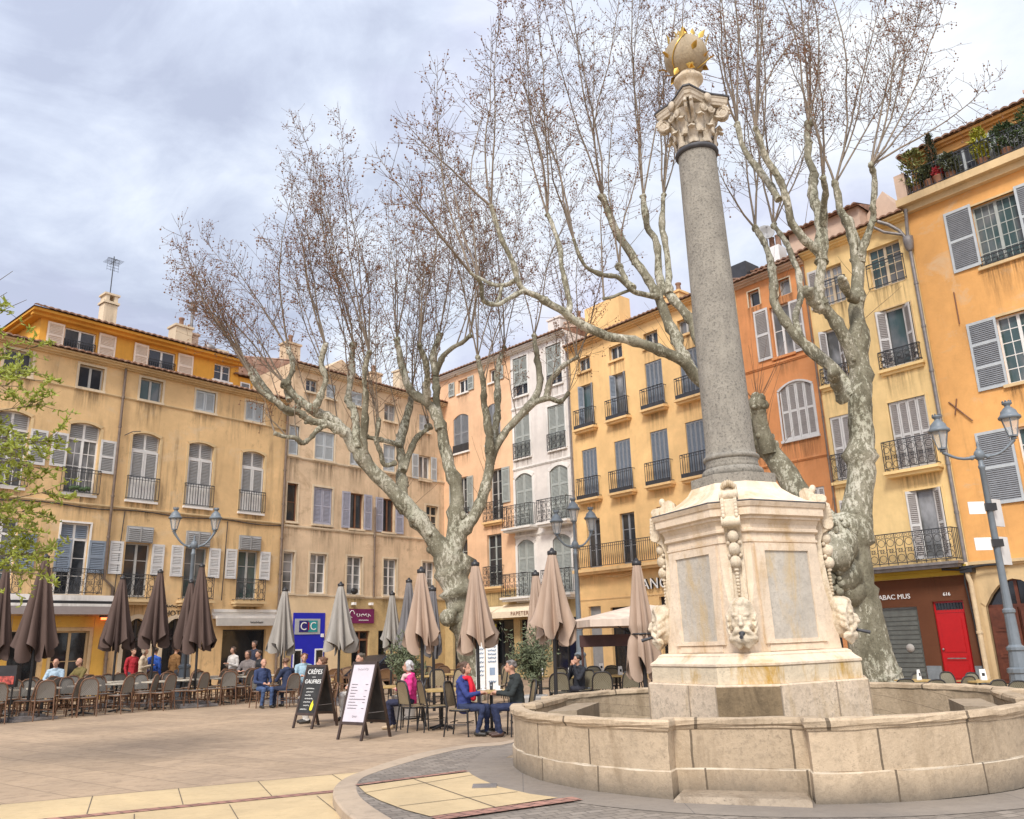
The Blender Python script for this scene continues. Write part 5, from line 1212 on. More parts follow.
# left tree, standing among the terraces
YL = 25.0
t = Tree(21); t.thin = .62; base = G(480, 700); Cc = AT(470, 560, YL)
base = Vector((AT(474, 640, YL).x, YL, 0))
bp = CAMP + (base-CAMP); 
def px_of(P): d = P-CAMP; k = FPX/d.dot(FW); return (CX+d.dot(CR)*k, CY-d.dot(CU)*k)
pb_ = px_of(base)
trunk, tr_ = t.limb([pb_, (470,655),(465,625),(459,598),(452,574),(449,556)], [YL]*6, 17, 26, .05, 14, False)
t.limb([(466,640),(460,600),(461,575),(468,556)], (YL,YL), 10, 15, .1, 12, False)
t.limb([(463,622),(456,620),(449,618)], (YL-.2,YL-.5), 9, 8, .1)                     # short cut stub
L_ = {}
def LB(key, *a, **k): L_[key] = t.limb(*a, **k); return L_[key]
LB('a', [(452,566),(428,532),(404,503),(375,473),(359,454),(347,436),(333,421),(316,412),(299,400),(287,384)], (YL,YL-1.5), 15, 5.5, knot=.4)
LB('a2', [(345,434),(329,425),(312,421),(300,413),(287,411),(276,402),(259,389),(250,374)], (YL-1,YL-2.5), 7, 4, knot=.45)
LB('a3', [(330,424),(318,430),(309,440),(302,443),(295,438),(284,437),(276,434)], (YL-1.2,YL-2.4), 4.5, 3, knot=.4)
LB('a4', [(300,402),(289,413),(268,392),(255,372),(247,365)], (YL-1.3,YL-.2), 5, 3.5, knot=.45)
LB('u1', [(313,412),(320,396),(325,380),(322,362),(326,345)], (YL-1.3,YL-1.8), 6, 4, knot=.45)
LB('u2', [(290,400),(287,385),(293,368),(289,350)], (YL-1.4,YL-.6), 5, 3.5, knot=.45)
LB('u3', [(357,448),(355,412),(348,398),(351,371),(354,345)], (YL-.8,YL+.4), 6.5, 4.5, knot=.5)
LB('u4', [(366,462),(364,438),(366,405),(364,380),(369,352)], (YL-.6,YL-1.6), 6, 4, knot=.5)
LB('b', [(405,512),(402,488),(402,463),(400,442),(408,412),(411,392)], (YL-.3,YL+1.4), 9, 4.5, knot=.5)
LB('b2', [(402,446),(390,442),(378,439),(366,437)], (YL+.5,YL+.2), 4.5, 3.5, knot=.2)
LB('b3', [(404,470),(408,456),(416,440),(428,426)], (YL,YL+1.2), 6, 4, knot=.2)
LB('b4', [(397,462),(384,464),(380,452),(377,440),(379,420)], (YL-.2,YL-1.0), 4.5, 3, knot=.4)
LB('c', [(450,560),(456,520),(456,490),(447,460),(440,425),(430,406),(411,390),(402,366),(397,340)], (YL,YL+.8), 14, 5, knot=.2)
LB('c2', [(440,430),(437,402),(436,379),(433,356),(439,336)], (YL+.3,YL+1.8), 7, 4.5, knot=.5)
LB('c3', [(428,404),(427,384),(427,368),(420,345)], (YL+.4,YL-.8), 6, 4, knot=.45)
LB('c4', [(436,376),(440,362),(448,351),(462,343),(470,336)], (YL+1,YL+.2), 5, 3.5, knot=.2)
LB('d', [(452,562),(462,532),(478,510),(486,486),(491,458),(504,435),(526,409),(547,398),(560,401),(568,393)], (YL,YL+.5), 13, 3, knot=.2)
LB('d2', [(546,398),(550,382),(563,366),(577,358)], (YL+.4,YL+.8), 5, 3, knot=.45)
LB('d3', [(526,410),(540,384),(538,361),(534,336)], (YL+.3,YL+1.4), 6, 4, knot=.4)
LB('d4', [(488,470),(490,436),(484,405),(483,383),(478,358)], (YL+.2,YL-.9), 7, 4, knot=.5)
LB('d5', [(492,450),(496,428),(498,400),(497,372),(505,348)], (YL+.2,YL+1.6), 7, 4, knot=.5)
for k in ('a','b','c','d','u3','u4','b3'): t.epi(*L_[k], 7)
Cc = Vector((AT(430, 520, YL).x, YL, 3.0))
for key, n_, L, out in (('a',3,4.6,.8),('a2',4,4.2,.9),('a3',1,1.6,.7),('a4',3,4.3,.95),('u1',4,6.2,.6),('u2',3,5.7,.75),('u3',4,7.2,.45),('u4',4,7.0,.4),('b',3,6.4,.35),('b3',2,5.0,.3),('b4',2,4.6,.4),
                     ('c',4,6.8,.4),('c2',3,6.8,.2),('c3',3,6.8,.35),('c4',3,6.0,.2),('d',2,4.0,.4),('d2',3,5.8,.3),('d3',3,6.4,.2),('d4',4,7.0,.1),('d5',3,6.8,.1)):
    pts, rad = L_[key]; t.tip(pts[-1], rad[-1], Cc, n_, L, .20, out, .034)
    if len(pts) > 20:
        for f in (.62, .8): t.tip(pts[int(len(pts)*f)], 0, Cc, 1, L*.8, .2, out*.8, .028)
t.done('plane_tree', 'bare spreading plane tree standing among the folded parasols left of the fountain', base, 'bare plane trees')

# right tree, behind the fountain
YR = 20.0
t = Tree(8); t.thin = .68; L_ = {}
base = Vector((AT(876, 660, YR).x, YR, 0)); pb_ = px_of(base)
LB('t', [(pb_[0]+6,pb_[1]),(876,670),(868,640),(860,600),(853,560),(856,520),(861,480),(861,440),(860,400),(860,370)], [YR]*10, 33, 15.5, knot=.08, n=18, end_knob=False)
t.limb([(pb_[0]+6,pb_[1]+2),(880,684),(872,664)], (YR,YR), 36, 24, .15, 16, False)
for (x, y, q, dy) in ((838,545,20,-.3),(828,560,16,-.5),(842,575,20,-.3),(830,530,15,-.2),(848,590,18,-.2),(836,555,17,-.7),(824,545,12,-.5),(845,530,18,-.1)): t.wood.ball(AT(x,y,YR+dy), q*YR/FPX, 10, 8)
rr_ = random.Random(6)
for _ in range(130): t.wood.ball(AT(rr_.uniform(820,850),rr_.uniform(518,594),YR-.55+rr_.uniform(-.25,.2)), rr_.uniform(2,5)*YR/FPX, 7, 5)
LB('lean', [(846,548),(826,522),(800,494),(784,471),(770,452),(758,436),(742,412)], (YR,YR+1.2), 20, 14, knot=.1, n=14, end_knob=False)
LB('stub', [(768,452),(762,430),(759,412),(758,403)], (YR+.6,YR+.3), 12, 10, knot=.3, n=12)
LB('A', [(752,430),(722,402),(694,374),(672,355),(640,344),(606,335),(578,322),(559,309),(537,297),(522,288),(514,266),(503,242),(491,207)], (YR+1,YR-1.5), 11, 3.2, knot=.15)
LB('A1', [(567,315),(569,300),(562,268),(558,241),(548,215)], (YR-.4,YR+.6), 5, 3.4, knot=.4)
LB('A2', [(524,291),(510,298),(497,305),(484,300),(481,283),(471,273)], (YR-1,YR-2.4), 3.8, 2.6, knot=.45)
LB('A3', [(517,280),(506,285),(496,285),(486,281),(478,278)], (YR-1.2,YR+.2), 3.5, 2.6, knot=.2)
LB('A4', [(497,304),(500,296),(502,286)], (YR-1,YR-.8), 3, 2.4)
LB('B', [(735,412),(712,392),(690,366),(681,350),(672,328),(657,294),(649,280),(627,249),(614,225),(603,198)], (YR+1,YR+2), 9.5, 6, knot=.2)
LB('B2', [(657,296),(644,295),(632,291),(617,277),(600,274),(583,264),(574,240)], (YR+1.4,YR-.2), 5, 2.8, knot=.15)
LB('B3', [(630,290),(622,293),(612,297),(604,299)], (YR+1,YR+.4), 3.2, 2.2)
LB('B4', [(632,289),(626,280),(620,266)], (YR+1,YR+1.4), 5, 4, knot=.45)
LB('C', [(742,414),(722,382),(698,340),(690,318),(669,295),(660,280),(656,242),(646,222),(643,198)], (YR+1.2,YR+3), 9, 4.5, knot=.2)
LB('C2', [(669,294),(668,262),(662,224),(664,195)], (YR+2,YR+3.2), 5.5, 4, knot=.45)
LB('r1', [(856,398),(846,384),(829,364),(804,343),(781,316),(774,298),(772,268),(765,246),(755,228)], (YR,YR+1.5), 11, 4.5, knot=.4)
LB('r2', [(800,338),(796,316),(800,297),(799,277),(792,256),(785,241),(773,226)], (YR+.6,YR+2.4), 5.5, 3.2, knot=.45)
LB('m', [(857,368),(845,340),(829,313),(819,296),(821,257),(803,239),(790,217),(783,186),(767,160),(756,130)], (YR,YR-1.5), 10.5, 4.5, knot=.2)
LB('m2', [(779,200),(763,176),(744,149),(737,124)], (YR-1,YR-.2), 5.5, 3.6, knot=.4)
LB('m3', [(821,262),(821,222),(812,194),(815,174),(808,158),(808,124)], (YR-.6,YR+.6), 9, 4.8, knot=.45)
LB('m4', [(822,226),(825,200),(823,178)], (YR-.5,YR-1.4), 6, 4, knot=.4)
LB('k', [(845,402),(835,380),(834,372)], (YR-.4,YR-1.0), 8, 7, knot=.45)
LB('k2', [(822,310),(813,302),(808,292)], (YR-.6,YR-1.0), 8, 7, knot=.5)
LB('q', [(861,384),(858,332),(857,296),(857,258),(850,228),(841,212),(836,184)], (YR,YR+.6), 15, 4.8, knot=.2)
LB('q2', [(860,262),(866,238),(873,216),(873,204),(875,178),(871,166)], (YR+.2,YR-.6), 6.5, 3.8, knot=.45)
LB('q3', [(857,300),(848,292),(843,280)], (YR-.2,YR-.8), 7, 6, knot=.4)
for k in ('A','B','C','r1','m','q','lean','stub'): t.epi(*L_[k], 7)
st_ = L_['stub'][0][-1]
for _ in range(16): t.curve(st_, Vector((t.r.gauss(0,.5),t.r.gauss(0,.5),1)), t.r.uniform(.8,2.2), .010, .003, 5, .05, .06)
for _ in range(10): t.curve(L_['q2'][0][-3], Vector((t.r.gauss(.6,.4),t.r.gauss(0,.5),.8)), t.r.uniform(.5,1.5), .008, .003, 4, .05, .06)
Cc = Vector((AT(760, 500, YR).x, YR, 3.5))
def shoot_to(key, x, y, dy, r=.04, dens=1.0):
    p = L_[key][0][-1]; q = AT(x, y, p.y+dy); t.shoot(p, q-p, (q-p).length, r, dens)
for key, x, y, dy in (('A',390,130,-1),('A',440,40,0),('A',480,20,-1),('A2',360,165,-1),('A2',410,70,0),('A2',400,190,-2),('A3',430,100,1),('A3',450,50,0),('A1',520,-30,0),('A1',500,60,1),('A1',545,-60,-1),('A1',560,20,1.5),
                      ('B',560,-60,0),('B',590,-120,1),('B',535,10,-1),('B',615,-60,2),('B',575,40,-1.5),('B2',540,60,0),('B2',520,110,-1),('B2',560,30,1),('B3',590,190,0),('B4',625,60,1),('B4',600,100,-1),
                      ('C',640,-80,1),('C',620,-30,0),('C',655,-120,2),('C',635,20,3),('C2',690,-60,1),('C2',665,-100,2),('C2',680,40,0),('C2',700,60,2.5),('C2',650,0,-1),
                      ('r1',727,90,0),('r1',712,160,-1),('r1',745,60,1),('r1',735,-20,1),('r2',775,60,1),('r2',808,40,.5),('r2',765,-30,1.5),('r2',800,90,-1),
                      ('m',740,-60,0),('m',760,-120,1),('m',720,-40,-1),('m',775,-60,0),('m2',700,-40,0),('m2',720,-120,1),('m2',690,30,-1),('m2',735,-60,1),('m3',800,-80,0),('m3',830,-100,1),('m3',815,-40,2),('m3',785,-60,-.5),('m4',850,40,-1),('m4',820,30,-1.5),
                      ('q',860,10,0),('q',840,-60,1),('q',806,60,0),('q',880,-40,1),('q',900,30,2),('q2',985,20,0),('q2',930,10,-1),('q2',955,90,.5),('q2',900,-40,0),('q2',970,-30,1),('q2',985,110,1)):
    shoot_to(key, x, y, dy, .037, 1.0)
t.done('plane_tree', 'bare plane tree with a burred trunk standing close behind the fountain on its right', base, 'bare plane trees')

# leafing tree reaching in from the left
LF = simple('fresh_green_leaf', (.34,.37,.07), .5, var=.45, scale=5)
nt = LF.node_tree; bsdf = nt.nodes['Principled BSDF']; tr = nt.nodes.new('ShaderNodeBsdfTranslucent'); tr.inputs[0].default_value = (.42,.48,.07,1)
mx = nt.nodes.new('ShaderNodeMixShader'); mx.inputs[0].default_value = .4; nt.links.new(bsdf.outputs[0], mx.inputs[1]); nt.links.new(tr.outputs[0], mx.inputs[2]); nt.links.new(mx.outputs[0], nt.nodes['Material Output'].inputs[0])
t = Tree(14); YG = 11.5; lv = MB(); base = Vector((-10.2, YG+.5, 0))
trunk = t.wood.tube([base, base+Vector((.1,0,1.6)), base+Vector((.0,.1,3.2)), base+Vector((.3,0,5.2)), base+Vector((.9,0,7.4))], [.24,.20,.17,.12,.04], 10)
def leafy(p, q, r=.02):
    d = q-p; L = d.length; pts = t.curve(p, d + Vector((0,0,.12*L)), L, r, .005, 7, -.03, .05, n=4)
    for k in range(int(L*10)):
        u = t.r.uniform(.22,1); a = min(int(u*7), 6); s_ = pts[a].lerp(pts[a+1], u*7-a); v = (pts[a+1]-pts[a]).normalized()
        tp = t.curve(s_, v*.8+Vector((t.r.gauss(0,.6),t.r.gauss(0,.6),t.r.gauss(-.1,.6))), t.r.uniform(.18,.65), .0055, .002, 3, -.02, .15)
        for j in range(7):
            w = t.r.uniform(.3,1); b_ = min(int(w*3), 2); c = tp[b_].lerp(tp[b_+1], w*3-b_)
            for _ in range(2):
                dv = Vector((t.r.gauss(0,1),t.r.gauss(0,1),t.r.gauss(.1,.7))).normalized(); leaf(lv, c, dv, Vector((t.r.gauss(0,.4),t.r.gauss(0,.4),1)).normalized(), t.r.uniform(.05,.095), t.r.uniform(.013,.022))
forks = [base+Vector((.05,0,2.6)), base+Vector((.0,.1,3.4)), base+Vector((.2,0,4.6)), base+Vector((.5,0,5.6)), base+Vector((.0,.0,3.0))]
for (x, y, dy, f) in ((44,375,0,3),(36,340,.6,3),(22,322,-.5,3),(40,418,-.7,2),(30,405,.5,2),(46,455,.3,2),(40,470,-.6,1),(44,500,.8,1),(44,528,0,1),(30,545,-.5,0),(22,480,.2,1),(12,440,-1,2),(8,380,0,3),(34,560,.2,0),(50,435,.9,2),(50,505,-.2,1),(-20,350,0,3),(-40,420,0,2),(-30,500,.5,1),(16,520,1,4),(10,550,-.6,0),(38,440,1.2,2),(25,365,-1,3),(50,546,.4,0)):
    leafy(forks[f], AT(x, y, YG+dy))
for (x, y) in ((8,300),(16,288),(22,300),(2,310)): t.curve(forks[3]+Vector((.3,0,.8)), AT(x,y,YG)-(forks[3]+Vector((.3,0,.8))), (AT(x,y,YG)-(forks[3]+Vector((.3,0,.8)))).length, .014, .004, 6, .02, .04)
e = empty('leafing_tree', base, 0, 'young tree with fresh light green leaves reaching in at the left edge', 'tree')
for mb, nm, mt in ((t.wood,'trunk',[M['bark']]), (t.tw,'branches',[simple('thin_brown_branches', (.13,.10,.06), .8)]), (lv,'crown',[LF])):
    for i in range(len(mb.v)): mb.v[i] = mb.v[i]-base
    mb.build(nm, mt, e)
# ------------------------------------------------------------------ cafe furniture
M['rattan_dark'] = simple('dark_brown_cane_frame', (.15,.075,.040), .45, var=.35, scale=12)
def weave_mat(name, c1, c2):
    m, nt, b = nmat(name); n = N(nt)
    ck = n.new('ShaderNodeTexChecker'); ck.inputs['Scale'].default_value = 46; ck.inputs['Color1'].default_value = (*c1,1); ck.inputs['Color2'].default_value = (*c2,1)
    nt.links.new(n.co(), ck.inputs['Vector']); f = n.noise(n.co(), 8, 3)
    nt.links.new(n.mix(n.ramp(f, [(.4,0.0),(.7,.4)]), ck.outputs[0], sc(c1,.7)), b.inputs['Base Color']); b.inputs['Roughness'].default_value = .6; return m
M['weave_grey'] = weave_mat('grey_woven_back', (.25,.23,.20), (.13,.118,.10))
M['weave_tan'] = weave_mat('tan_woven_back', (.34,.26,.15), (.16,.12,.07))
M['weave_olive'] = weave_mat('olive_woven_back', (.24,.21,.14), (.11,.095,.06))
M['wicker'] = weave_mat('brown_wicker', (.30,.17,.08), (.14,.075,.035))
M['black_frame2'] = simple('black_tube_frame', (.022,.020,.020), .4, var=.3)
M['top_pale'] = simple('pale_table_top', (.56,.50,.40), .45, var=.15)
M['top_wood'] = simple('yellow_wood_table_top', (.48,.33,.13), .4, var=.2, scale=4)
def make_chair(label, fm, wm, w=.46, top=.93, roundness=.72, arms=False, group='chairs'):
    e = empty('bistro_chair', (0,0,0), 0, label, 'chair', group)
    mb = MB(); n_ = 10; prof = []
    for k in range(n_+1):
        a = PI*k/n_; x = -(w/2-.02)*math.copysign(abs(math.cos(a))**roundness, math.cos(a)); z = .50 + (top-.52)*math.sin(a)**.55
        prof.append((x, .20+.09*(z-.45)/.48, z))
    mb.tube(prof, .019, 6, 0)
    bk = mb.build('backrest', [M[fm]], e)
    mb = MB(); c = (0,.215,.56); vs = [(p[0]*.93, p[1]+.004, .56+(p[2]-.56)*.95) for p in prof]; mb.add([(0,.235,.70)]+vs, [(0,i,i+1) for i in range(1, n_+1)]+[(0,n_+1,1)]); mb.build('woven_panel', [M[wm]], bk)
    mb = MB(); pts = []
    for k in range(14):
        a = 2*PI*k/14; pts.append((.22*math.copysign(abs(math.cos(a))**.6, math.cos(a))*w/.46, -.01+.215*math.copysign(abs(math.sin(a))**.6, math.sin(a))))
    mb.prism(pts, .43, .462, 0); s_ = mb.build('seat', [M[wm]], e)
    mb = MB(); mb.tube([(p[0],p[1],.44) for p in pts+[pts[0]]], .017, 5); mb.tube([(-.17,-.15,.24),(.17,-.15,.24)], .010, 4); mb.tube([(-.17,.16,.24),(.17,.16,.24)], .010, 4); mb.tube([(-.18,-.15,.20),(-.18,.17,.20)], .010, 4); mb.tube([(.18,-.15,.20),(.18,.17,.20)], .010, 4); mb.build('seat_frame', [M[fm]], e)
    q = w/2-.03
    for (x, y, x2, y2, zt) in ((-q,-.18,-q-.01,-.20,.44),(q,-.18,q+.01,-.20,.44),(-q,.20,-q-.015,.27,.52),(q,.20,q+.015,.27,.52)):
        mb = MB(); mb.tube([(x2,y2,0),(x,y,zt)], [.014,.018], 6); mb.build('leg', [M[fm]], e)
    if arms:
        for s_ in (-1, 1): mb = MB(); mb.tube([(s_*q,.23,.68),(s_*(q+.02),.05,.68),(s_*(q+.02),-.15,.66),(s_*q,-.19,.44)], .016, 6); mb.build('armrest', [M[fm]], e)
    return e
def make_table(label, top, w=.62, h=.74, group='tables', rnd=False):
    e = empty('cafe_table', (0,0,0), 0, label, 'table', group)
    mb = MB()
    if rnd: mb.lathe([(.0,h-.03),(w/2,h-.03),(w/2,h),(.0,h)], 18, 0, sm=False)
    else: mb.box(-w/2, w/2, -w/2, w/2, h-.035, h)
    mb.build('tabletop', [M[top]], e)
    mb = MB(); mb.tube([(0,0,.05),(0,0,h-.037)], .03, 8); mb.box(-.16,.16,-.16,.16,h-.055,h-.038); mb.build('pedestal', [M['black_frame2']], e)
    mb = MB()
    for a in range(4): c, s_ = math.cos(PI/4+a*PI/2), math.sin(PI/4+a*PI/2); mb.tube([(0,0,.07),(c*.30,s_*.30,.015)], [.03,.018], 6)
    mb.build('base', [M['black_frame2']], e); return e
ORD = ['first','second','third','fourth','fifth','sixth','seventh','eighth','ninth','tenth','eleventh','twelfth','thirteenth','fourteenth','fifteenth','sixteenth','seventeenth','eighteenth','nineteenth','twentieth','twenty-first','twenty-second','twenty-third','twenty-fourth']
protos = {}
def put(key, maker, P, rz, label, scale=1.0):
    if key not in protos: protos[key] = maker(); o = protos[key]
    else: o = copy_tree(protos[key])
    o.location = P; o.rotation_euler = (0,0,rz); o.scale = (scale,)*3; o['label'] = label; return o
mkA = lambda: make_chair('', 'rattan_dark', 'weave_grey', group='grey-backed cane chairs on the left terrace')
mkB = lambda: make_chair('', 'black_frame2', 'weave_tan', w=.47, top=.95, roundness=.42, group='tan woven chairs on the middle terrace')
mkC = lambda: make_chair('', 'rattan_dark', 'wicker', w=.56, top=.84, arms=True, group='brown wicker armchairs at the back')
mkD = lambda: make_chair('', 'black_frame2', 'weave_olive', w=.52, top=.92, roundness=.62, group='round-backed chairs near the fountain')
T0, TE, TN = Vector((-13.4,20.75,0)), Vector((.649,.760,0)), Vector((-.760,.649,0))
rg = random.Random(2)
rows = []
def tpos(s, n): return T0+TE*s+TN*n
chs = {'front':[], 'second':[], 'third':[], 'fourth':[], 'fifth':[]}
tabs = {'front':[], 'middle':[], 'back':[]}
for k in range(10):
    s = .0+k*1.04
    tabs['front'].append((s+.1, 1.0)); tabs['middle'].append((s-.2, 2.95))
    chs['front'].append((s+rg.uniform(-.12,.12)-.2, .25+rg.uniform(-.12,.12), R(-130.5)+rg.uniform(-.5,.5)))
    chs['second'].append((s+rg.uniform(-.1,.1), 1.72, R(49.5)+rg.uniform(-.3,.3)))
    if k % 2 == 0 or k in (1,5,7): chs['front'].append((s+.62, .62+rg.uniform(-.2,.1), R(-130.5)+rg.uniform(.4,1.2)))
    chs['third'].append((s-.2, 2.32, R(-130.5)+rg.uniform(-.3,.3)))
    chs['fourth'].append((s-.2+.1, 3.6, R(49.5)+rg.uniform(-.3,.3)))
    if k < 8: tabs['back'].append((s+.3, 4.75)); chs['fifth'].append((s+.3, 4.1, R(-130.5)+rg.uniform(-.3,.3))); chs['fifth'].append((s+.95, 4.75, R(139)+rg.uniform(-.3,.3)))
for row, lst in chs.items():
    lst.sort()
    for i, (s, n, rz) in enumerate(lst):
        put('A', mkA, tpos(s, n), rz, 'grey-backed cane chair, %s from left in the %s row of the left terrace' % (ORD[i], row), 1.08)
for row, lst in tabs.items():
    for i, (s, n) in enumerate(lst):
        put('TA', lambda: make_table('', 'top_pale', group='pale-topped tables on the left terrace'), tpos(s, n), R(49.5), 'pale square table, %s from left in the %s row of the left terrace' % (ORD[i], row), 1.05)
# ---- closed parasols
def parasol(x, ytop, Y, yhem, wpx, c, label, tied=None, seed=1, plate=True, flare=1.0):
    P = AT(x, ytop, Y); zt = P.z; zh = AT(x, yhem, Y).z; Rb = wpx/2*Y/FPX*.97; r = random.Random(seed)
    e = empty('closed_parasol', (P.x, Y, 0), r.uniform(0, 1), label, 'parasol', 'folded cafe parasols'); e.rotation_euler[0] = r.gauss(0, .008); e.rotation_euler[1] = r.gauss(0, .008)
    mb = MB(); nA, nT = 96, 26; rings = []
    ph = [r.uniform(-.5,.5) for _ in range(8)]; am = [r.uniform(.7,1.25) for _ in range(8)]
    for j in range(nT+1):
        t = j/nT; rr = .075 + (Rb-.075)*(t**.93)
        if tied and t > tied-.06: rr = .07+(Rb-.07)*(tied**.8); rr *= (1-.28*math.exp(-((t-tied)/.05)**2)) * (1+.5*max(0,t-tied))
        ring = []
        for i in range(nA):
            th = 2*PI*i/nA; k = int(th/(PI/4)) % 8; u = (th/(PI/4)) % 1
            f = abs(math.sin(PI*u))                      # 0 on a rib, 1 in the hanging fold between ribs
            fold = 1 - .50*t**.5*(f**1.2)*am[k] + .20*t*math.sin(3*PI*u+ph[k]*3)
            tw = th + ph[k]*.25*t*f + .22*t*f
            q = rr*max(.26, fold)*1.08*(1+.10*(t**4)*math.sin(5*th+ph[k]*4))
            drop = (zt-.03) - (zt-.03-zh)*t - (t**5)*(.62*am[k]*(u if k % 2 else 1-u)*f**.5 - .22)
            ring.append((q*math.cos(tw), q*math.sin(tw), drop))
        rings.append(ring)
    mb.loft(rings, 0, True, False); mb.loft([[(p[0]*.96,p[1]*.96,p[2]) for p in rr_] for rr_ in rings[::-1]], 0, True, False)
    cl = mb.build('cloth', [c], e)
    mb = MB(); mb.lathe([(.085,-.05),(.095,-.03),(.095,.03),(.05,.05),(.02,.10)], 12, 0, (0,0,zt)); mb.build('cap', [M['black_frame2']], e)
    mb = MB(); mb.tube([(0,0,.08),(0,0,zt)], .038, 8); mb.build('pole', [M['black_frame2']], e)
    mb = MB()
    for k in range(8): a = k*PI/4; mb.tube([(.05*math.cos(a),.05*math.sin(a),zt-.1),(Rb*.55*math.cos(a),Rb*.55*math.sin(a),zh+.03)], .010, 4)
    mb.lathe([(.04,0),(.09,.02),(.09,.12),(.04,.14)], 10, 0, (0,0,zh+.15)); mb.build('ribs', [M['black_frame2']], e)
    if tied:
        mb = MB(); zz = (zt-.03)-(zt-.03-zh)*tied; ra = (.07+(Rb-.07)*(tied**.8))*.78; mb.tube([(ra*math.cos(2*PI*k/16), ra*math.sin(2*PI*k/16), zz) for k in range(17)], .022, 6); mb.build('strap', [M['black_frame2']], e)
    if plate: mb = MB(); mb.box(-.55,.55,-.55,.55,.01,.07); mb.box(-.5,.0,-.5,.0,.072,.12); mb.box(.02,.5,.02,.5,.072,.12); mb.box(-.12,.12,-.12,.12,.072,.22); mb.build('base_plate', [M['zinc']], e)
    return e
def cloth(name, c):
    m, nt, b = nmat(name); n = N(nt); f = n.noise(n.co((2,2,.5)), 2, 5); col = n.mix(n.ramp(f, [(.35,0.0),(.65,1.0)]), sc(c,.86), sc(c,1.12)); nt.links.new(col, b.inputs['Base Color'])
    b.inputs['Roughness'].default_value = .95; b.inputs['Specular IOR Level'].default_value = .15; nt.links.new(n.bump(n.noise(n.co(), 60, 3), .15, .004), b.inputs['Normal']); return m
CB, CG, CT, CGD = cloth('dark_brown_parasol_cloth', (.108,.074,.062)), cloth('grey_parasol_cloth', (.33,.305,.27)), cloth('taupe_parasol_cloth', (.41,.30,.225)), cloth('dark_grey_parasol_cloth', (.17,.16,.16))
parasol(9, 566, 24.5, 652, 24, CB, 'dark brown folded parasol at the left edge of the picture', seed=1)
parasol(46, 557, 22.5, 652, 37, CB, 'large dark brown folded parasol standing in front of the ochre shop with the red heater', seed=2)
parasol(123, 578, 27, 645, 28, CB, 'dark brown folded parasol left of the arched doorways', seed=3)
parasol(160, 572, 27, 641, 28, CB, 'dark brown folded parasol between the two arched doorways', seed=4)
parasol(192, 582, 27.5, 643, 26, CB, 'dark brown folded parasol half hidden by the taller one at the left street lamp', seed=6)
parasol(204, 566, 26, 648, 27, CB, 'tall dark brown folded parasol overlapping another at the left street lamp', seed=5)
parasol(284, 590, 26.5, 650, 25, CG, 'grey folded parasol in front of the blue bank panel', seed=7)
parasol(341, 585, 25, 648, 30, CG, 'grey folded parasol between the bank panel and the purple sign', seed=8)
parasol(392, 594, 27, 645, 19, CG, 'small grey folded parasol just right of the purple sign', seed=9, plate=False)
parasol(409, 581, 24.5, 645, 23, CGD, 'blue grey folded parasol left of the taupe one by the olive bush', seed=10, plate=False)
parasol(434, 589, 20.5, 648, 17, CGD, 'dark grey folded parasol tucked behind the taupe one left of the tree trunk', seed=11, plate=False)
parasol(423, 571, 18, 643, 32, CT, 'taupe folded parasol just left of the plane tree trunk', seed=12, plate=False)
parasol(477, 564, 18, 644, 33, CT, 'taupe folded parasol just right of the plane tree trunk', seed=13, plate=False)
parasol(537, 574, 20.5, 640, 22, CT, 'narrow taupe folded parasol behind the tall one at the three-armed lamp', seed=14, plate=False)
parasol(550, 553, 16.5, 634, 39, CT, 'tall taupe folded parasol in front of the three-armed street lamp', seed=15)
parasol(637, 563, 16.5, 668, 34, CT, 'taupe folded parasol tied with a dark strap left of the fountain pedestal', tied=.68, seed=16, plate=False)
# ---- open parasol
P = AT(629, 604, 21.5); e = empty('open_parasol', (P.x+.3, 21.5, 0), R(8), 'open cream square parasol beside the fountain pedestal', 'parasol')
zt = P.z; ze = AT(600, 621, 21.5).z; mb = MB(); h_ = 1.75
mb.add([(0,0,zt)]+[(h_*x, h_*y, ze) for x, y in ((-1,-1),(1,-1),(1,1),(-1,1))]+[(h_*x*1.0, h_*y*1.0, ze-.16) for x, y in ((-1,-1),(1,-1),(1,1),(-1,1))], [(0,1,2),(0,2,3),(0,3,4),(0,4,1)]+[(1,5,6,2),(2,6,7,3),(3,7,8,4),(4,8,5,1)])
mb.build('canopy', [cloth('cream_parasol_cloth', (.62,.50,.40))], e)
mb = MB(); mb.tube([(0,0,.05),(0,0,zt-.03)], .045, 8); mb.box(-.4,.4,-.4,.4,.01,.08); mb.build('pole', [M['black_frame2']], e)
mb = MB()
for x, y in ((-1,-1),(1,-1),(1,1),(-1,1)): mb.tube([(0,0,zt-.06),(h_*x*.98,h_*y*.98,ze-.03)], .018, 5); mb.tube([(0,0,ze-.5),(h_*x*.5,h_*y*.5,(ze+zt)/2-.06)], .014, 4)
mb.build('ribs', [M['black_frame2']], e)
mb = MB(); mb.box(-1.55, 0.2, -.42, -.30, ze-.62, ze-.34); mb.tube([(-1.5,-.36,.02),(-1.5,-.36,ze-.35)], .03, 6); mb.tube([(.15,-.36,.02),(.15,-.36,ze-.35)], .03, 6)
tag(mb.build('terrace_beam', [simple('dark_red_brown_beam', (.075,.03,.025), .6)], None, (P.x+.2, 21.2, 0)), 'dark brown terrace beam on posts under the open cream parasol', 'beam')
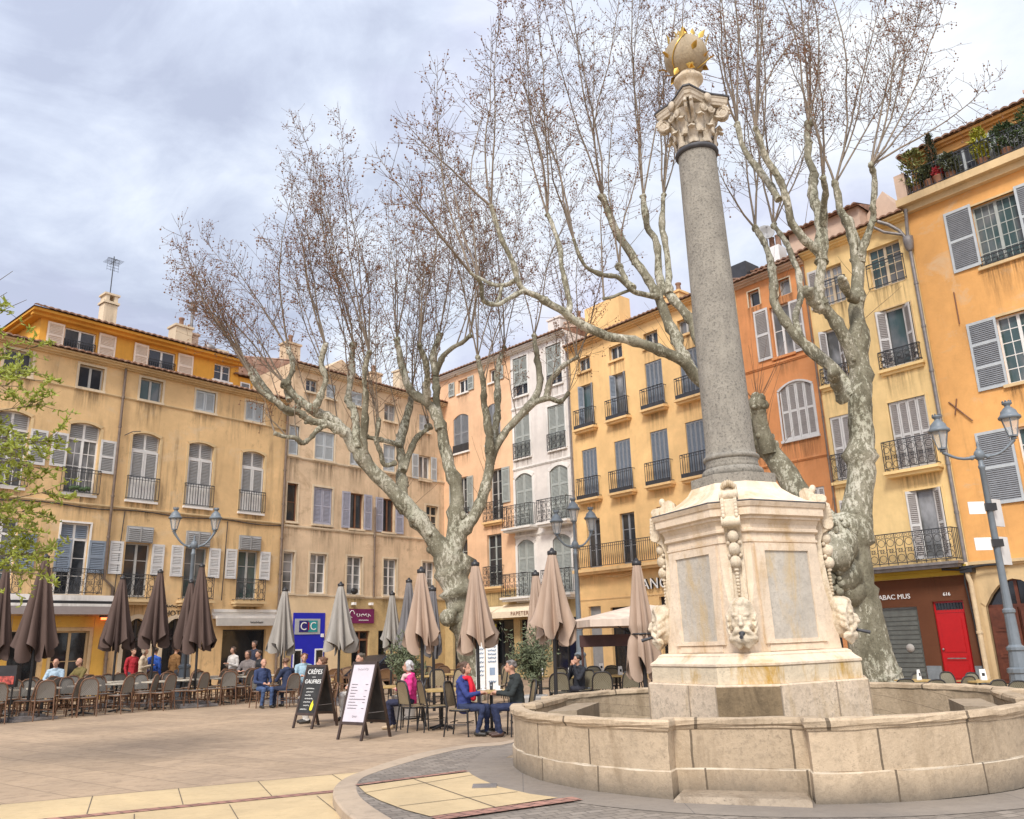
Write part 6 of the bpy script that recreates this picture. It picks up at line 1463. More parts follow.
# ---- street lamps
M['lamp_paint'] = simple('blue_grey_lamp_paint', (.155,.18,.20), .45, var=.15, scale=4)
def clear_glass():
    m, nt, b = nmat('lantern_glass'); b.inputs['Base Color'].default_value = (.75,.76,.74,1); b.inputs['Roughness'].default_value = .1; b.inputs['Alpha'].default_value = .35; return m
M['lantern_glass'] = clear_glass()
def street_lamp(base, zhub, arms, label, H_lan=.85, r=1.0, mid=False, rise=.12):
    e = empty('street_lamp', base, 0, label, 'street lamp', 'cast iron street lamps')
    mb = MB(); mb.lathe([(.30,0),(.30,.12),(.26,.15),(.24,.55),(.27,.58),(.27,.66),(.20,.70),(.17,1.05),(.20,1.08),(.20,1.14),(.13,1.2),(.115,1.9),(.14,1.93),(.14,1.99),(.10,2.03),(.085,2.6)], 12, sm=False)
    mb.lathe([(.085,2.6),(.065,zhub-.35),(.08,zhub-.33),(.08,zhub-.27),(.06,zhub-.25),(.06,zhub-.12)], 12); mb.ball((0,0,zhub), (.13,.13,.15), 12, 8); mb.lathe([(.06,.1),(.07,.14),(.03,.2),(.04,.25),(.0,.38)], 8, 0, (0,0,zhub)); mb.build('post', [M['lamp_paint']], e)
    for (ax, ay, h) in arms:
        mb = MB(); v = Vector((ax, ay, 0))
        if v.length > .05: mb.tube([v*t + Vector((0,0,zhub + h*(t**2) - .16*math.sin(PI*t)*.6)) for t in (0,.15,.3,.45,.6,.75,.9,1.0)], [.045,.05,.04,.035,.035,.035,.04,.05], 8); mb.ball(tuple(v*.22+Vector((0,0,zhub-.06))), .06, 8, 6)
        else: mb.tube([(0,0,zhub),(0,0,zhub+h)], .045, 8)
        z0 = zhub+h; k = H_lan
        mb.lathe([(.04,0),(.08,.02),(.05,.06),(.03,.09)], 8, 0, (v.x,v.y,z0)); a = mb.build('arm', [M['lamp_paint']], e)
        ln = MB(); z1 = z0+.09
        for i in range(6):
            c0, s0 = math.cos(i*PI/3), math.sin(i*PI/3); ln.tube([(v.x+.11*k*c0,v.y+.11*k*s0,z1),(v.x+.22*k*c0,v.y+.22*k*s0,z1+.46*k)], .012, 4)
        ln.lathe([(.12*k,-.02),(.125*k,.02)], 6, 0, (v.x,v.y,z1), False)
        ln.lathe([(.25*k,.45*k),(.27*k,.47*k),(.27*k,.52*k),(.24*k,.54*k),(.20*k,.60*k),(.19*k,.66*k),(.10*k,.76*k),(.07*k,.78*k),(.07*k,.82*k),(.12*k,.86*k),(.12*k,.90*k),(.05*k,.93*k)], 14, 0, (v.x,v.y,z1))
        for i in range(8): ln.ball((v.x+.10*k*math.cos(i*PI/4), v.y+.10*k*math.sin(i*PI/4), z1+.93*k), .022*k, 5, 4)
        l = ln.build('lantern', [M['lamp_paint']], a)
        g = MB(); g.lathe([(.108*k,.02),(.215*k,.45*k)], 6, 0, (v.x,v.y,z1), False, cap=False); g.build('lantern_glass', [M['lantern_glass']], a)
    return e
YLR = 20.0
b0 = AT(1003, 600, YLR); hub = AT(979, 455, YLR); bx = (b0.x+hub.x)/2+.05
sl = street_lamp((bx, YLR, 0), hub.z, ((-.78,.22,.14),(.74,-.30,.30)), 'blue grey street lamp with two lanterns and sign plates in front of the orange house', .95)
mb = MB()
za, zb = AT(975,508,YLR).z, AT(980,544,YLR).z
for z in (za, zb): mb = MB(); mb.box(-.52,-.12,-.03,-.01,z-.15,z+.15); mb.build('sign_plate', [M['letter_white']], sl)
mb = MB(); A_ = Matrix.Rotation(R(31),4,'Z')
for z in (za-.10, zb-.15): mb = MB(); mb.box(.06,.50,-.02,.02,z-.35,z+.32, M=A_); mb.build('road_sign', [M['sh_pale']], sl)
mb = MB()
for z in (za, zb): mb = MB(); mb.box(-.13,.13,-.10,.10,z-.08,z+.10); mb.build('sign_clamp', [M['black_frame2']], sl)
YLC = 29.0; hub = AT(575, 545, YLC)
street_lamp((hub.x, YLC, 0), hub.z, ((-.62,-.15,.30),(.62,.15,.42),(0,0,.75)), 'blue grey street lamp with three lanterns in front of the yellow and white houses', .88)
YLF = 28.5; hub = AT(194, 545, YLF)
street_lamp((hub.x, YLF, 0), hub.z, ((-.60,-.30,.42),(.58,.30,.46)), 'blue grey street lamp with two lanterns in front of the long ochre house', .82)
# ---- A-frame boards
M['chalk'] = simple('black_chalkboard', (.022,.021,.02), .7, var=.5, scale=5); M['paper'] = simple('lilac_white_menu_sheet', (.56,.51,.54), .6, var=.05); M['board_wood'] = simple('dark_board_frame', (.045,.026,.018), .5, var=.3)
M['ink'] = simple('grey_menu_print', (.16,.14,.16), .7); M['chalk_white'] = simple('white_chalk', (.75,.74,.70), .9); M['cone_yellow'] = simple('yellow_chalk', (.75,.62,.04), .9)
def a_board(P, rz, w, H_, spread, face, label, writer):
    e = empty('menu_board', P, rz, label, 'menu board', 'standing menu boards'); tilt = math.atan2(spread/2, H_)
    for s_ in (-1, 1):
        A_ = Matrix.Translation((0, s_*spread/2, 0)) @ Matrix.Rotation(s_*tilt, 4, 'X')
        if s_ > 0: A_ = A_ @ Matrix.Rotation(PI, 4, 'Z')
        L = H_/math.cos(tilt); z0 = .26
        mb = MB(); mb.box(-w/2,-w/2+.045,-.018,.018,0,L,M=A_); mb.box(w/2-.045,w/2,-.018,.018,0,L,M=A_); mb.box(-w/2+.045,w/2-.045,-.017,.017,L-.05,L,M=A_); mb.box(-w/2+.045,w/2-.045,-.017,.017,z0,z0+.05,M=A_); fr = mb.build('frame', [M['board_wood']], e)
        mb = MB(); mb.box(-w/2+.045,w/2-.045,-.008,.008,z0+.05,L-.05,M=A_); pn = mb.build('panel', [face if s_ < 0 else M['chalk']], fr)
        if s_ < 0: writer(A_, w, z0+.05, L-.05, pn)
    mb = MB(); mb.tube([(-w/2+.03,-spread*.28,.45),(-w/2+.03,spread*.28,.45)], .007, 4); mb.tube([(w/2-.03,-spread*.28,.45),(w/2-.03,spread*.28,.45)], .007, 4); mb.build('brace', [M['zinc']], e)
    return e
def wr_crepes(A_, w, z0, z1, pn):
    mb = MB(); h = z1-z0
    text_into(mb, 'CRÊPES', .135, A_ @ Matrix.Translation((0,-.011,z1-.10)) @ UPRIGHT, 0, .002); text_into(mb, '—', .10, A_ @ Matrix.Translation((0,-.011,z1-.20)) @ UPRIGHT, 0, .002); text_into(mb, 'GAUFRES', .118, A_ @ Matrix.Translation((0,-.011,z1-.30)) @ UPRIGHT, 0, .002)
    t2 = MB()
    for k in range(6): scrawl_into(t2, -.15+.02*(k%2), z1-.44-k*.068, .24-.03*(k%3), .03, -.011, 0, .0035, k)
    scrawl_into(t2, -.2, z0+.07, .2, .03, -.011, 0, .004, 11)
    for v in t2.v: pass
    mb.add([A_ @ v for v in t2.v], t2.f, 0); mb.build('lettering', [M['chalk_white']], pn)
    mb = MB(); q = [(.10,.19),(.135,.26),(.15,.20),(.175,.17),(.16,.06),(.12,.04),(.08,.07),(.085,.14)]
    mb.add([A_ @ Vector((x,-.0105,z0+z)) for x, z in q], [tuple(range(7,-1,-1))]); mb.build('chalk_drawing', [M['cone_yellow']], pn)
def wr_menu(A_, w, z0, z1, pn):
    mb = MB(); t2 = MB(); h = z1-z0
    scrawl_into(t2, -.16, z1-.09, .30, .05, -.011, 0, .002, 2)
    r = random.Random(4)
    for k in range(9):
        z = z1-.36-k*.052; wl = r.uniform(.12,.26) if k != 5 else .42; scrawl_into(t2, -.22, z, wl, .016, -.011, 0, .003, 30+k)
        if k % 2 == 0: scrawl_into(t2, .14, z, .06, .016, -.011, 0, .003, 60+k)
    scrawl_into(t2, -.05, z0+.09, .12, .04, -.011, 0, .003, 77)
    mb.add([A_ @ v for v in t2.v], t2.f, 0); mb.build('lettering', [M['ink']], pn)
p1 = (G(292,728)+G(312,729.5))/2; p2 = (G(336,739.5)+G(362,741.5))/2
def back_off(p, rz, s): return p + Vector((-math.sin(rz), math.cos(rz), 0))*s
a_board(back_off(p1, R(-34), .36), R(-34), .60, 1.24, .70, M['chalk'], 'black chalkboard for crêpes and waffles with a yellow chalk cone', wr_crepes)
a_board(back_off(p2, R(-36), .37), R(-36), .64, 1.32, .72, M['paper'], 'large A-frame board with a white printed menu sheet', wr_menu)
# ---- white upright banner, menu stand, car
P = AT(487, 660, 20.5); e = empty('banner_stand', (P.x, 20.5, 0), R(-12), 'white upright banner with blue grey print by the plane tree trunk', 'banner')
mb = MB(); mb.box(-.27,-.05,-.02,.02,.55,1.60); mb.box(-.02,.27,-.03,.01,.5,1.66); mb.box(.07,.20,-.036,-.031,.85,1.02,1)
for k in range(5): scrawl_into(mb, .03, 1.50-k*.085, .20, .05, -.034, 1, .010, 3+k)
for k in range(7): scrawl_into(mb, -.24, 1.45-k*.1, .15, .05, -.024, 1, .009, 13+k)
scrawl_into(mb, .04, .70, .18, .06, -.034, 1, .012, 30)
mb.build('panel', [M['letter_white'], simple('blue_grey_print', (.25,.32,.42), .6)], e)
mb = MB(); mb.box(-.3,.3,-.12,.12,.0,.06); mb.tube([(-.16,0,.06),(-.16,0,.56)], .02, 6); mb.tube([(.12,-.01,.06),(.12,-.01,.52)], .02, 6); mb.build('foot', [M['zinc']], e)
P = AT(6, 672, 22.0); e = empty('menu_stand', (P.x, 22.0, 0), R(-20), 'dark menu stand with a red and white picture panel at the left edge', 'menu stand')
mb = MB(); mb.box(-.42,.42,-.04,.04,.85,1.38); mb.tube([(-.3,0,0),(-.3,0,.85)], .02, 6); mb.tube([(.3,0,0),(.3,0,.85)], .02, 6); mb.build('frame', [M['black_frame2']], e)
mb = MB(); mb.box(-.36,.36,-.05,-.042,.92,1.12); mb.build('picture', [simple('red_food_picture', (.40,.07,.05), .5, var=.8, scale=12)], e)
M['car'] = simple('dark_blue_black_car_paint', (.012,.015,.024), .15, var=.1)
Pc = AT(412, 668, 36.0); e = empty('parked_car', (Pc.x, 36.0, 0), R(-130.5)+PI, 'dark parked hatchback seen behind the terrace chairs', 'car'); e.scale = (.86,)*3
# car local: rear at x=0, nose towards -x
prof_c = [(0,.45),(-.02,.75),(.02,.95),(-.30,1.02),(-.62,1.38),(-1.2,1.47),(-2.2,1.42),(-2.95,1.02),(-3.9,.88),(-4.15,.62),(-4.18,.38),(-3.9,.28),(-.2,.28)]
mb = MB(); rings = []
for y, k in ((-.85,.965),(-.80,1.0),(-.4,1.01),(.4,1.01),(.80,1.0),(.85,.965)): rings.append([(-2.1+(x+2.1)*k, y*(1 if z < 1.03 else 1-.28*(z-1.0)), .28+(z-.28)*k) for x, z in prof_c])
mb.loft(rings, 0, False); body = mb.build('body', [M['car']], e)
mb = MB()
for s_ in (-1, 1):
    y = s_*.862
    for q in ([(-.72,1.04),(-.86,1.34),(-1.5,1.40),(-1.5,1.04)], [(-1.56,1.04),(-1.56,1.40),(-2.15,1.37),(-2.75,1.05)]):
        f = [(x, s_*(.87 if z < 1.1 else .80), z) for x, z in q]; mb.add(f, [(0,1,2,3) if s_ > 0 else (3,2,1,0)])
mb.add([(-.22,-.62,1.04),(-.22,.62,1.04),(-.55,.56,1.36),(-.55,-.56,1.36)], [(0,1,2,3)]); mb.build('window', [M['glass']], e)
for s_ in (-1, 1):
    mb = MB(); mb.box(-.10,.035,s_*.60-.12,s_*.60+.12,.74,.94); mb.build('tail_light', [simple('red_tail_light', (.45,.02,.02), .3, var=.1)], e)
    for x in (-.8, -3.35): mb = MB(); mb.lathe([(.0,-.09),(.22,-.09),(.30,-.07),(.31,0),(.30,.07),(.22,.09),(.0,.09)], 18, 0, M=Matrix.Translation((x,s_*.80,.31)) @ Matrix.Rotation(PI/2,4,'X')); mb.build('wheel', [M['black_frame2']], e)
# ---- olive bushes in tubs
OL = simple('grey_green_olive_leaf', (.135,.155,.080), .6, var=.5, scale=6)
def olive(px_, py0, py1, Y, rp, label, seed):
    r = random.Random(seed); z1 = AT(px_, py0, Y).z; P = AT(px_, 660, Y); Rr = rp*Y/FPX; e = empty('potted_olive', (P.x, Y, 0), 0, label, 'potted tree', 'potted olive bushes')
    mb = MB(); mb.lathe([(.22,0),(.30,.45),(.32,.5),(.28,.5),(.26,.45)], 14); mb.build('pot', [simple('pale_grey_tub_'+'ab'[seed % 2], (.45,.43,.40), .7)], e)
    tw, lf = MB(), MB(); tr_ = Tree(seed); tr_.tw = tw
    for k in range(46):
        a = r.uniform(0, 2*PI); el = r.uniform(.15, 1.5); L = Rr*r.uniform(.6,1.15) if el < 1 else (z1-.9)*r.uniform(.6,1.02)
        o0 = Vector((r.uniform(-.05,.05), r.uniform(-.05,.05), r.uniform(.55,.95) if el < 1 else .7)); d = Vector((math.cos(a)*math.cos(el), math.sin(a)*math.cos(el), math.sin(el)))
        if el < 1: o0.z += r.uniform(0, .55)
        pts = tr_.curve(o0, d, L, .008, .003, 7, .04, .12)
        for j in range(58):
            u = r.uniform(.15, 1); b_ = min(int(u*7), 6); c = pts[b_].lerp(pts[b_+1], u*7-b_) + Vector((r.gauss(0,.05),r.gauss(0,.05),r.gauss(0,.05)))
            leaf(lf, c, Vector((r.gauss(0,1),r.gauss(0,1),r.gauss(.3,.8))), Vector((r.gauss(0,.5),r.gauss(0,.5),1)).normalized(), r.uniform(.05,.085), r.uniform(.009,.015))
    tw.tube([(0,0,.45),(0,0,.95)], .035, 6); tw.build('stem', [M['shoot']], e); lf.build('foliage', [OL], e)
olive(405, 632, 690, 19.5, 25, 'potted olive bush behind the woman in pink', 2); olive(532, 606, 690, 18.3, 27, 'tall potted olive bush behind the seated man in the dark jacket', 3)
# ---- middle and right terrace
def face(dx, dy): return math.atan2(dx, -dy)
kB = [((414,731),face(.8,.6),'leftmost of the three tan woven chairs at the front of the middle terrace'), ((434,731),face(.9,.4),'middle one of the three tan woven chairs at the front of the middle terrace')]
for (p, rz, lb) in kB: put('B', mkB, G(*p), rz, lb)
# seats of the couple and the woman in pink are placed with the people below
for i, (x, y, dx, dy) in enumerate(((392,703,-1,.2),(440,706,.4,-1),(455,706,-.6,-1),(432,697,.5,1),(470,700,-.3,-1),(497,703,-1,-.3),(511,698,.3,-1),(418,700,-1,0))):
    put('B', mkB, G(x, y), face(dx, dy), 'tan woven chair, %s from left behind the front chairs of the middle terrace' % ORD[sorted([392,440,455,432,470,497,511,418]).index(x)])
for i, (x, y, dx, dy) in enumerate(((300,700,.3,-1),(312,699,-.4,1),(328,697,-1,0),(345,699,.6,.5),(372,696,1,0),(384,694,-.4,1),(397,693,.2,-1),(412,691,-1,-.3),(446,690,.5,-1),(457,690,-.7,-1),(356,694,.1,-1),(425,689,.1,1),(306,694,1,.2),(334,692,-.3,1),(348,690,.2,-1),(368,689,-1,.1),(379,686,.4,1),(403,685,.3,-1),(437,684,-.5,1),(464,683,.2,-1),(316,690,.1,1))):
    put('C', mkC, G(x, y), face(dx, dy), 'brown wicker armchair, %s from the left in the far middle terrace' % ORD[sorted([300,312,328,345,372,384,397,412,446,457,356,425,306,334,348,368,379,403,437,464,316]).index(x)])
kD = ((561,712,.1,1),(588,709,.2,-1),(604,711,.1,1),(628,709,-.4,1),(648,709,-1,.3),(567,702,.6,-1),(593,700,-.3,-1),(617,699,.3,-1),(636,698,-1,0),(657,702,-1,-.3),(547,706,1,.1),(578,704,.3,1),(610,703,-.2,1))
xs = sorted(k[0] for k in kD)
for (x, y, dx, dy) in kD: put('D', mkD, G(x, y), face(dx, dy), 'round-backed olive chair, %s from left between the olive bush and fountain' % ORD[xs.index(x)], .97)
kE = ((908,716,.2,1),(938,718,.1,1),(966,713,-.3,1),(930,708,.5,-1),(996,720,-.2,1),(1018,722,0,1),(958,706,.2,-1),(985,708,.3,-1))
xs = sorted(k[0] for k in kE)
for (x, y, dx, dy) in kE: put('D', mkD, G(x, y), face(dx, dy), 'low round-backed olive chair, %s from left behind the basin near the red door' % ORD[xs.index(x)], .77)
TB = lambda: make_table('', 'top_wood', .70, group='yellow-topped tables on the middle terrace')
tl = []
for (x, y, lb) in ((442,729,'yellow-topped table beside the two front tan chairs'),(380,722,'yellow-topped table left of the woman in pink'),(492,733,'yellow-topped table between the couple in front of the fountain basin'),(428,703,'yellow-topped table behind the woman in pink'),(448,700,'yellow-topped table in front of the plane tree trunk'),(520,700,'yellow-topped table below the tall olive bush'),(575,708,'yellow-topped table in front of the dark haired man'),(618,707,'yellow-topped table left of the strapped parasol'),(600,699,'yellow-topped table under the open parasol'),(320,707,'yellow-topped table behind the crêpe board'),(920,711,'yellow-topped table in front of the tobacco shop'),(985,713,'yellow-topped table in front of the red door'),(537,706,'yellow-topped table just behind the seated man')):
    tl.append((put('TB', TB, G(x, y), R(12), lb, .82 if x > 900 else 1.0), lb))
def table_thing(i, dx, dy, mk, name, label, cat, group=None):
    t = tl[i][0]; o = mk().build(name, M_tab, None, (t.location.x+dx, t.location.y+dy, .742*t.scale[0]+.002), random.uniform(0, 1)); return tag(o, label, cat, group)
M_tab = [M['letter_white'], M['glass'], M['top_wood']]
def mk_card(): mb = MB(); mb.loft([[(-.06,-.03,0),(.06,-.03,0),(.06,.03,0),(-.06,.03,0)],[(-.06,-.004,.20),(.06,-.004,.20),(.06,.004,.20),(-.06,.004,.20)]]); mb.box(-.03,.03,-.022,-.018,.07,.13,1); return mb
def mk_cup(): mb = MB(); mb.lathe([(.065,0),(.07,.012),(.03,.014),(.026,.02),(.038,.075),(.033,.075),(.024,.025)], 12); return mb
def mk_glass(): mb = MB(); mb.lathe([(.028,0),(.034,.13),(.03,.13),(.025,.01)], 12, 1); return mb
for i, lb in ((6,'white menu card on the table in front of the dark haired man'),(7,'white menu card on the table left of the strapped parasol'),(8,'white menu card on the table under the open parasol'),(10,'white table card on the table in front of the tobacco shop'),(11,'white table card on the table in front of the red door'),(12,'white menu card on the table just behind the seated man')):
    table_thing(i, random.uniform(-.15,.15), random.uniform(-.15,.1), mk_card, 'menu_card', lb, 'menu card', 'white table cards')
table_thing(2, -.15, .1, mk_cup, 'coffee_cup', 'white coffee cup nearer the woman in the red scarf', 'cup', 'cups on the tables'); table_thing(2, .14, -.05, mk_cup, 'coffee_cup', 'white coffee cup nearer the man in the dark jacket', 'cup', 'cups on the tables')
table_thing(2, .0, .15, mk_glass, 'drinking_glass', 'small glass on the table of the seated couple', 'glass'); table_thing(1, -.1, 0, mk_cup, 'coffee_cup', 'white coffee cup on the table of the woman in pink', 'cup', 'cups on the tables')
# ---- roof terrace plants on the orange house
def terrace_plant(x, y, z, h, w, c, label, seed, shape='bush', potc=(.30,.15,.09)):
    h *= 1.05; w *= 1.1
    P = BH.e.matrix_basis @ Vector((x, y, z)); r = random.Random(seed); e = empty('terrace_plant', P, 0, label, 'potted plant', 'plants on the roof terrace')
    mb = MB(); mb.lathe([(.12,0),(.16,.3),(.18,.32),(.13,.32)], 10); mb.build('pot', [simple('terrace_pot_%s' % 'abcdefghij'[seed % 10], potc, .8)], e)
    lf = MB(); tw = MB(); tw.tube([(0,0,.3),(0,0,h*.9)], .02, 5)
    for k in range(620):
        u = r.random(); zz = .3+(h-.3)*u; rr = w*(math.sin(PI*min(1,u*.85+.12))**.6 if shape == 'bush' else (1-u)**.5)*math.sqrt(r.random()); a = r.uniform(0, 2*PI)
        leaf(lf, Vector((rr*math.cos(a), rr*math.sin(a), zz)), Vector((math.cos(a)+r.gauss(0,.6), math.sin(a)+r.gauss(0,.6), r.gauss(.3,.6))), Vector((r.gauss(0,.4),r.gauss(0,.4),1)).normalized(), r.uniform(.07,.15), r.uniform(.018,.035))
    tw.build('stem', [M['shoot']], e); lf.build('foliage', [simple('terrace_foliage_%s' % 'abcdefghij'[seed % 10], c, .6, var=.5, scale=6)], e); return e
terrace_plant(1.50,-.08,15.69,1.65,.42,(.16,.17,.045),'tall yellow green bush at the corner of the roof terrace',1)
terrace_plant(2.1,-.02,15.69,2.0,.16,(.055,.065,.03),'slim dark conifer on the roof terrace',2,'cone')
terrace_plant(1.95,-.18,15.69,.8,.26,(.06,.075,.03),'low dark shrub behind the roof terrace railing under the conifer',3)
terrace_plant(2.6,-.12,15.69,.95,.32,(.085,.10,.05),'grey green shrub right of the conifer on the roof terrace',4)
terrace_plant(3.6,-.1,15.69,1.35,.25,(.33,.32,.03),'bright yellow green plant in the middle of the roof terrace',5)
terrace_plant(4.3,-.1,15.69,1.15,.40,(.05,.085,.03),'dark green shrub on the roof terrace, left of the last one',6)
terrace_plant(5.1,-.1,15.69,1.35,.45,(.07,.11,.03),'dark green shrub at the right end of the roof terrace',7)
terrace_plant(2.25,-.22,15.69,.55,.13,(.42,.04,.05),'small red flowering plant behind the roof terrace railing',8)
# ------------------------------------------------------------------ people
SK = simple('skin_tone', (.50,.27,.18), .55, var=.06); EYE_ = simple('dark_eyes', (.03,.02,.02), .3)
def cl(name, c): return simple(name, c, .85, var=.16, scale=9)
def person(P, rz, pose, jacket, trousers, hairc, label, shoes=(.03,.025,.02), vox=.016, hair='short', scarf=None, lean=0.0, look=0.0, arms='table', scale=1.0, seed=1, extra=None, group=None):
    r = random.Random(seed); e = empty('person', P, rz, label, 'person', group); e.scale = (scale,)*3
    J, T_, S_, B_ = 0, 1, 2, 3; pr = []
    if pose == 'sit':
        ph = .54; ly = -lean; pel, ch, nk = Vector((0,.02,ph)), Vector((0,.03+ly*.6,ph+.36)), Vector((0,.0+ly,ph+.55)); hd = Vector((0,-.03+ly*1.2,ph+.70))
        pr.append(('b', (0, .012-lean, ph+.52), (.085,.082,.06), 0)); legs = [((s_*.10,-.0,ph-.02),(s_*.12,-.42,ph-.02),(s_*.12+s_*.02*r.random(),-.40+.10*r.random(),.09)) for s_ in (-1,1)]
    else:
        ph = .93; ly = 0; pel, ch, nk = Vector((0,0,ph)), Vector((0,.01,ph+.36)), Vector((0,.0,ph+.57)); hd = Vector((0,-.025,ph+.71))
        legs = [((s_*.09,0,ph-.04),(s_*.10,-.02,.49),(s_*.11,.01+.05*s_*r.random(),.09)) for s_ in (-1,1)]
    pr.append(('l', [(pel,.15),(pel.lerp(ch,.5),.145),(ch,.155)], J)); pr.append(('l', [(ch+Vector((-.14,.01,.10)),.075),(ch+Vector((0,.02,.14)),.085),(ch+Vector((.14,.01,.10)),.075)], J))
    pr.append(('b', tuple(pel), (.17,.14,.12), T_)); pr.append(('l', [(nk-Vector((0,-.015,.04)),.055),(hd-Vector((0,-.01,.05)),.05)], S_))
    Rh = Matrix.Rotation(look, 3, 'Z'); hp_ = lambda x, y, z: hd + Rh @ Vector((x, y, z))
    pr += [('b', tuple(hd+Vector((0,.012,.02))), (.076,.092,.10), S_), ('b', tuple(hp_(0,-.022,-.045)), (.058,.065,.065), S_), ('l', [(hp_(0,-.092,.012),.012),(hp_(0,-.108,-.018),.017)], S_), ('b', tuple(hp_(0,-.075,-.078)), (.026,.022,.02), S_), ('b', tuple(hp_(0,-.088,-.050)), (.026,.012,.010), S_)]
    for s_ in (-1, 1): pr.append(('b', tuple(hp_(s_*.078,.012,.0)), (.014,.025,.034), S_))
    for a, k, an in legs:
        pr.append(('l', [(a,.088),(k,.064),(an,.046)], T_)); pr.append(('l', [(Vector(an)-Vector((0,-.03,.035)),.046),(Vector(an)+Vector((0,-.15,-.05)),.036)], B_))
    for s_ in (-1, 1):
        sh = ch+Vector((s_*.185,.01,.10))
        if arms == 'table' or (arms == 'mixed' and s_ < 0): el, wr = ch+Vector((s_*.25,-.13-.05*r.random(),-.15)), ch+Vector((s_*.10,-.36,-.14+.03*r.random()))
        elif arms == 'face': el, wr = ch+Vector((s_*.22,-.20,-.14)), ch+Vector((s_*.06,-.20,.20))
        elif arms == 'lap': el, wr = ch+Vector((s_*.24,-.06,-.18)), ch+Vector((s_*.09,-.30,-.22))
        elif arms == 'bent': el, wr = ch+Vector((s_*.25,.0,-.20)), ch+Vector((s_*.10,-.26,-.12))
        else: el, wr = ch+Vector((s_*.235,.03,-.19)), ch+Vector((s_*.225,-.05,-.44))
        pr.append(('l', [(sh,.066),(el,.052),(wr,.040)], J)); d = (wr-el).normalized(); hc = wr+d*.06; side = d.cross(Vector((0,0,1))).normalized() if abs(d.z) < .9 else Vector((0,1,0)); nn = side.cross(d)
        pr.append(('l', [(wr,.03),(hc,.036)], S_))
        for i, (o_, L) in enumerate(((-.030,.062),(-.010,.074),(.010,.070),(.028,.055))):
            f0 = hc+side*o_+d*.02; pr.append(('l', [(f0,.0105),(f0+d*L*.55-nn*.008,.0098),(f0+d*L*.9-nn*.028,.009)], S_))
        pr.append(('l', [(hc-side*.03*s_,.012),(hc-side*.052*s_+d*.035,.0105)], S_))
    mats = [cl('jacket_cloth', jacket), cl('trouser_cloth', trousers), SK, simple('shoe_leather', shoes, .5)]
    bme = blob_mesh(pr, vox, mats, 1)
    cloth_v = set(); skin_v = set()
    for f in bme.polygons: (cloth_v if f.material_index < 2 else skin_v).update(f.vertices)
    nrm = [v.normal.copy() for v in bme.vertices]
    for vi in cloth_v - skin_v:
        v = bme.vertices[vi]; p = v.co; q = noise.noise(Vector((p.x*9, p.y*9, p.z*16+seed)))*.013 + noise.noise(Vector((p.x*22, p.y*22, p.z*30+seed)))*.006
        v.co = p + nrm[vi]*q
    bme.update(); body = mobj('body', bme, e)
    for s_ in (-1, 1): mb = MB(); mb.ball(hp_(s_*.030,-.082,.018), (.012,.007,.007), 6, 4); mb.build('eye', [EYE_], body)
    hb = [('b', tuple(hd+Vector((0,.030,.050))), (.084,.092,.085), 0)]
    n_h = 30 if hair != 'bald' else 6
    for k in range(n_h):
        a = r.uniform(0, 2*PI); v = Rh @ Vector((.075*math.cos(a), .03+.075*math.sin(a) , r.uniform(.0,.09) if hair != 'bob' else r.uniform(-.06,.09)))
        if (Rh.inverted() @ v).y < -.02 and v.z < .075: continue
        q_ = r.uniform(.018,.034); hb.append(('b', tuple(hd+v*r.uniform(.98,1.12)), (q_,q_,q_), 0))
    if hair == 'bald': hb = [('b', tuple(hd+Vector((s_*.062,.045,.01))), (.022,.045,.045), 0) for s_ in (-1,1)]+[('b', tuple(hd+Vector((0,.085,.0))), (.055,.02,.045), 0)]
    if hair == 'bob': hb += [('b', tuple(hd+Rh @ Vector((s_*.070,.03,-.03))), (.026,.05,.075), 0) for s_ in (-1,1)]
    mobj('hair', blob_mesh(hb, .014, [simple('hair_colour', hairc, .6, var=.4, scale=30)], 1), body)
    if scarf:
        sb = []; c0 = nk-Vector((0,-.0,.035))
        for k in range(12): a = 2*PI*k/12; sb.append(('b', tuple(c0+Vector((.082*math.cos(a), .082*math.sin(a)-.01, .012*math.sin(2*a)))), (.042,.042,.045), 0))
        sb.append(('l', [(c0+Vector((.02,-.10,0)),.045),(ch+Vector((.03,-.185,-.02)),.055),(ch+Vector((.03,-.19,-.22)),.06)], 0)); sb.append(('l', [(c0+Vector((-.03,-.10,0)),.04),(ch+Vector((-.05,-.185,.0)),.045),(ch+Vector((-.05,-.185,-.12)),.045)], 0))
        mobj('scarf', blob_mesh(sb, .016, [cl('scarf_cloth', scarf)], 1), body)
    return e
def seated(px_, Y, rz, ckey, mk, clabel, *a, **k):
    x = AT(px_, 690, Y).x; P = Vector((x, Y, 0)); person(P, rz, 'sit', *a, **k)
    put(ckey, mk, P + Vector((-math.sin(rz), math.cos(rz), 0))*.06, rz, clabel, 1.0)
NAVY, JEAN, DK = (.02,.03,.075), (.035,.06,.15), (.03,.032,.032)
seated(409, 17.4, R(-88), 'B', mkB, 'tan woven chair under the grey haired woman in pink', (.62,.03,.20), (.02,.022,.05), (.45,.43,.42), 'grey haired woman in a bright pink jacket and pale scarf seated facing left', shoes=(.45,.33,.2), vox=.013, hair='bob', scarf=(.60,.40,.38), arms='bent', scale=.95, seed=1)
seated(465, 15.75, R(72), 'B', mkB, 'tan woven chair under the woman in the blue coat', (.025,.04,.17), (.02,.03,.075), (.10,.055,.035), 'seated woman in a blue coat with a bright red scarf', vox=.012, hair='bob', scarf=(.62,.012,.03), arms='table', scale=.93, seed=2, look=R(-10))
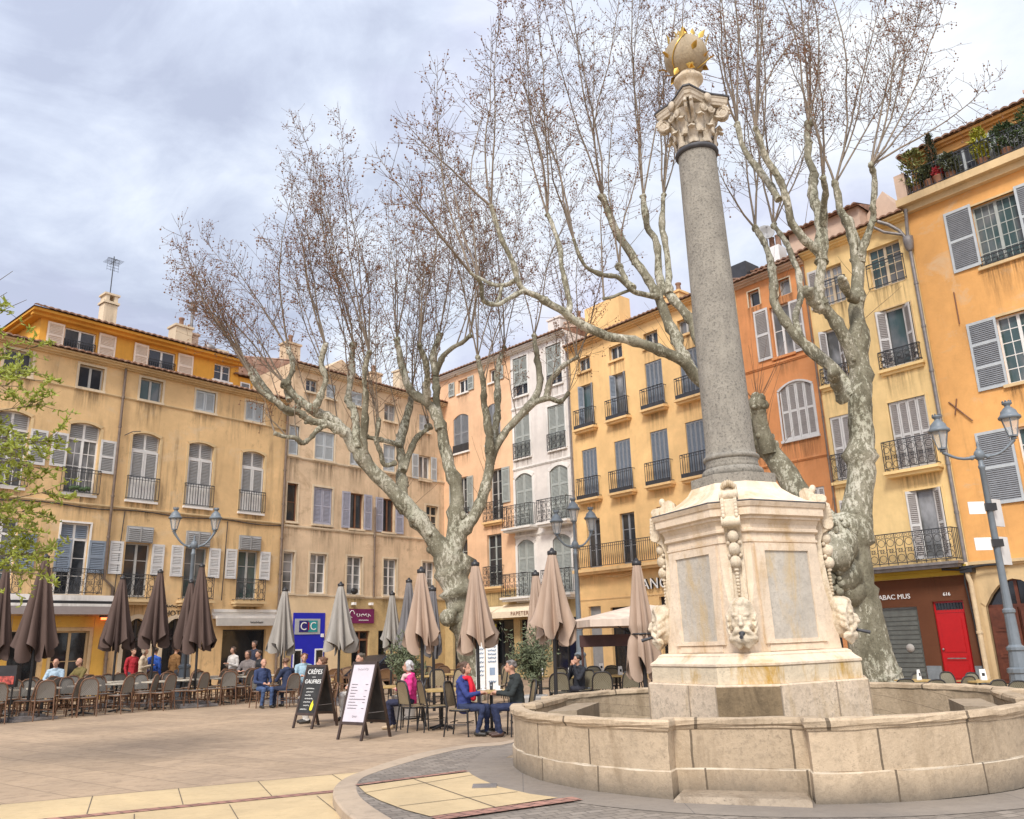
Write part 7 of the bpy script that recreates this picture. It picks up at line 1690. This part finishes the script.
seated(516, 15.5, R(-80), 'B', mkB, 'tan woven chair under the man in the dark jacket', (.020,.025,.024), (.016,.024,.065), (.16,.14,.13), 'seated man in a dark jacket and blue jeans by the fountain basin', vox=.012, arms='table', scale=.94, seed=3, lean=.06, shoes=(.06,.03,.02))
seated(360, 19.8, R(-35), 'C', mkC, 'brown wicker armchair under the man behind the white menu board', (.50,.48,.47), (.6,.57,.52), (.09,.07,.05), 'man with short dark hair sitting behind the white menu board', arms='lap', seed=4, scale=1.06)
seated(322, 19.3, R(-70), 'C', mkC, 'brown wicker armchair between the two menu boards', (.34,.30,.30), (.66,.62,.57), (.13,.06,.03), 'seated person in white trousers between the two menu boards', arms='lap', seed=5, scale=1.02)
seated(262, 24.6, R(40), 'A', mkA, 'cane chair under the balding man in blue', (.025,.04,.10), (.05,.085,.18), (.25,.2,.17), 'balding man in a blue jacket and jeans right of the left terrace', hair='bald', arms='lap', seed=6, scale=.98)
seated(287, 24.4, R(-130), 'A', mkA, 'cane chair under the person in navy leaning over', (.02,.03,.07), (.02,.025,.05), (.12,.06,.035), 'person in navy seated back to the viewer beside the balding man in blue', arms='table', lean=.10, seed=7, scale=.98)
seated(303, 25.5, R(20), 'C', mkC, 'brown wicker armchair under the brown haired person in pale blue', (.30,.42,.48), (.1,.1,.12), (.14,.06,.03), 'brown haired person in pale blue seated behind the crêpe board', arms='table', seed=8, scale=1.06)
seated(53, 27.2, R(10), 'A', mkA, 'cane chair under the person in the pale blue shirt', (.35,.45,.52), (.08,.08,.1), (.18,.12,.09), 'seated person in a pale blue and white top in front of the ochre shop window', hair='bald', arms='table', seed=9, scale=1.1)
seated(77, 27.8, R(-25), 'A', mkA, 'cane chair under the man in khaki', (.17,.13,.04), (.08,.08,.07), (.16,.1,.07), 'seated balding man in a khaki jacket left of the drainpipe', hair='bald', arms='table', seed=10, scale=1.1)
seated(579, 20.5, R(-55), 'D', mkD, 'round-backed olive chair under the dark haired man', (.02,.022,.03), (.03,.03,.04), (.02,.016,.014), 'dark haired man in black raising a hand to his face behind the basin', arms='face', seed=11, scale=.92)
def standing(px_, Y, rz, *a, **k):
    return person(Vector((AT(px_, 690, Y).x, Y, 0)), rz, 'stand', *a, **k)
standing(130, 29.3, R(60), (.40,.02,.03), (.05,.05,.06), (.10,.06,.04), 'standing person in a red jacket near the left arched doorway', vox=.02, arms='down', seed=12, scale=1.0)
standing(141, 28.9, R(100), (.60,.48,.34), (.5,.42,.32), (.40,.32,.24), 'standing person in a cream coat between the red and the blue jackets', vox=.02, hair='bob', arms='bent', seed=13, scale=1.0)
standing(152, 29.3, R(170), (.03,.10,.42), (.03,.04,.08), (.07,.05,.035), 'standing person in a bright blue jacket seen from behind', vox=.02, arms='down', seed=14, scale=1.0)
standing(173, 29.8, R(150), (.24,.12,.04), (.06,.06,.07), (.06,.04,.03), 'standing person in a brown jacket left of the street lamp base', vox=.02, arms='down', seed=15, scale=1.02)
standing(231, 30.2, R(-30), (.58,.54,.50), (.05,.05,.06), (.08,.05,.035), 'standing woman in a pale striped top at the dark shop window', vox=.02, hair='bob', arms='bent', seed=16, scale=.97)
standing(252, 31.6, R(-15), (.03,.035,.06), (.03,.03,.04), (.05,.035,.03), 'standing man in dark blue at the shop window, behind the seated guests', vox=.02, arms='down', seed=17, scale=1.08)
seated(246, 29.6, R(-10), 'A', mkA, 'cane chair under the guest in the printed shawl at the shop window', (.20,.17,.16), (.04,.04,.05), (.08,.05,.04), 'seated guest in a printed grey shawl at the shop window', hair='bob', arms='table', seed=18, scale=1.15, vox=.02)
seated(257, 30.3, R(-30), 'A', mkA, 'cane chair under the guest in black at the shop window', (.03,.03,.035), (.03,.03,.035), (.06,.04,.03), 'seated guest in black next to the printed shawl', arms='table', seed=19, scale=1.15, vox=.02)
# ------------------------------------------------------------------ sky and light
HALO, SUNE, EXPO = .9, 2.7, .28
SUN_EL, SUN_AZ = R(46), R(200)          # azimuth measured clockwise from +Y: the veiled sun stands behind the viewer, a little to the left
w = bpy.data.worlds.new('World'); SC.world = w; w.use_nodes = True; nt = w.node_tree; bg = nt.nodes['Background']; n = N(nt)
sky = n.new('ShaderNodeTexSky'); sky.sky_type = 'NISHITA'; sky.sun_disc = False; sky.sun_elevation = SUN_EL; sky.sun_rotation = SUN_AZ; sky.air_density = 1.2; sky.dust_density = 2.5
tc = n.new('ShaderNodeTexCoord'); sx = n.new('ShaderNodeSeparateXYZ'); nt.links.new(tc.outputs['Generated'], sx.inputs[0])
zz = n.math('ADD', n.math('MAXIMUM', sx.outputs[2], 0.0), .22)
cb = n.new('ShaderNodeCombineXYZ'); nt.links.new(n.math('DIVIDE', sx.outputs[0], zz), cb.inputs[0]); nt.links.new(n.math('DIVIDE', sx.outputs[1], zz), cb.inputs[1])
c1 = n.noise(cb.outputs[0], 1.05, 9, .56, .5); c2 = n.noise(cb.outputs[0], 3.1, 8, .6, .8); 
f = n.math('ADD', n.math('MULTIPLY', c1, .72), n.math('MULTIPLY', c2, .28))
f = n.math('ADD', f, n.math('MULTIPLY', sx.outputs[0], .10))
cl_ = n.ramp(f, [(.40,(4.3,4.7,5.9)), (.46,(5.5,6.0,7.2)), (.52,(7.0,7.5,8.4)), (.59,(8.6,8.9,9.2))])
vio = n.noise(cb.outputs[0], .8, 5, .5, .3); cl_ = n.mix(n.ramp(vio, [(.50, 0.0), (.66, .6)]), cl_, (6.4,6.0,8.2))
# the cloud veil is brighter round the hidden sun
sd = Vector((math.sin(SUN_AZ)*math.cos(SUN_EL), math.cos(SUN_AZ)*math.cos(SUN_EL), math.sin(SUN_EL)))
dt = n.new('ShaderNodeVectorMath'); dt.operation = 'DOT_PRODUCT'; nt.links.new(tc.outputs['Generated'], dt.inputs[0]); dt.inputs[1].default_value = sd
halo = n.math('ADD', 1.0, n.math('MULTIPLY', n.math('POWER', n.math('MAXIMUM', n.math('ADD', n.math('MULTIPLY', dt.outputs['Value'], .5), .5), 0.0), 2.2), HALO))
col = n.mix(.86, sky.outputs[0], cl_)
vm = n.new('ShaderNodeVectorMath'); vm.operation = 'SCALE'; nt.links.new(col, vm.inputs[0]); nt.links.new(halo, vm.inputs['Scale'])
nt.links.new(vm.outputs[0], bg.inputs[0]); bg.inputs[1].default_value = .10
sun = bpy.data.objects.new('sun', bpy.data.lights.new('sun', 'SUN')); COL.objects.link(sun)
sun.data.energy = SUNE; sun.data.angle = R(14); sun.data.color = (1, .95, .87)
sun.rotation_euler = (-sd).to_track_quat('-Z', 'Y').to_euler()
vs_ = SC.view_settings; vs_.view_transform = 'Standard'; vs_.look = 'None'; vs_.exposure = EXPO; vs_.gamma = 1; vs_.use_curve_mapping = False
SC.cycles.max_bounces = 6; SC.cycles.transparent_max_bounces = 12
